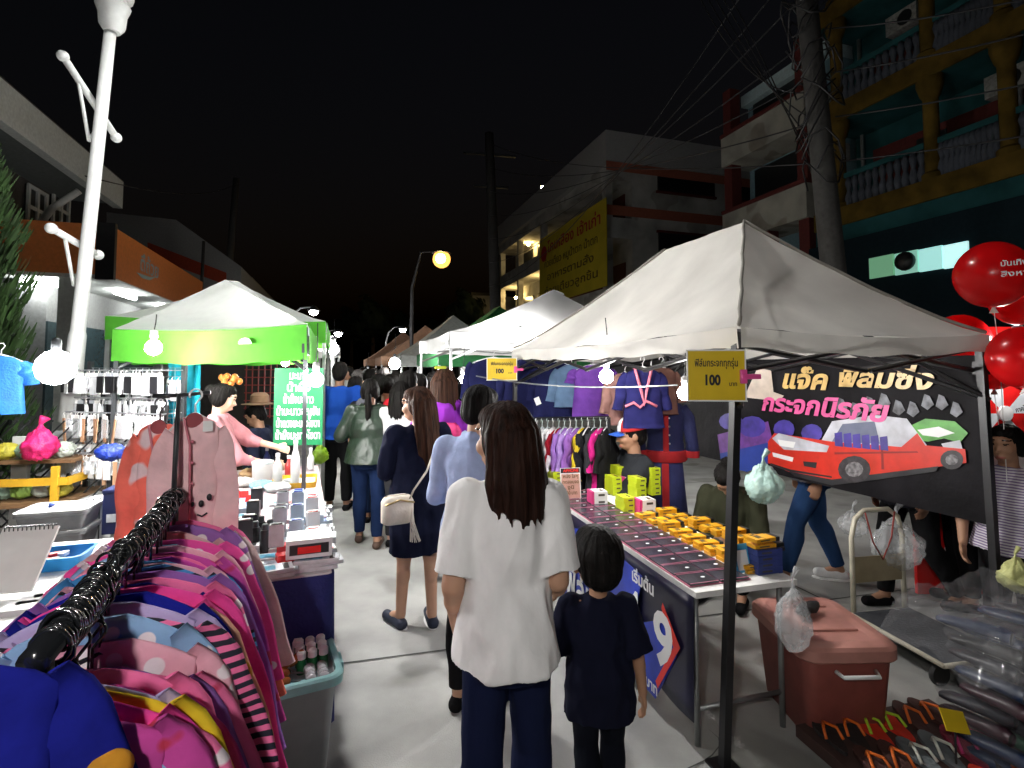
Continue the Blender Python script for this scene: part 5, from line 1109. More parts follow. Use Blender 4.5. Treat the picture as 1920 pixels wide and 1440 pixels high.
for k in range(4): q = gr(40 + 30 * k, 1145 - 14 * k, LZ); b = MB(); b.box((0, 0, .02), (.12, .09, .04), bev=.003, M=rzm(q, .3 + .2 * k)); tag(b.build('white_carton', mat('white_packet')), ('white carton on the side table nearest the rail', 'second white carton behind the tops', 'white carton before the blue tray', 'white carton beside the blue tray')[k], 'carton', 'white cartons on the side table')
# produce cart at the far side
q = at(60, 900, 4.5); t = thing('produce_cart', 'yellow framed produce cart by the fence', 'cart', V((q.x, q.y, 0)))
Mc = rzm(V((q.x - .1, q.y, 0)), .2)
b = MB(Mc); b.box((0, 0, .62), (1.0, .6, .04)); b.box((0, 0, .95), (1.0, .5, .03)); b.build('shelf', M_wood, t)
b = MB(Mc); b.box((0, -.3, .8), (1.0, .02, .06)); b.box((.5, 0, .8), (.03, .6, .06)); b.box((.42, -.3, .72), (.05, .03, .4)); b.box((-.42, -.3, .72), (.05, .03, .4)); b.build('yellow_frame', mat('amber_edge'), t)
for sx in (-.45, .45):
    for sy in (-.26, .26): b = MB(Mc); b.box((sx, sy, .3), (.04, .04, .6)); b.build('leg', M_black, t)
rr = random.Random(9)
for k in range(14):
    p_ = Mc @ V((-.4 + .13 * (k % 7), -.15 + .02 * (k % 2), .68 if k < 7 else 1.0)); c = ((.25, .4, .08), (.45, .5, .45), (.5, .45, .05), (.3, .45, .35))[k % 4]
    bag(p_ + UP * .03, (.075, .08, .06), mat('produce%d' % (k % 4), c, .4, bump=.4), '%s bag of greens on the cart %s shelf, number %s from the fence' % (('green', 'pale', 'yellow', 'sea green')[k % 4], 'lower' if k < 7 else 'upper', ('one', 'two', 'three', 'four', 'five', 'six', 'seven')[k % 7]), seed=k, knot=False, cat='produce bag', name='produce_bag')
bag(at(75, 832, 4.2), (.11, .1, .12), mat('hot_pink_bag', (.8, .03, .2), .3, bump=.5, translu=.3), 'hot pink plastic bag hanging by the grid rack', seed=3)
# blue jersey and lattice gate on the left edge
p_ = at(2, 668, 3.9); t = thing('blue_jersey', 'bright blue jersey hanging above the lattice gate', 'jersey', p_); b = MB(rzm(p_, .3)); shirt_mesh(b, .42, .15, .16, .05, 31, .05); b.build('body', mat('royal_blue', (.015, .14, .5), .7, bump=.3), t, True)
b = MB(rzm(p_, .3)); hanger_mesh(b, .14); tag(b.build('clothes_hanger', M_white, None, True), 'white hanger of the blue jersey', 'hanger')
q = at(20, 850, 4.6); t = thing('lattice_gate', 'diamond lattice gate below the blue jersey', 'gate', V((q.x, q.y, 0))); b = MB()
for i in range(-8, 12):
    for s_ in (-1, 1):
        x0 = -.45 + .1 * i; pts = [V((q.x + x0, q.y, .35)), V((q.x + x0 + s_ * .9, q.y, 1.25))]; b.tube(pts, .007, 5)
b.build('lattice', M_dgrey, t); b = MB(); b.box((q.x + .12, q.y - .03, .62), (.13, .04, 1.0)); b.build('gate_post', M_whitep, t)
# ================================================================== CLOTHES STALL behind the film table
rr = random.Random(13)
NV = (.012, .014, .06); 
def hang(px, py, Y, hw, L, slv, c, lab, seed, rz=.1, hang_m=None, flare=.06, hwk=True, m=None):
    p_ = at(px, py, Y); t = thing('hanging_garment', lab, 'garment', p_, 0, 'garments in the clothes stall')
    b = MB(rzm(p_, rz)); shirt_mesh(b, L, hw, slv, flare, seed, .05, .06); o = b.build('cloth', m or M_cloth, t, True, c); o.modifiers.new('sub', 'SUBSURF').render_levels = 1
    b = MB(rzm(p_, rz)); hanger_mesh(b, hw * .8); tag(b.build('clothes_hanger', hang_m or M_white, None, True), 'hanger of the ' + lab, 'hanger', 'hangers in the clothes stall'); return t, p_
hang(925, 672, 5.3, .26, .62, .35, NV, 'navy work shirt hung under the small yellow sign', 41)
hang(992, 672, 5.25, .26, .6, .3, NV, 'navy work shirt beside the grey tent pole', 42)
hang(1042, 680, 5.2, .22, .55, .32, NV, 'navy work shirt with a price tag by the denim shirt', 43)
hang(1072, 684, 5.15, .17, .4, .3, (.12, .2, .32), 'short denim shirt before the purple top', 44)
hang(1112, 685, 5.1, .2, .5, .12, (.2, .07, .42), 'purple top behind the hanging bulb', 45)
hang(1205, 690, 4.5, .17, .5, .3, (.02, .02, .1), 'navy blouse with pink zigzag trim', 46)
hang(1172, 700, 4.7, .15, .45, .3, (.3, .16, .14), 'brown pink shawl blouse beside the zigzag one', 47)
hang(1240, 690, 4.7, .14, .4, .25, (.2, .1, .08), 'brown blouse above the mannequin neck', 48)
p_ = at(1205, 690, 4.4); b = MB(); b.tube([at(1190, 690, 4.4), at(1203, 735, 4.4), at(1208, 760, 4.4), at(1212, 735, 4.4), at(1222, 690, 4.4)], .012, 6); b.tube([at(1172, 762, 4.4), at(1188, 755, 4.4), at(1200, 764, 4.4), at(1212, 752, 4.4), at(1232, 762, 4.4)], .012, 6); tag(b.build('pink_trim', mat('pink_trim2', (.75, .2, .28), .8), None, True), 'pink zigzag trim on the navy blouse', 'trim')
b = MB(); m_ = frame(at(1008, 752, 4.95), V((.9, .1, .35)), V((0, -1, 0))); b.box(None, (.05, .07, .003), M=m_); tag(b.build('price_tag', M_paper), 'paper price tag on the navy work shirt', 'tag')
wire(at(893, 705, 5.0), at(1270, 722, 3.6), .05, 'washing line across the clothes stall', .006, 'line', m=M_grey)
# rail with hangers
ra0 = at(1000, 785, 5.0); ra1 = at(1142, 783, 4.6); t = thing('clothes_rack', 'low black garment rail with pastel clothes behind the price card', 'clothes rack', V((ra0.x, ra0.y, 0)))
b = MB(); b.tube([ra0, ra1], .014, 8); b.build('rail', M_black, t, True)
for q in (ra0, ra1): b = MB(); b.tube([q, V((q.x, q.y, 0))], .014, 8); b.build('upright', M_black, t, True)
for i, (nm, c) in enumerate((('indigo', (.1, .08, .3)), ('white', (.75, .75, .76)), ('off white', (.62, .62, .62)), ('white lace', (.72, .7, .72)), ('dark red', (.25, .01, .02)), ('violet', (.32, .16, .5)), ('lilac', (.4, .25, .6)), ('purple', (.28, .12, .45)), ('yellow', (.7, .5, .03)), ('black', (.015, .015, .018)), ('charcoal', (.03, .03, .035)), ('magenta', (.55, .02, .2)), ('jet black', (.012, .012, .012)))):
    p_ = ra0.lerp(ra1, (i + .6) / 13) - UP * .09; t = thing('hanging_garment', '%s garment on the low black garment rail' % nm, 'garment', p_, 0, 'garments in the clothes stall')
    b = MB(rzm(p_, 1.1 + rr.uniform(-.2, .2))); shirt_mesh(b, .5, .17, .3, .05, 60 + i, .035, .05); b.build('cloth', M_cloth, t, True, c)
    b = MB(rzm(p_, 1.1)); hanger_mesh(b, .14); tag(b.build('clothes_hanger', mat('pale_lid') if i % 3 else M_white, None, True), 'hanger of the %s garment on the low black garment rail' % nm, 'hanger', 'hangers in the clothes stall')
# mannequin
q = at(1247, 800, 4.9); mb = V((q.x, q.y, 0)); t = thing('mannequin', 'headless mannequin in a navy jacket with red trim', 'mannequin', mb)
Mm = rzm(mb, -.15)
b = MB(Mm); b.lathe([(.03, 1.38), (.05, 1.4), (.062, 1.42), (.055, 1.46), (.05, 1.53), (.048, 1.56), (.02, 1.57)], n=18); b.ell((0, -.06, 1.4), (.085, .06, .07)); b.build('neck', mat('mannequin_skin', (.75, .6, .3), .4), t, True)
b = MB(Mm); b.lathe([(.12, .86), (.165, .95), (.15, 1.05), (.155, 1.2), (.16, 1.3), (.14, 1.37), (.06, 1.41)], n=22, sx=1.05, sy=.72); b.tube([V((-.14, 0, 1.34)), V((-.2, 0, 1.25)), V((-.23, -.02, 1.02)), V((-.23, -.03, .95))], [.06, .062, .055, .06], 12); b.tube([V((.14, 0, 1.34)), V((.2, 0, 1.25)), V((.23, -.02, 1.02)), V((.23, -.03, .95))], [.06, .062, .055, .06], 12); b.build('jacket', mat('navy_jacket', (.02, .025, .1), .85, bump=.3), t, True)
b = MB(Mm); b.box((-.01, -.118, 1.15), (.05, .02, .4), bev=.006); b.lathe([(.17, .86), (.185, .88), (.18, .95), (.165, .96)], n=22, sx=1.05, sy=.75); b.lathe([(.062, .9), (.065, .95), (.06, .96)], (.23, -.03, 0), 12); b.lathe([(.062, .9), (.065, .95), (.06, .96)], (-.23, -.03, 0), 12); b.build('red_trim', mat('deep_red_cloth', (.4, .012, .015), .85), t, 2)
b = MB(Mm); b.lathe([(.2, .3), (.17, .6), (.15, .86)], n=22, sy=.75); sk_ = b.build('skirt', mat('navy_jacket'), t, True)
b = MB(Mm); b.box((-.02, -.135, .58), (.06, .02, .55), bev=.004); b.build('red_stripe', mat('deep_red_cloth'), sk_)
b = MB(Mm); b.tube([V((0, 0, 0)), V((0, 0, .5))], .015, 8); b.lathe([(.16, 0), (.16, .015), (.02, .03)], n=16); b.build('stand', M_black, t, True)
b = MB(Mm)
for k in range(5): b.ell((.02, -.13, 1.33 - .075 * k), (.008, .006, .008), n=8, m=6)
b.build('button', M_whiteink, t, True)
# ================================================================== RIGHT FOREGROUND
# pink storage box
k0 = gr(1500, 1352); zt = .46
e0, e1, e2 = gr(1510, 1212, zt), gr(1640, 1178, zt), gr(1408, 1120, zt)
ex = (e2 - e0); ey = (e1 - e0); LX = ex.length; LY = ey.dot(V((ex.y, -ex.x, 0)).normalized() * (1 if V((ex.y, -ex.x, 0)).dot(ey) > 0 else -1)); exn = ex.normalized(); eyn = V((exn.y, -exn.x, 0)); eyn = eyn if eyn.dot(ey) > 0 else -eyn
LY = max(LY, .3); cc = e0 + exn * LX / 2 + eyn * LY / 2; cc.z = 0; Kf = frame(cc, exn, UP)
t = thing('storage_box', 'large dull pink storage box with a lid behind the black tent pole', 'storage box', cc)
M_pb = mat('pink_plastic', (.24, .065, .052), .5, var=.12); M_pl = mat('pink_lid', (.44, .2, .165), .5, var=.12)  # shade put into the colour: tub darkened, lid left lighter
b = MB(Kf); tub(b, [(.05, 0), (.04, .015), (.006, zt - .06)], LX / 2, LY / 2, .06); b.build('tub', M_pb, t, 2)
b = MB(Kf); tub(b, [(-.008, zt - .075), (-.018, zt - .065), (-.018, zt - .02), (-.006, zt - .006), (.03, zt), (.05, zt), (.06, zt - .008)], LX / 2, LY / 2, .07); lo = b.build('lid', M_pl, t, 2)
for x_ in (-.1, .15): b = MB(Kf); b.box((x_, 0, zt - .004), (.02, LY * .6, .012), bev=.004); b.build('lid_rib', M_pl, lo)
b = MB(Kf); y_ = -LY / 2; ysg = 1 if (Kf @ V((0, 1, 0)) - cc).dot(V((0, -1, 0))) > 0 else -1
x_ = -LX / 2 - .02
b.tube([V((x_, -.09, zt - .1)), V((x_ - .04, -.08, zt - .105)), V((x_ - .04, .08, zt - .105)), V((x_, .09, zt - .1))], .009, 8); b.build('handle', M_whitep, t, True)
b = MB(); b.ell((0, 0, 0), (.1, .035, .025), M=rzm(Kf @ V((.05, .02, zt + .03)), .6), n=14, m=8); b.v = [p + V((0, 0, .02 * nz3(p, 25))) for p in b.v]; tag(b.build('black_glove', M_rubber, None, True), 'crumpled black cloth lying on the pink lid', 'cloth')
# hanging white bag at table corner
hb = at(1488, 1160, 2.3); bag(hb, (.07, .06, .125), M_film, 'thin white plastic bag hanging from the table corner over the pink box', seed=6)
# platform trolley
f0 = gr(1588, 1128); f1 = gr(1652, 1112)
pl = [gr(1598, 1150, .16), gr(1640, 1128, .16), gr(1800, 1205, .16), gr(1760, 1240, .16)]
tx = (pl[3] - pl[0]).normalized(); ty = V((tx.y, -tx.x, 0)); ty = ty if ty.dot(pl[1] - pl[0]) > 0 else -ty; TL2 = (pl[3] - pl[0]).length * 1.05; TW2 = .42
tc = pl[0] + tx * TL2 / 2 + ty * TW2 / 2; tc.z = 0; Tf = frame(tc, tx, UP)
sy = 1 if (Tf.to_3x3() @ V((0, 1, 0))).dot(ty) > 0 else -1
t = thing('platform_trolley', 'flat platform trolley with a cream tubular handle', 'trolley', tc)
b = MB(Tf); b.box((0, 0, .155), (TL2, TW2, .02), bev=.004); b.build('deck', mat('grey_deck', (.05, .055, .065), .8, bump=.3), t)
M_cr = mat('cream_paint', (.62, .58, .46), .45)
b = MB(Tf)
for y in (-TW2 / 2, TW2 / 2): b.tube([V((-TL2 / 2, y, .15)), V((TL2 / 2, y, .15))], .014, 8)
for x in (-TL2 / 2, TL2 / 2): b.tube([V((x, -TW2 / 2, .15)), V((x, TW2 / 2, .15))], .014, 8)
b.build('edge_bumper', M_cr, t, True)
x = -TL2 / 2 - .01; b = MB(Tf); b.tube([V((x, -TW2 / 2 + .02, .1)), V((x, -TW2 / 2 + .02, .62)), V((x, -TW2 / 2 + .05, .74)), V((x, -TW2 / 2 + .12, .79)), V((x, TW2 / 2 - .12, .79)), V((x, TW2 / 2 - .05, .74)), V((x, TW2 / 2 - .02, .62)), V((x, TW2 / 2 - .02, .1))], .015, 10); b.build('handle', M_cr, t, True)
b = MB(Tf); b.box((x, 0, .42), (.006, TW2 - .05, .16)); b.build('cross_plate', mat('tan_plate', (.35, .29, .18), .5), t)
for wx in (-TL2 / 2 + .08, TL2 / 2 - .08):
    for wy in (-TW2 / 2 + .06, TW2 / 2 - .06): b = MB(); b.lathe([(.02, -.014), (.055, -.014), (.06, 0), (.055, .014), (.02, .014)], M=frame(Tf @ V((wx, wy, .06)), ty, tx), n=16); b.build('wheel', M_rubber, t, 2)
b = MB(Tf); b.tube([V((x + .02, -.1, .78)), V((x + .03, -.06, .6)), V((x + .02, .02, .48)), V((x + .03, .08, .62)), V((x + .02, .12, .78))], .005, 6); tag(b.build('looped_string', mat('dull_red_cord', (.3, .05, .04), .8), None, True), 'dull red cord looped on the trolley handle', 'cord')
# stacked bagged shoes under clear plastic
sc_ = gr(1850, 1400); sc_ = at(1900, 1330, 2.35); sc_.z = 0
rr = random.Random(17)
b = MB(); b.box(None, (.54, .42, .05), M=rzm(sc_ + UP * .03, .35)); tag(b.build('pallet_board', M_wood), 'board under the stack of bagged shoes', 'board')
sp_ = None
def shoe_mesh(L=.23, W=.085):
    b = MB(); b.grid(lambda u, v: V((0, 0, 0)), 1, 1); b = MB()
    prof = [(-.5, .32, .05), (-.42, .42, .06), (-.2, .4, .055), (.1, .48, .045), (.32, .5, .035), (.46, .36, .026), (.5, .1, .018)]
    n = 10; vs = []; fs = []
    for x, w_, h in prof:
        for k in range(n): a = 2 * math.pi * k / n; vs.append(V((x * L, math.cos(a) * w_ * W, h * .55 + math.sin(a) * h * .5)))
    for i in range(len(prof) - 1):
        for k in range(n): fs.append((i * n + k, i * n + (k + 1) % n, (i + 1) * n + (k + 1) % n, (i + 1) * n + k))
    fs.append(tuple(range(n))); fs.append(tuple((len(prof) - 1) * n + k for k in range(n))[::-1]); b.add(vs, fs); return b
k = 0
for lay in range(9):
    for j in range(4):
        q = rzm(sc_, .35) @ V((-.19 + .125 * j, rr.uniform(-.05, .05), .065 + .065 * lay))
        if sp_ is None:
            sp_ = thing('bagged_shoe', '', 'shoe', (0, 0, 0), 0, 'dark shoes in clear bags, stacked'); shoe_mesh(.26).build('shoe', M_obj, sp_, True, (.02, .02, .03)); b = MB(); b.ell((0, 0, .032), (.15, .056, .04), n=14, m=8); b.v = [p + V((0, 0, .012 * nz3(p, 30))) for p in b.v]; b.build('bag', M_bagc, sp_, True); o = sp_
        else: o = dup(sp_)
        o['label'] = 'dark bagged shoe in the tall stack, %s layer, %s column' % (('lowest', 'second', 'third', 'fourth', 'fifth', 'sixth', 'seventh', 'eighth', 'topmost')[lay], ('first', 'second', 'third', 'fourth', 'last')[j])
        o.location = q; o.rotation_euler = (0, 0, 1.9 + rr.uniform(-.2, .2)); c = rr.choice(((.02, .02, .03), (.05, .02, .03), (.02, .04, .1), (.03, .1, .06), (.02, .02, .02)))
        for ch in o.children:
            if ch.name.startswith('shoe'): ch.color = (*c, 1)
b = MB(); Mx_ = rzm(sc_, .35)
def cov(u, v):
    x = -.4 + .8 * u; y = -.3 + .6 * v; e = max(abs(x) / .33, abs(y) / .25); z = .69 if e < 1 else .69 - (e - 1) * .9
    p_ = V((x, y, z + .05 * nz3((x * 6, y * 6, 1)) + .025 * nz3((x * 17, y * 17, 2)))); return Mx_ @ p_
b.grid(cov, 40, 30); tag(b.build('plastic_cover', mat('grey_film', (.4, .4, .42), .25, alpha=.16, bump=.9, bscale=20, coat=.6), None, True), 'crumpled clear plastic sheet draped over the shoe stack', 'plastic sheet')
# flip flops
b = MB(); fbase = gr(1745, 1420, .08); b.box(None, (.78, .62, .05), M=rzm(fbase - UP * .026, .25)); tag(b.build('low_stand', mat('dark_board', (.06, .03, .025), .8)), 'low dark stand carrying the flip flops', 'stand')
M_sole = mat('sole_rubber', objcol=True, rough=.8, var=.1, bump=.3); M_strap = mat('strap_rubber', objcol=True, rough=.5)
def ff_proto():
    t = thing('flip_flop', '', 'flip flop', (0, 0, 0), 0, 'flip flops on the low stand'); L = .23
    o = []; 
    for k in range(20):
        a = 2 * math.pi * k / 20; x = math.cos(a); y = math.sin(a); w_ = .044 if x > 0 else .034; o.append((x * L / 2, y * (w_ + .006 * x)))
    b = MB(); b.prism(o, 0, .016); b.build('sole', M_sole, t)
    b = MB(); b.tube([V((.055, 0, .014)), V((.05, 0, .034)), V((.0, .03, .042)), V((-.035, .037, .016))], .0065, 7); b.tube([V((.05, 0, .034)), V((.0, -.03, .042)), V((-.035, -.037, .016))], .0065, 7); b.build('strap', M_strap, t, True); return t
ff = ff_proto(); first = True
ffc = [('black', (.02, .015, .015), 'orange', (.8, .16, .02)), ('red', (.6, .03, .01), 'lime', (.45, .65, .03)), ('dark brown', (.06, .02, .015), 'orange', (.8, .16, .02)), ('grey', (.12, .14, .15), 'white', (.7, .72, .65)), ('maroon', (.25, .02, .05), 'pink', (.6, .05, .2)), ('red', (.6, .03, .01), 'yellow green', (.5, .65, .1))]
fm = rzm(fbase, .25); rr = random.Random(23)
for r_ in range(3):
    for c_ in range(6):
        nm, sc1, n2, sc2 = ffc[(c_ // 2 + r_ * 2) % 6]
        o = ff if first else dup(ff); first = False
        o['label'] = '%s flip flop with %s strap, row %s, %s from the aisle' % (nm, n2, ('one', 'two', 'three', 'four')[r_], ('first', 'second', 'third', 'fourth', 'fifth', 'sixth', 'seventh', 'eighth', 'ninth', 'tenth')[c_])
        o.location = fm @ V((-.32 + .115 * c_ + .03 * r_, .19 - .2 * r_, .001 + .01 * rr.random())); o.rotation_euler = (rr.uniform(-.05, .05), rr.uniform(-.16, .02), 1.75 + rr.uniform(-.2, .2))
        for ch in o.children: ch.color = (*(sc1 if ch.name.startswith('sole') else sc2), 1)
q = at(1790, 1352, 2.15); t = thing('price_card', 'small yellow card stuck above the flip flops', 'sign', q); m_ = frame(q, V((.97, .15, -.25)), V((.1, -.8, .6))); b = MB(); b.box(None, (.11, .075, .003), M=m_); b.build('card', mat('yellow_card'), t)
b = MB(); b.tube([q - UP * .02, q - UP * .16], .004, 6); b.build('stick', M_black, t)
# rubbish bag far edge
# ------------------------------------------------------------------ red promotional booth at the far edge
bx0 = at(1858, 800, 4.3); t = thing('promo_booth', 'white and red promotional booth behind the balloons', 'booth', V((bx0.x + .6, bx0.y, 0)))
b = MB(); b.box((bx0.x + .75, bx0.y + .3, 1.25), (1.5, .05, 1.5)); b.build('back_panel', M_white, t)
b = MB(); b.box((bx0.x + .75, bx0.y + .26, 1.98), (1.5, .06, .14)); b.box((bx0.x + .04, bx0.y + .26, 1.25), (.1, .07, 1.45)); b.build('red_frame', mat('glossy_red'), t)
c = at(1880, 775, 4.2); t = thing('prize_wheel', 'red and white prize wheel on the promotional booth', 'prize wheel', c)
for k in range(8):
    b = MB(frame(c, V((1, .1, 0)), V((.1, -1, 0)))); a0 = k * math.pi / 4; b.prism([(0, 0)] + [(.24 * math.cos(a0 + i * math.pi / 24), .24 * math.sin(a0 + i * math.pi / 24)) for i in range(7)], 0, .012); b.build('segment', mat('glossy_red') if k % 2 else mat('pale_segment', (.7, .74, .78), .5), t)
b = MB(frame(c, V((1, .1, 0)), V((.1, -1, 0)))); b.lathe([(.235, -.01), (.27, -.01), (.27, .02), (.24, .022)], n=32); b.f.pop(); b.mi.pop(); b.build('rim', mat('glossy_red'), t, 2)
b = MB(frame(c, V((1, .1, 0)), V((.1, -1, 0)))); b.lathe([(.06, .01), (.06, .03), (.02, .035)], n=16); b.build('hub', M_white, t, 2)
text('ภาคใหญ่', c + V((.02, -.02, .05)) + V((.12, -.01, -.01)), V((.97, .1, .2)), V((-.2, 0, .97)), .05, M_ink, t, width=.15)
def balloon(px, py, Y, r, lab, m, tx=None):
    c = at(px, py, Y); t = thing('balloon', lab, 'balloon', c, 0, 'red balloons'); b = MB(); b.lathe([(r * math.sin(math.pi * i / 16) * (1 - .06 * max(0, i / 16 - .5)) + .001, -r * 1.06 * math.cos(math.pi * i / 16)) for i in range(17)], c, 28); b.build('skin', m, t, True)
    b = MB(); b.lathe([(.006, -r * 1.06), (.02, -r * 1.06 - .03)], c, 8); b.tube([c - UP * (r * 1.08), c - UP * (r + .25) + V((.02, 0, 0)), V((c.x + .03, c.y, .9))], .002, 5); b.build('string', M_paper, t)
    if tx:
        for k, s_ in enumerate(tx): 
            o = c - UP * .03 * 1 + V((.08, -r * 1.0, .03 - .05 * k)); d = (V((c.x, c.y, 0)) * -1).normalized(); rt = V((-d.y, d.x, 0)); rt = rt if rt.x > 0 else -rt; o = c + d * (r * .995) * .95 + rt * .1 * r / .2 + UP * (.03 - .055 * k); text(s_, o + d * .004, rt, UP, .04, M_whiteink, t, width=.1)
    return t
M_bal = mat('balloon_red', (.9, .01, .014), .25, var=0, translu=.5, coat=.3)
balloon(1860, 515, 2.9, .17, 'big red balloon floating topmost at the booth', M_bal, ('บันเทิง', 'สิงหา')); balloon(1918, 670, 2.75, .15, 'red balloon cut by the picture edge', M_bal); balloon(1912, 560, 3.4, .16, 'red balloon behind the topmost one', M_bal); balloon(1862, 690, 3.4, .13, 'small red balloon beside the tent corner', M_bal); balloon(1800, 640, 4.2, .2, 'red balloon peeking behind the tent valance', M_bal)
q = at(1780, 1030, 4.1); t = thing('promo_sign', 'red promotional sign with a white 9 standing on the ground', 'sign', V((q.x, q.y, 0)))
b = MB(); b.box((q.x, q.y, .42), (.52, .03, .82)); b.build('panel', mat('glossy_red'), t); text('1:9', V((q.x - .02, q.y - .018, .42)), V((1, 0, 0)), UP, .3, M_whiteink, t, width=.36, bold=.03); text('มาค้า', V((q.x + .14, q.y - .018, .66)), V((1, 0, 0)), UP, .07, M_whiteink, t, width=.16)
# ================================================================== PEOPLE
SK = {'a': mat('skin_warm', (.5, .28, .18), .55, var=.06, scale=8), 'b': mat('skin_tan', (.4, .21, .125), .55, var=.06, scale=8), 'c': mat('skin_pale', (.62, .38, .27), .55, var=.06, scale=8)}
M_eye = mat('eye_dark', (.02, .014, .012), .25, var=0); M_lip = mat('lips', (.42, .12, .1), .5, var=0)
HAIRM = {}
def hairmat(nm, c): 
    return mat('hair_' + nm, c, .6, var=.5, scale=60, stretch=(1, 1, .08), bump=.4, bscale=120, spec=.1)
def remesh(mb, voxel, smooth=4, fac=.5):
    me = bpy.data.meshes.new('tmp'); me.from_pydata([tuple(v) for v in mb.v], [], mb.f); me.update()
    o = bpy.data.objects.new('tmp', me); COL.objects.link(o)
    m = o.modifiers.new('r', 'REMESH'); m.mode = 'VOXEL'; m.voxel_size = voxel; m.adaptivity = 0
    if smooth: s = o.modifiers.new('s', 'SMOOTH'); s.iterations = smooth; s.factor = fac
    dg = bpy.context.evaluated_depsgraph_get(); dg.update(); out = bpy.data.meshes.new_from_object(o.evaluated_get(dg))
    bpy.data.objects.remove(o); bpy.data.meshes.remove(me)
    return out
def loft(b, rings, n=24):
    """rings: (z, rx, ry, cx, cy)"""
    vs = []; fs = []
    for z, rx, ry, cx, cy in rings:
        for k in range(n): a = 2 * math.pi * k / n; vs.append(V((cx + rx * math.cos(a), cy + ry * math.sin(a), z)))
    for i in range(len(rings) - 1):
        for k in range(n): fs.append((i * n + k, i * n + (k + 1) % n, (i + 1) * n + (k + 1) % n, (i + 1) * n + k))
    fs.append(tuple(range(n))[::-1]); fs.append(tuple((len(rings) - 1) * n + k for k in range(n))); b.add(vs, fs)
def person(label, loc, rz, h=1.6, skin='a', hair=('short', 'black', (.007, .006, .0055)), top=None, bottom=None, shoes=None, arms=None, legs=None, yaw=0, nod=0, lean=0, vox=.009, kid=0, wide=1.0, sit=0, group=None, curl=.6, backpack=None):
    """built at 1.6 m facing +Y, then scaled and turned; loc is the point between the feet (or the seat foot)"""
    s = h / 1.6
    t = thing('person', label, 'person', loc, rz, group)
    T = rzm(loc, rz) @ Matrix.Scale(s, 4)
    hs = 1 + .55 * kid; hipz = .84 - .1 * kid; shz = 1.285 - .13 * kid; sw = .165 * wide * (1 - .02 * kid); ckz = shz + .1
    Ln = Matrix.Translation((0, 0, hipz)) @ Matrix.Rotation(-lean, 4, 'X') @ Matrix.Translation((0, 0, -hipz))
    hp = V((0, .0, shz + .125)); HM = Ln @ Matrix.Translation(hp) @ Matrix.Rotation(yaw, 4, 'Z') @ Matrix.Rotation(-nod, 4, 'X') @ Matrix.Diagonal((hs * (1 + .1 * kid), hs, hs, 1))
    # default limbs
    A = {'L': (V((-sw - .045, -.03, shz - .26)), V((-sw - .06, .03, shz - .48))), 'R': (V((sw + .045, -.03, shz - .26)), V((sw + .06, .03, shz - .48)))}
    if arms: A.update({k: (V(v[0]), V(v[1])) for k, v in arms.items()})
    G = {'L': (V((-.088, .015, hipz * .54)), V((-.09, -.01, .075))), 'R': (V((.088, .015, hipz * .54)), V((.09, -.01, .075)))}
    if legs: G.update({k: (V(v[0]), V(v[1])) for k, v in legs.items() if k in 'LR'})
    sh = {'L': Ln @ V((-sw, 0, shz)), 'R': Ln @ V((sw, 0, shz))}; hip = {'L': V((-.085 * wide, 0, hipz)), 'R': V((.085 * wide, 0, hipz))}
    # ---- body
    b = MB()
    b.M = T @ Ln
    loft(b, [(hipz - .06, .12 * wide, .09, 0, 0), (hipz, .158 * wide, .112, 0, -.01), (hipz + .07, .15 * wide, .105, 0, -.008), (hipz + .18, .122 * wide, .09, 0, 0), (shz - .17, .135 * wide, .1, 0, 0), (shz - .07, .155 * wide, .1, 0, 0), (shz + .01, .14 * wide, .075, 0, -.005), (shz + .045, .075, .055, 0, -.005), (shz + .06, .05, .05, 0, 0)])
    b.cap((-.12 * wide, -.005, shz), (.12 * wide, -.005, shz), .055, .055); b.cap((0, -.005, shz + .02), (0, .012, shz + .15), .052, .05)
    for sx in (-1, 1): b.ell((sx * .075 * wide, -.05, hipz - .0), (.082 * wide, .075, .09))
    b.M = T @ HM
    b.ell((0, .012, .085), (.072, .092, .105)); b.ell((0, .05, .025), (.052, .055, .055)); b.cap((0, .1, .085), (0, .118, .055), .009, .014, 8); b.ell((0, .104, .012), (.026, .012, .012))
    for sx in (-1, 1): b.ell((sx * .075, .0, .07), (.012, .022, .032)); b.ell((sx * .035, .075, .055), (.028, .03, .03)); 
    b.ell((0, .09, .115), (.055, .02, .03))
    b.M = T
    for k in 'LR':
        sx = -1 if k == 'L' else 1; e, w = A[k]; S0 = sh[k]
        b.cap(S0, e, .05, .038); b.cap(e, w, .038, .026); m_ = e.lerp(w, .3); b.ell(m_, (.038, .038, .045))
        d = (w - e).normalized(); side = d.cross(V((sx, 0, 0))); side = side.normalized() if side.length > .2 else V((0, 1, 0)); pn = d.cross(side).normalized()   # palm normal
        if pn.dot(V((-sx, 0, 0))) < 0: pn = -pn
        hs_ = .9 + .05 * kid
        b.M = T
        Mp = frame(w + d * .045, side, pn); b.ell((0, 0, 0), (.036, .05, .017), M=Mp @ Matrix.Identity(4), n=14, m=8)
        for i, (o_, L) in enumerate(((-.028, .062), (-.0095, .072), (.0095, .068), (.027, .052))):
            r0_ = w + d * .08 + side * o_; c1 = d * math.cos(curl * .5) + pn * math.sin(curl * .5); c2 = d * math.cos(curl * 1.5) + pn * math.sin(curl * 1.5)
            p1 = r0_ + c1 * L * .5; p2 = p1 + c2 * L * .5; rr_ = max(.0085, vox * .95); b.cap(r0_ - d * .02, p1, rr_, rr_ * .95, 8); b.cap(p1, p2, rr_ * .95, rr_ * .85, 8)
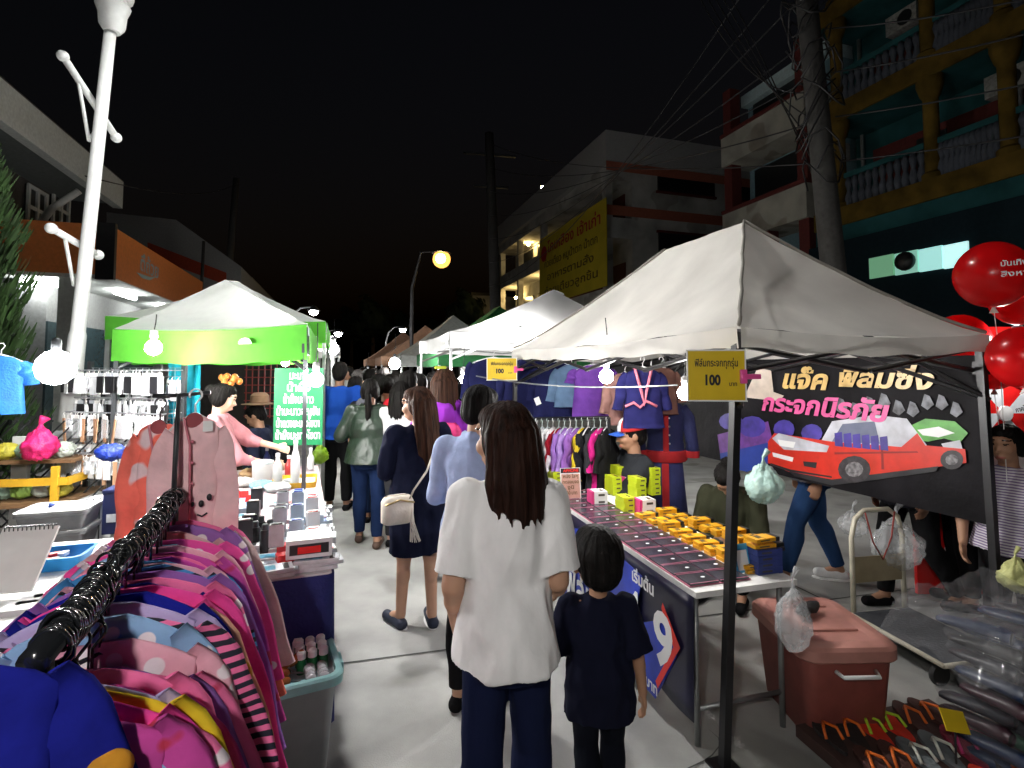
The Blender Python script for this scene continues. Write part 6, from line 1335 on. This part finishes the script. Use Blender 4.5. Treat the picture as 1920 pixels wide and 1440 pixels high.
        sd = side if side.y > 0 else -side; th0 = w + d * .02 + sd * .028; th1 = th0 + d * .035 + sd * .022 + pn * .01; th2 = th1 + d * .03 + pn * .008; rr_ = max(.0095, vox * .95)
        b.cap(th0, th1, rr_ * 1.1, rr_, 8); b.cap(th1, th2, rr_, rr_ * .85, 8)
        kn, an = G[k]; b.cap(hip[k], kn, .08 * wide, .055); b.cap(kn, an, .05, .034); c_ = kn.lerp(an, .28); dn = V((0, -.014, 0)); b.ell(c_ + dn, (.047, .05, .085))
        tw = V((0, 1, 0)); fl = an.z - .075; 
        ft = legs.get(k + 'f', V((sx * .02, .15, -.045))) if legs else V((sx * .02, .15, -.045)); ft = V(ft)
        b.cap(an + V((0, -.025, -.042)), an + ft, .03, .024); b.cap(an, an + ft * .55, .034, .03)
    me = remesh(b, vox * s if vox * s < .0125 else .0125, 3)
    me.name = 'person'
    o = bpy.data.objects.new('body', me); COL.objects.link(o); o.parent = t; inv = wm(t).inverted(); me.transform(inv)
    for m_ in (SK[skin], M_eye, M_lip): me.materials.append(m_)
    HI = (T @ HM).inverted() @ wm(t)
    co = np.empty(len(me.polygons) * 3); me.polygons.foreach_get('center', co); co = co.reshape(-1, 3)
    Hn = np.array(HI); lc = co @ Hn[:3, :3].T + Hn[:3, 3]; mi = np.zeros(len(lc), dtype=np.int32)
    for sx in (-1, 1):
        mi[((lc[:, 0] - sx * .033) / .0125) ** 2 + ((lc[:, 2] - .093) / .005) ** 2 + np.where(lc[:, 1] > .05, 0, 9) < 1] = 1
        mi[((lc[:, 0] - sx * .034) / .02) ** 2 + ((lc[:, 2] - .118) / .005) ** 2 + np.where(lc[:, 1] > .05, 0, 9) < 1] = 1
    mi[(lc[:, 0] / .024) ** 2 + ((lc[:, 2] - .012) / .009) ** 2 + np.where(lc[:, 1] > .05, 0, 9) < 1] = 2
    me.polygons.foreach_set('material_index', mi); me.polygons.foreach_set('use_smooth', [True] * len(me.polygons)); me.update()
    def garment(name, mb, m, vx, wr=.006, fr=9, sm=4, zs=.45):
        g = remesh(mb, vx * s if vx * s < .014 else .014, sm)
        n = len(g.vertices); c = np.empty(n * 3); g.vertices.foreach_get('co', c); c = c.reshape(-1, 3); nn = np.empty(n * 3); g.vertices.foreach_get('normal', nn); nn = nn.reshape(-1, 3)
        ti = np.array(T.inverted())[:3]; l_ = c @ ti[:, :3].T + ti[:, 3]
        dsp = np.array([(1 - abs(noise.noise(V((p[0] * 7 + p[2] * 3, p[1] * 7, p[2] * 6 - p[0] * 4 + len(label)))) * 2.2)) * .35 - .2 + noise.noise(V((p[0] * fr + label.__len__(), p[1] * fr, p[2] * fr * zs))) * .6 + noise.noise(V((p[0] * fr * 2.3, p[1] * fr * 2.3 + 5, p[2] * fr * 1.1))) * .3 for p in l_])
        c = c + nn * (dsp * wr * 2 * s)[:, None]; g.vertices.foreach_set('co', c.reshape(-1)); g.transform(inv); g.name = name
        ob = bpy.data.objects.new(name, g); COL.objects.link(ob); ob.parent = t; g.materials.append(m); g.polygons.foreach_set('use_smooth', [True] * len(g.polygons)); g.update(); return ob
    # ---- bottom
    if bottom:
        kind, bm_ = bottom[0], bottom[1]; fl = bottom[2] if len(bottom) > 2 else 0
        b = MB(T)
        if kind in ('pants', 'shorts'):
            b.M = T @ Ln; loft(b, [(hipz - .1, .15 * wide, .115, 0, -.01), (hipz, .172 * wide, .132, 0, -.015), (hipz + .08, .165 * wide, .12, 0, -.01), (hipz + .17, .138 * wide, .104, 0, 0)]); b.M = T
            for sx in (-1, 1): b.ell((sx * .078 * wide, -.058, hipz - .01), (.092 * wide, .082, .1))
            for k in 'LR':
                kn, an = G[k]; b.cap(hip[k] + V((0, -.005, -.01)), kn, .097 * wide, .068)
                if kind == 'pants': an2 = kn.lerp(an, .93); b.tube([kn, kn.lerp(an2, .3) + V((0, -.012, 0)), an2], [.07, .071 + fl * .3, .05 + fl], 16)
        else:
            hz = bottom[3]; loft(b, [(hz, .2, .16, 0, .0), (hipz - .1, .185 * wide, .15, 0, -.01), (hipz, .175 * wide, .135, 0, -.012), (hipz + .17, .14 * wide, .105, 0, 0)])
        garment('trousers' if kind == 'pants' else kind, b, bm_, max(vox, .008), .004, 12)
    # ---- top
    if top:
        kind, tm, hem = top[0], top[1], top[2]; slv = top[3]; ease = top[4] if len(top) > 4 else .02
        b = MB(T @ Ln)
        rings = [(hem, .175 * wide + ease * 1.5, .142 + ease * 1.4, 0, -.018)]
        if hem < hipz - .05: rings.append((hipz - .02, .175 * wide + ease * .8, .136 + ease * .7, 0, -.014))
        rings += [(hipz + .08, .168 * wide + ease * 1.1, .128 + ease * 1.1, 0, -.014), (hipz + .2, .14 * wide + ease, .1 + ease, 0, 0), (shz - .16, .145 * wide + ease, .108 + ease, 0, 0), (shz - .06, .165 * wide + ease * .6, .106 + ease * .5, 0, 0), (shz + .022, .145 * wide + ease * .3, .083, 0, -.005), (shz + .058, .082, .066, 0, -.004), (shz + .066, .06, .056, 0, 0)]
        if hem < .7: rings[0] = (hem, .2, .15, 0, -.005)
        loft(b, rings); b.cap((-.13 * wide, -.005, shz - .005), (.13 * wide, -.005, shz - .005), .064, .064)
        if kind in ('hoodie', 'jacket'):
            b.tube([V((-.085, .05, shz + .06)), V((-.1, -.03, shz + .05)), V((0, -.09, shz + .045)), V((.1, -.03, shz + .05)), V((.085, .05, shz + .06))], .045 if kind == 'hoodie' else .026, 10)
            if kind == 'hoodie': b.ell((0, -.105, shz - .01), (.12, .06, .1))
        if kind == 'collar': b.tube([V((-.05, .055, shz + .06)), V((-.066, 0, shz + .075)), V((0, -.066, shz + .085)), V((.066, 0, shz + .075)), V((.05, .055, shz + .06))], .018, 8)
        b.M = T
        for k in 'LR':
            e, w = A[k]; S0 = sh[k]; r0_ = .066 + ease * .4
            if slv <= 1: end = S0.lerp(e, slv); b.ell(S0, (r0_ * .92,) * 3); b.tube([S0, S0.lerp(end, .5), end], [r0_ * .93, r0_ * .97, r0_ * 1.06], 16)
            else: b.cap(S0, e, r0_ * .98, .056 + ease * .3); b.cap(e, e.lerp(w, (slv - 1)), .055 + ease * .3, .043 + ease * .2)
        garment({'dress': 'dress', 'tee': 'shirt', 'collar': 'shirt', 'jacket': 'jacket', 'hoodie': 'hoodie'}[kind], b, tm, max(vox, .008), .0125 if vox < .0085 else .0095)
    # ---- shoes
    if shoes:
        for k in 'LR':
            kn, an = G[k]; sx = -1 if k == 'L' else 1; ft = V(legs[k + 'f']) if legs and (k + 'f') in legs else V((sx * .02, .15, -.045))
            d = ft.copy(); d.z += .042; L_ = d.length; d.normalize(); lo = an + V((0, 0, -.05))
            b = MB(T); b.cap(lo + V((0, -.028, .004)), an + ft + V((0, 0, .004)), .04, .036); b.cap(lo + d * .02 + V((0, 0, .02)), lo + d * .1 + V((0, 0, .01)), .04, .034)
            ob = garment('shoe', b, shoes[0], max(vox, .008), .001)
            if len(shoes) > 1:
                b = MB(T); nrm = V((d.y, -d.x, 0)).normalized(); up_ = nrm.cross(d).normalized(); up_ = up_ if up_.z > 0 else -up_
                b.prism([], 0, 0) if False else None
                o_ = []
                for i in range(18): a = 2 * math.pi * i / 18; o_.append((math.cos(a) * (L_ / 2 + .055), math.sin(a) * .043))
                b.M = T @ frame(lo + d * (L_ / 2 - .012) - up_ * .036, d, up_); b.prism(o_, -.008, .014); b.build('sole', shoes[1], ob)
    # ---- hair
    if hair:
        st_, nm, hc = hair[:3]; hm = hairmat(nm, hc); b = MB(T @ HM); rr = random.Random(len(label))
        b.ell((0, -.012, .108), (.084, .1, .1)); b.ell((0, .03, .15), (.07, .07, .055)); 
        if st_ in ('long', 'mid', 'pony', 'bun', 'bob'):
            for sx in (-1, 1): b.ell((sx * .062, -.015, .075), (.03, .06, .075))
        if st_ == 'short': b.ell((0, -.045, .06), (.07, .06, .07))
        ob = None
        if st_ in ('long', 'mid', 'bob'):
            Lh = hair[3] if len(hair) > 3 else .32
            # a mantle of hanging locks following the head, then the back
            for i in range(58):
                a = math.pi * (1.0 + (i + rr.random()) / 58) + rr.uniform(-.02, .02); a = math.pi * 1.0 + (i / 57) * math.pi; a += rr.uniform(-.04, .04)
                wx, wy = .086, .098; L_ = Lh * rr.uniform(.74, 1.1) * (.86 + .14 * abs(math.sin(a)))
                top_ = V((math.cos(a) * .05, -.01 + math.sin(a) * .06, .175)); p1 = V((math.cos(a) * wx, -.01 + math.sin(a) * wy, .1)); p2 = V((math.cos(a) * (wx + .006), -.012 + math.sin(a) * (wy + .002), .0)); 
                sp_ = 1 + .25 * hair[4] if len(hair) > 4 else 1.12
                p3 = V((math.cos(a) * wx * sp_ + rr.uniform(-.008, .008), -.02 + math.sin(a) * (wy * .92), .03 - L_ * .5)); p4 = V((math.cos(a) * wx * sp_ * 1.02 + rr.uniform(-.014, .014), -.025 + math.sin(a) * (wy * .9) + rr.uniform(-.01, .01), .03 - L_))
                b.tube([top_, p1, p2, p3, p3.lerp(p4, .6), p4], [.012, .019, .02, .017, .01, .002], 7)
            if len(hair) > 4 and hair[4] > .2: pass
            g = remesh(b, .0062 * s, 1)
        elif st_ == 'pony':
            b.ell((0, -.105, .08), (.03, .03, .03)); b.tube([V((0, -.1, .085)), V((0, -.135, .05)), V((.004, -.13, -.04)), V((.0, -.115, -.16)), V((.0, -.11, -.24))], [.02, .034, .036, .03, .006], 12); g = remesh(b, .0075 * s, 1)
        elif st_ == 'bun': b.ell((0, -.1, .12), (.05, .045, .05)); g = remesh(b, .0075 * s, 1)
        else: g = remesh(b, .0075 * s, 2)
        n = len(g.vertices); c = np.empty(n * 3); g.vertices.foreach_get('co', c); c = c.reshape(-1, 3); ti = np.array((T @ HM).inverted())[:3]; l_ = c @ ti[:, :3].T + ti[:, 3]
        nn = np.empty(n * 3); g.vertices.foreach_get('normal', nn); nn = nn.reshape(-1, 3)
        ds = np.array([noise.noise(V((math.atan2(p[1] + .01, p[0]) * 9, 3, p[2] * 2.2 + (4 * math.hypot(p[0], p[1])))) ) for p in l_]); c = c + nn * (ds * .0055 * s)[:, None]; g.vertices.foreach_set('co', c.reshape(-1))
        g.transform(inv); g.name = 'hair'; ob = bpy.data.objects.new('hair', g); COL.objects.link(ob); ob.parent = t; g.materials.append(hm); g.polygons.foreach_set('use_smooth', [True] * len(g.polygons)); g.update()
    return t, T, HM, A
def cl(nm, c, r=.95, bump=.55, **k): return mat('cloth_' + nm, c, r, var=.1, scale=9, bump=bump, bscale=11, spec=.08, stretch=(1, 1, .55), **k)
def foot(px, py): q = gr(px, py); return V((q.x, q.y, 0))
def stand(px, Y): q = at(px, 900, Y); return V((q.x, Y, 0))
BLK = ('short', 'black', (.007, .006, .0055))
NAVYJ = cl('dark_indigo', (.008, .012, .04)); BLACKC = cl('black', (.01, .01, .011)); WHITE = cl('white_tee', (.84, .83, .83)); DENIM = cl('denim', (.02, .04, .11)); NAVT = cl('navy_tee', (.008, .009, .022))
# 1 woman in white (front)
p = stand(952, 1.78)
W1 = person('woman in a white T-shirt and dark jeans walking away in the aisle', p, .04, 1.575, 'a', ('long', 'dark_brown', (.022, .009, .006), .215, .9), ('tee', WHITE, .79, .88, .023), ('pants', NAVYJ), (BLACKC, M_white),
    arms={'L': ((-.178, -.05, 1.03), (-.165, .1, .82)), 'R': ((.165, -.02, 1.03), (.175, .16, .93))}, legs={'L': ((-.085, .0, .44), (-.07, -.02, .075)), 'R': ((.085, .07, .45), (.07, .02, .075))}, yaw=.75, nod=.1, vox=.006, wide=.8)
# boy
p = stand(1120, 2.1)
person('small boy in a dark navy T-shirt walking beside the woman in white', p, .02, 1.09, 'b', BLK, ('tee', NAVT, .58, .95, .035), ('pants', cl('dark_shorts', (.006, .007, .012)), .012), (mat('grey_trainer', (.45, .45, .44), .6), M_white),
    arms={'L': ((-.25, .0, .92), (-.36, .1, .86)), 'R': ((.215, -.02, .9), (.245, .0, .68))}, legs={'L': ((-.08, -.03, .42), (-.07, -.22, .17)), 'Lf': (-.01, .1, -.12), 'R': ((.08, .05, .4), (.08, .02, .075))}, kid=1, vox=.0075, wide=.94, yaw=.1)
# woman in the dark dress
p = foot(783, 1172)
W3 = person('woman with long brown hair in a short dark navy dress looking aside', p, .45, 1.56, 'a', ('long', 'brown', (.042, .017, .009), .42, .8), ('dress', cl('navy_dress', (.007, .009, .024)), .5, 1.45, .03), None, (mat('navy_slipon', (.012, .018, .04), .7), M_white),
    arms={'L': ((-.22, .05, 1.04), (-.14, .24, 1.08)), 'R': ((.23, -.02, 1.03), (.2, .14, .92))}, legs={'L': ((-.085, .05, .45), (-.11, .03, .075)), 'Lf': (-.06, .14, -.045), 'R': ((.085, 0, .45), (.085, -.05, .075))}, yaw=.85, nod=.12, vox=.008)
# her bag
q = at(745, 955, 3.35); t = thing('shoulder_bag', 'round white shoulder bag with a tassel hanging at the dark dress', 'bag', q)
M_bag = mat('cream_leather', (.68, .62, .54), .5, bump=.15)
b = MB(rzm(q, .5)); tub(b, [(.02, -.085), (.0, -.07), (0, .05), (.012, .075), (.03, .088)], .1, .055, .05); b.build('body', M_bag, t, True)
b = MB(rzm(q, .5)); b.tube([V((-.09, -.056, .045)), V((0, -.062, .07)), V((.09, -.056, .045))], .006, 6); b.build('zip', mat('gold_zip', (.5, .38, .18), .3, .9), t, True)
b = MB(); b.tube([q + V((.08, -.01, .07)), at(775, 920, 3.3), at(800, 884, 3.34), at(812, 850, 3.5)], .009, 6, flat=.4); b.build('strap', M_bag, t, True)
b = MB(); e = q + V((.1, -.04, .02))
for k in range(14): b.tube([e, e + V((.012 * math.cos(k), .012 * math.sin(k), -.09)), e + V((.03 * math.cos(k * 2.4) + .02, .03 * math.sin(k * 2.4), -.2))], .004, 4)
b.build('tassel', M_bag, t, True)
# man in light blue
p = stand(893, 2.75)
person('man in a pale blue shirt beside the woman in white', p, -.35, 1.60, 'a', BLK, ('collar', mat('pale_blue_shirt', (.34, .42, .66), .85, var=.08, bump=.3, bscale=22), .8, 1.9, .012), ('pants', BLACKC), (BLACKC,), arms={'L': ((-.24, .03, 1.03), (-.14, .24, 1.0)), 'R': ((.24, .06, 1.05), (.14, .28, 1.08))}, yaw=-.35, nod=.25, vox=.009)
# woman in green jacket
p = foot(690, 1020)
person('woman in a dark green jacket with a low ponytail and blue jeans', p, .1, 1.58, 'a', ('pony', 'black', (.016, .013, .012)), ('jacket', mat('green_satin', (.018, .034, .021), .42, var=.15, bump=.5, bscale=14), .8, 1.9, .045), ('pants', cl('blue_jeans', (.012, .025, .075))), (mat('brown_sandal', (.12, .07, .05), .7),),
    arms={'L': ((-.27, -.02, 1.06), (-.22, .2, 1.08)), 'R': ((.25, -.02, 1.03), (.2, .17, .95))}, legs={'L': ((-.09, .05, .46), (-.1, .08, .08)), 'R': ((.09, .0, .45), (.1, -.12, .075))}, vox=.009)
# the rest of the walkers
person('tall man in a bright blue T-shirt beyond the green jacket', stand(634, 6.5), .1, 1.76, 'b', BLK, ('tee', cl('royal_blue', (.012, .06, .34)), .78, .9, .03), ('pants', BLACKC), (BLACKC,), vox=.012, wide=1.1)
person('person in black clothes between the green jacket and the dark dress', stand(722, 5.7), .1, 1.6, 'a', ('bun', 'black', (.007, .006, .0055)), ('tee', BLACKC, .76, 1.6, .03), ('pants', BLACKC), (BLACKC,), vox=.011, yaw=.3)
W = person('person in a grey white blouse raising a phone beyond the dark dress', stand(750, 5.2), -.25, 1.56, 'c', ('bob', 'black', (.007, .006, .0055), .2), ('tee', cl('grey_white', (.5, .49, .5)), .76, 1.6, .03), ('pants', cl('dark_grey', (.03, .03, .034))), (BLACKC,), arms={'L': ((-.23, .05, 1.1), (-.16, .26, 1.26))}, vox=.011)
person('woman in a purple hoodie with a pink backpack and brown hair', stand(832, 4.35), -.15, 1.68, 'a', ('long', 'chestnut', (.045, .02, .012), .26, .5), ('hoodie', cl('purple', (.26, .035, .42)), .8, 1.95, .05), ('pants', NAVYJ), (BLACKC,), vox=.01)
person('man in a dark red T-shirt beyond the woman with brown hair', stand(764, 5.3), .0, 1.66, 'b', BLK, ('tee', cl('dark_red', (.33, .012, .02)), .78, .9, .03), ('pants', BLACKC), (BLACKC,), vox=.012)
q = at(842, 822, 4.12); t = thing('backpack', 'magenta backpack on the purple hoodie', 'backpack', q); b = MB(rzm(q, -.15)); tub(b, [(.03, -.17), (.0, -.14), (0, .06), (.02, .1), (.05, .12)], .095, .05, .04); b.build('body', mat('magenta_nylon', (.6, .02, .16), .6, bump=.3), t, True)
b = MB(rzm(q, -.15)); tub(b, [(.02, -.13), (.0, -.11), (0, -.02), (.02, .0)], .075, .062, .03); b.build('pocket', mat('dark_magenta_nylon', (.35, .01, .1), .6, bump=.3), t, True)
q = at(826, 689, 4.3); b = MB(rzm(q, .2)); b.box((0, 0, 0), (.09, .025, .022), bev=.006); tag(b.build('hair_clip', mat('lime_clip', (.6, .7, .05), .4)), 'yellow green hair clip on the head above the purple hoodie', 'hair clip')
q = at(724, 752, 4.7)
t = thing('mobile_phone', 'white phone held up beyond the green jacket', 'phone', W[1] @ (W[3]['L'][1] + V((.02, .09, .06)))); b = MB(); b.box(None, (.07, .01, .14), bev=.003, M=rzm(t.location, -.25)); b.build('case', M_white, t); b = MB(); b.box(None, (.062, .003, .125), M=rzm(t.location + V((0, -.007, 0)), -.25)); b.build('screen', glow('phone_screen', (.8, .85, .9), 1.2), t)
rr = random.Random(31)
far = [(690, 8.2, 1.68, (.55, .5, .05), 'yellow shirt'), (668, 9.5, 1.66, (.3, .3, .32), 'grey shirt'), (703, 7.2, 1.58, (.02, .02, .025), 'black shirt'), (728, 7.6, 1.6, (.05, .04, .06), 'dark plum shirt'), (650, 11, 1.72, (.5, .5, .5), 'white shirt'), (779, 7.4, 1.62, (.04, .05, .1), 'navy shirt'), (800, 6.2, 1.58, (.03, .03, .03), 'charcoal shirt'), (677, 13, 1.7, (.4, .1, .1), 'red shirt'), (712, 12, 1.65, (.1, .2, .4), 'blue shirt'), (655, 16, 1.7, (.3, .25, .2), 'brown shirt'), (740, 11, 1.64, (.2, .2, .2), 'mid grey shirt'), (664, 6.6, 1.58, (.25, .22, .22), 'taupe shirt'), (690, 6.3, 1.56, (.012, .012, .015), 'jet black shirt'), (707, 6.0, 1.62, (.1, .1, .12), 'slate shirt'), (735, 6.4, 1.6, (.3, .02, .05), 'crimson shirt'), (785, 6.0, 1.62, (.02, .02, .06), 'midnight shirt'), (812, 6.9, 1.64, (.4, .38, .36), 'cream shirt'), (676, 10.5, 1.66, (.05, .05, .05), 'dark grey shirt'), (756, 8.6, 1.62, (.2, .08, .2), 'mauve shirt'), (718, 9.6, 1.7, (.03, .08, .04), 'bottle green shirt'), (700, 15, 1.7, (.6, .6, .6), 'pale shirt'), (684, 18, 1.7, (.1, .1, .15), 'dim blue shirt'), (850, 5.6, 1.58, (.02, .018, .02), 'sooty shirt')]
for k, (px, Y, h, c, nm) in enumerate(far):
    person('distant walker in a %s within the crowd' % nm, stand(px, Y), rr.uniform(-.6, .6) + (3.1 if k in (4, 7, 9) else 0), h, 'abc'[k % 3], (('short', 'bob', 'pony')[k % 3], 'black', (.007, .006, .0055)) + ((.2,) if k % 3 == 1 else ()), ('tee', cl('far%d' % k, c), .78, (.9, 1.6)[k % 2], .03), ('pants', (BLACKC, DENIM)[k % 2]), (BLACKC,), vox=.0145, group='distant walkers')
# seated man with the cap
SEAT = {'L': ((-.12, .38, .5), (-.12, .36, .09)), 'R': ((.12, .38, .5), (.12, .36, .09))}
q = at(1190, 900, 4.55); base = V((q.x, q.y, -.27))
rzc = 2.25
T_ = person('seated man in a black T-shirt and tricolour cap behind the film table', V((q.x, q.y, -.54)), rzc - .55, 1.8, 'b', BLK, ('tee', cl('washed_black', (.022, .024, .028)), .8, .92, .04), ('pants', BLACKC), (BLACKC,), arms={'L': ((-.25, .17, 1.05), (-.08, .38, 1.03)), 'R': ((.25, .17, 1.05), (.06, .4, 1.03))}, legs={'L': ((-.13, .4, .86), (-.13, .36, .56)), 'R': ((.13, .4, .86), (.13, .36, .56))}, yaw=-.1, nod=.15, vox=.008, wide=1.25)
T = T_[1] @ T_[2]
t = thing('baseball_cap', 'red, white and blue baseball cap on the seated man', 'cap', T @ V((0, 0, .12)))
for nm, a0, a1, m_ in (('white_panel', -.5, .5, M_paper), ('red_panel', .5, 2 * math.pi - .5, mat('cap_red', (.55, .02, .02), .8))):
    b = MB(T)
    def fn(u, v):
        a = math.pi / 2 + (a0 + (a1 - a0) * u) * 1.0; th = math.pi / 2 * v; r = .104 * math.cos(th) ** .75 if v < 1 else 0; return V((r * .93 * math.cos(a), -.004 + r * 1.08 * math.sin(a), .118 + .105 * math.sin(th)))
    b.grid(fn, 18, 8); b.build(nm, m_, t, True, sol=.004)
b = MB(T)
b.grid(lambda u, v: V(((u - .5) * .17 * (1 - .25 * v * v), .095 + .085 * v * (1 - (2 * u - 1) ** 2 * .45) - .02 * (2 * u - 1) ** 2, .122 - .012 * v - .02 * (2 * u - 1) ** 2)), 14, 6); b.build('brim', mat('cap_blue', (.02, .1, .5), .7), t, True, sol=.005)
b = MB(); b.lathe([(.17, .36), (.18, .38), (.17, .4)], V((q.x, q.y, 0)), 16)
for k in range(4): a = k * math.pi / 2 + .4; b.tube([V((q.x + .13 * math.cos(a), q.y + .13 * math.sin(a), .37)), V((q.x + .18 * math.cos(a), q.y + .18 * math.sin(a), 0))], .015, 6)
tag(b.build('plastic_stool', mat('stool_blue', (.03, .15, .3), .5), None, 2), 'plastic stool under the seated man with the cap', 'stool')
# child / woman bending behind the black pole
q = at(1378, 960, 4.25)
person('person in a dark olive jacket, head bent, sitting behind the black pole', V((q.x, q.y, -.56)), 2.5, 1.6, 'b', ('bun', 'black', (.007, .006, .0055)), ('jacket', cl('dark_olive', (.04, .042, .025)), .82, 1.9, .04), ('pants', BLACKC), (BLACKC,), arms={'L': ((-.22, .16, 1.05), (-.06, .34, 1.0)), 'R': ((.22, .16, 1.05), (.06, .34, 1.0))}, legs={'L': ((-.13, .4, .95), (-.13, .36, .64)), 'R': ((.13, .4, .95), (.13, .36, .64))}, nod=.75, lean=.25, vox=.01)
bw_ = at(1410, 925, 4.15); b = MB(); b.ell(bw_, (.035, .02, .03)); b.ell(bw_ + V((.03, 0, .04)), (.025, .02, .03)); tag(b.build('hair_bow', mat('pink_bow', (.8, .04, .25), .6), None, True), 'bright pink bow by the bent head behind the black pole', 'hair bow')
bag(at(1432, 905, 3.45), (.11, .09, .12), mat('mint_bag', (.5, .72, .66), .3, bump=.5, alpha=.75), 'mint plastic bag hanging beside the bent head', seed=12)
# people behind the banner
p = foot(1530, 1093)
person('person in blue jeans and white trainers partly hidden behind the vinyl banner', p, 1.35, 1.66, 'b', BLK, ('tee', cl('grey_tee', (.3, .31, .32)), .78, 1.5, .03), ('pants', cl('mid_blue_jeans', (.02, .05, .13))), (mat('white_trainer', (.72, .72, .72), .6), M_white), legs={'L': ((-.09, .16, .46), (-.1, .24, .085)), 'R': ((.09, -.05, .45), (.1, -.2, .085))}, vox=.01)
p = foot(1712, 1140)
W15 = person('person in black trousers and black flats carrying a white plastic bag', p, 1.8, 1.58, 'b', ('bob', 'black', (.007, .006, .0055), .24), ('tee', cl('ink_top', (.012, .012, .016)), .74, .95, .03), ('pants', BLACKC), (BLACKC,), legs={'L': ((-.09, -.06, .45), (-.1, -.3, .09)), 'R': ((.09, .12, .46), (.09, .14, .075))}, arms={'L': ((-.24, .02, 1.0), (-.24, .12, .82))}, vox=.01)
bag(at(1682, 1018, 3.55), (.15, .11, .16), M_film, 'bulging white plastic bag carried above the trolley handle', seed=8)
bag(at(1600, 980, 3.9), (.09, .08, .09), M_film, 'clear plastic bag of food hanging over the trolley', seed=9)
person('person in dark clothes standing behind the vinyl banner by the red sign', stand(1800, 3.9), 1.2, 1.64, 'b', BLK, ('tee', cl('ink2', (.014, .012, .014)), .76, .95, .03), ('pants', BLACKC), (BLACKC,), vox=.012)
p = stand(1893, 2.95)
person('young woman in a white and violet striped blouse and black trousers at the prize wheel', p, 2.0, 1.38, 'b', ('bun', 'black', (.014, .011, .01)), ('tee', mat('violet_stripe', (.6, .58, .62), .85, pattern='stripe', c2=(.2, .14, .28), ps=22, bump=.3), .82, .9, .03), ('pants', BLACKC), (BLACKC,), arms={'L': ((-.24, .0, 1.04), (-.25, .05, .8)), 'R': ((.24, .05, 1.02), (.2, .14, .84))}, vox=.01, nod=.1)
bag(at(1905, 1078, 2.75), (.07, .06, .08), mat('lemon_bag', (.7, .72, .3), .3, bump=.5, alpha=.8), 'pale yellow plastic bag held by the young woman at the prize wheel', seed=14)
# drinks seller
q = stand(405, 4.45); 
person('drinks seller in a pink blouse reaching across the drinks table', q, -1.25, 1.56, 'c', ('bun', 'black', (.014, .011, .01)), ('tee', cl('dusty_pink', (.55, .24, .27)), .76, 1.35, .03), ('pants', BLACKC), (BLACKC,), arms={'L': ((-.2, .22, 1.1), (-.1, .46, 1.04)), 'R': ((.2, .2, 1.0), (.12, .44, .92))}, nod=.3, yaw=.15, vox=.009)
q = at(480, 828, 4.25); b = MB(rzm(q, .3)); b.lathe([(.03, -.02), (.05, -.015), (.085, .0), (.09, .012), (.06, .018), (.05, .012)], M=frame(q, V((1, 0, .2)), V((.1, -.8, .5))), n=24); tag(b.build('blue_roll', mat('aqua_roll', (.12, .5, .58), .4), None, 2), 'light blue ring shaped roll in the drinks seller hands', 'roll')
person('vendor in a brown hat and dark clothes sitting deep in the drinks stall', V((at(487, 800, 5.9).x, 5.9, -.3)), 1.6, 1.6, 'b', BLK, ('tee', cl('dark_blue_top', (.02, .025, .05)), .8, 1.5, .03), ('pants', cl('brown_pants', (.1, .05, .03))), (BLACKC,), nod=.5, vox=.012, legs={'L': ((-.13, .4, .8), (-.13, .36, .38)), 'R': ((.13, .4, .8), (.13, .36, .38))})
q = at(487, 755, 5.9); b = MB(); b.lathe([(.18, 0), (.19, .008), (.1, .02), (.095, .1), (.06, .13), (.01, .135)], q - UP * .02, 18); tag(b.build('brown_hat', mat('brown_felt', (.16, .09, .05), .9), None, 2), 'brown brimmed hat on the vendor deep in the drinks stall', 'hat')
# things hung behind the drinks stall
b = MB(); q0 = at(462, 700, 6.6); 
for i in range(9): b.tube([q0 + V((.075 * i, 0, .35)), q0 + V((.075 * i, 0, -.55))], .008, 4)
for j in range(10): b.tube([q0 + V((-.02, 0, .33 - .095 * j)), q0 + V((.65, 0, .33 - .095 * j))], .008, 4)
tag(b.build('red_lattice', mat('dark_red_lattice', (.25, .03, .03), .6)), 'dark red lattice panel behind the drinks seller', 'lattice')
b = MB(); q = at(428, 712, 4.6)
for k in range(9): b.ell(q + V((.045 * math.cos(k * 2.4) * (1 + k % 2), .02 * (k % 3), .03 * math.sin(k * 2.4))), (.028, .028, .03), n=10, m=7)
tag(b.build('orange_garland', mat('orange_glaze', (.6, .2, .04), .3), None, True), 'cluster of orange hanging ornaments under the green awning', 'ornament')
q = at(348, 700, 4.75); b = MB(); b.grid(lambda u, v: q + V((-.16 + .3 * u, .02 * math.sin(u * 18 + v), .25 - .75 * v)), 24, 6); tag(b.build('teal_curtain', mat('teal_cloth', (.0, .3, .42), .8, bump=.3), None, True, sol=.004), 'turquoise cloth hanging behind the coral pyjamas', 'cloth')
b = MB(); q = at(440, 780, 7.3); b.box((q.x, q.y, 1.0), (1.7, .1, 2.0)); tag(b.build('stall_backdrop', mat('dark_backdrop', (.03, .025, .025), .9)), 'dark backdrop cloth at the rear of the drinks stall', 'backdrop')
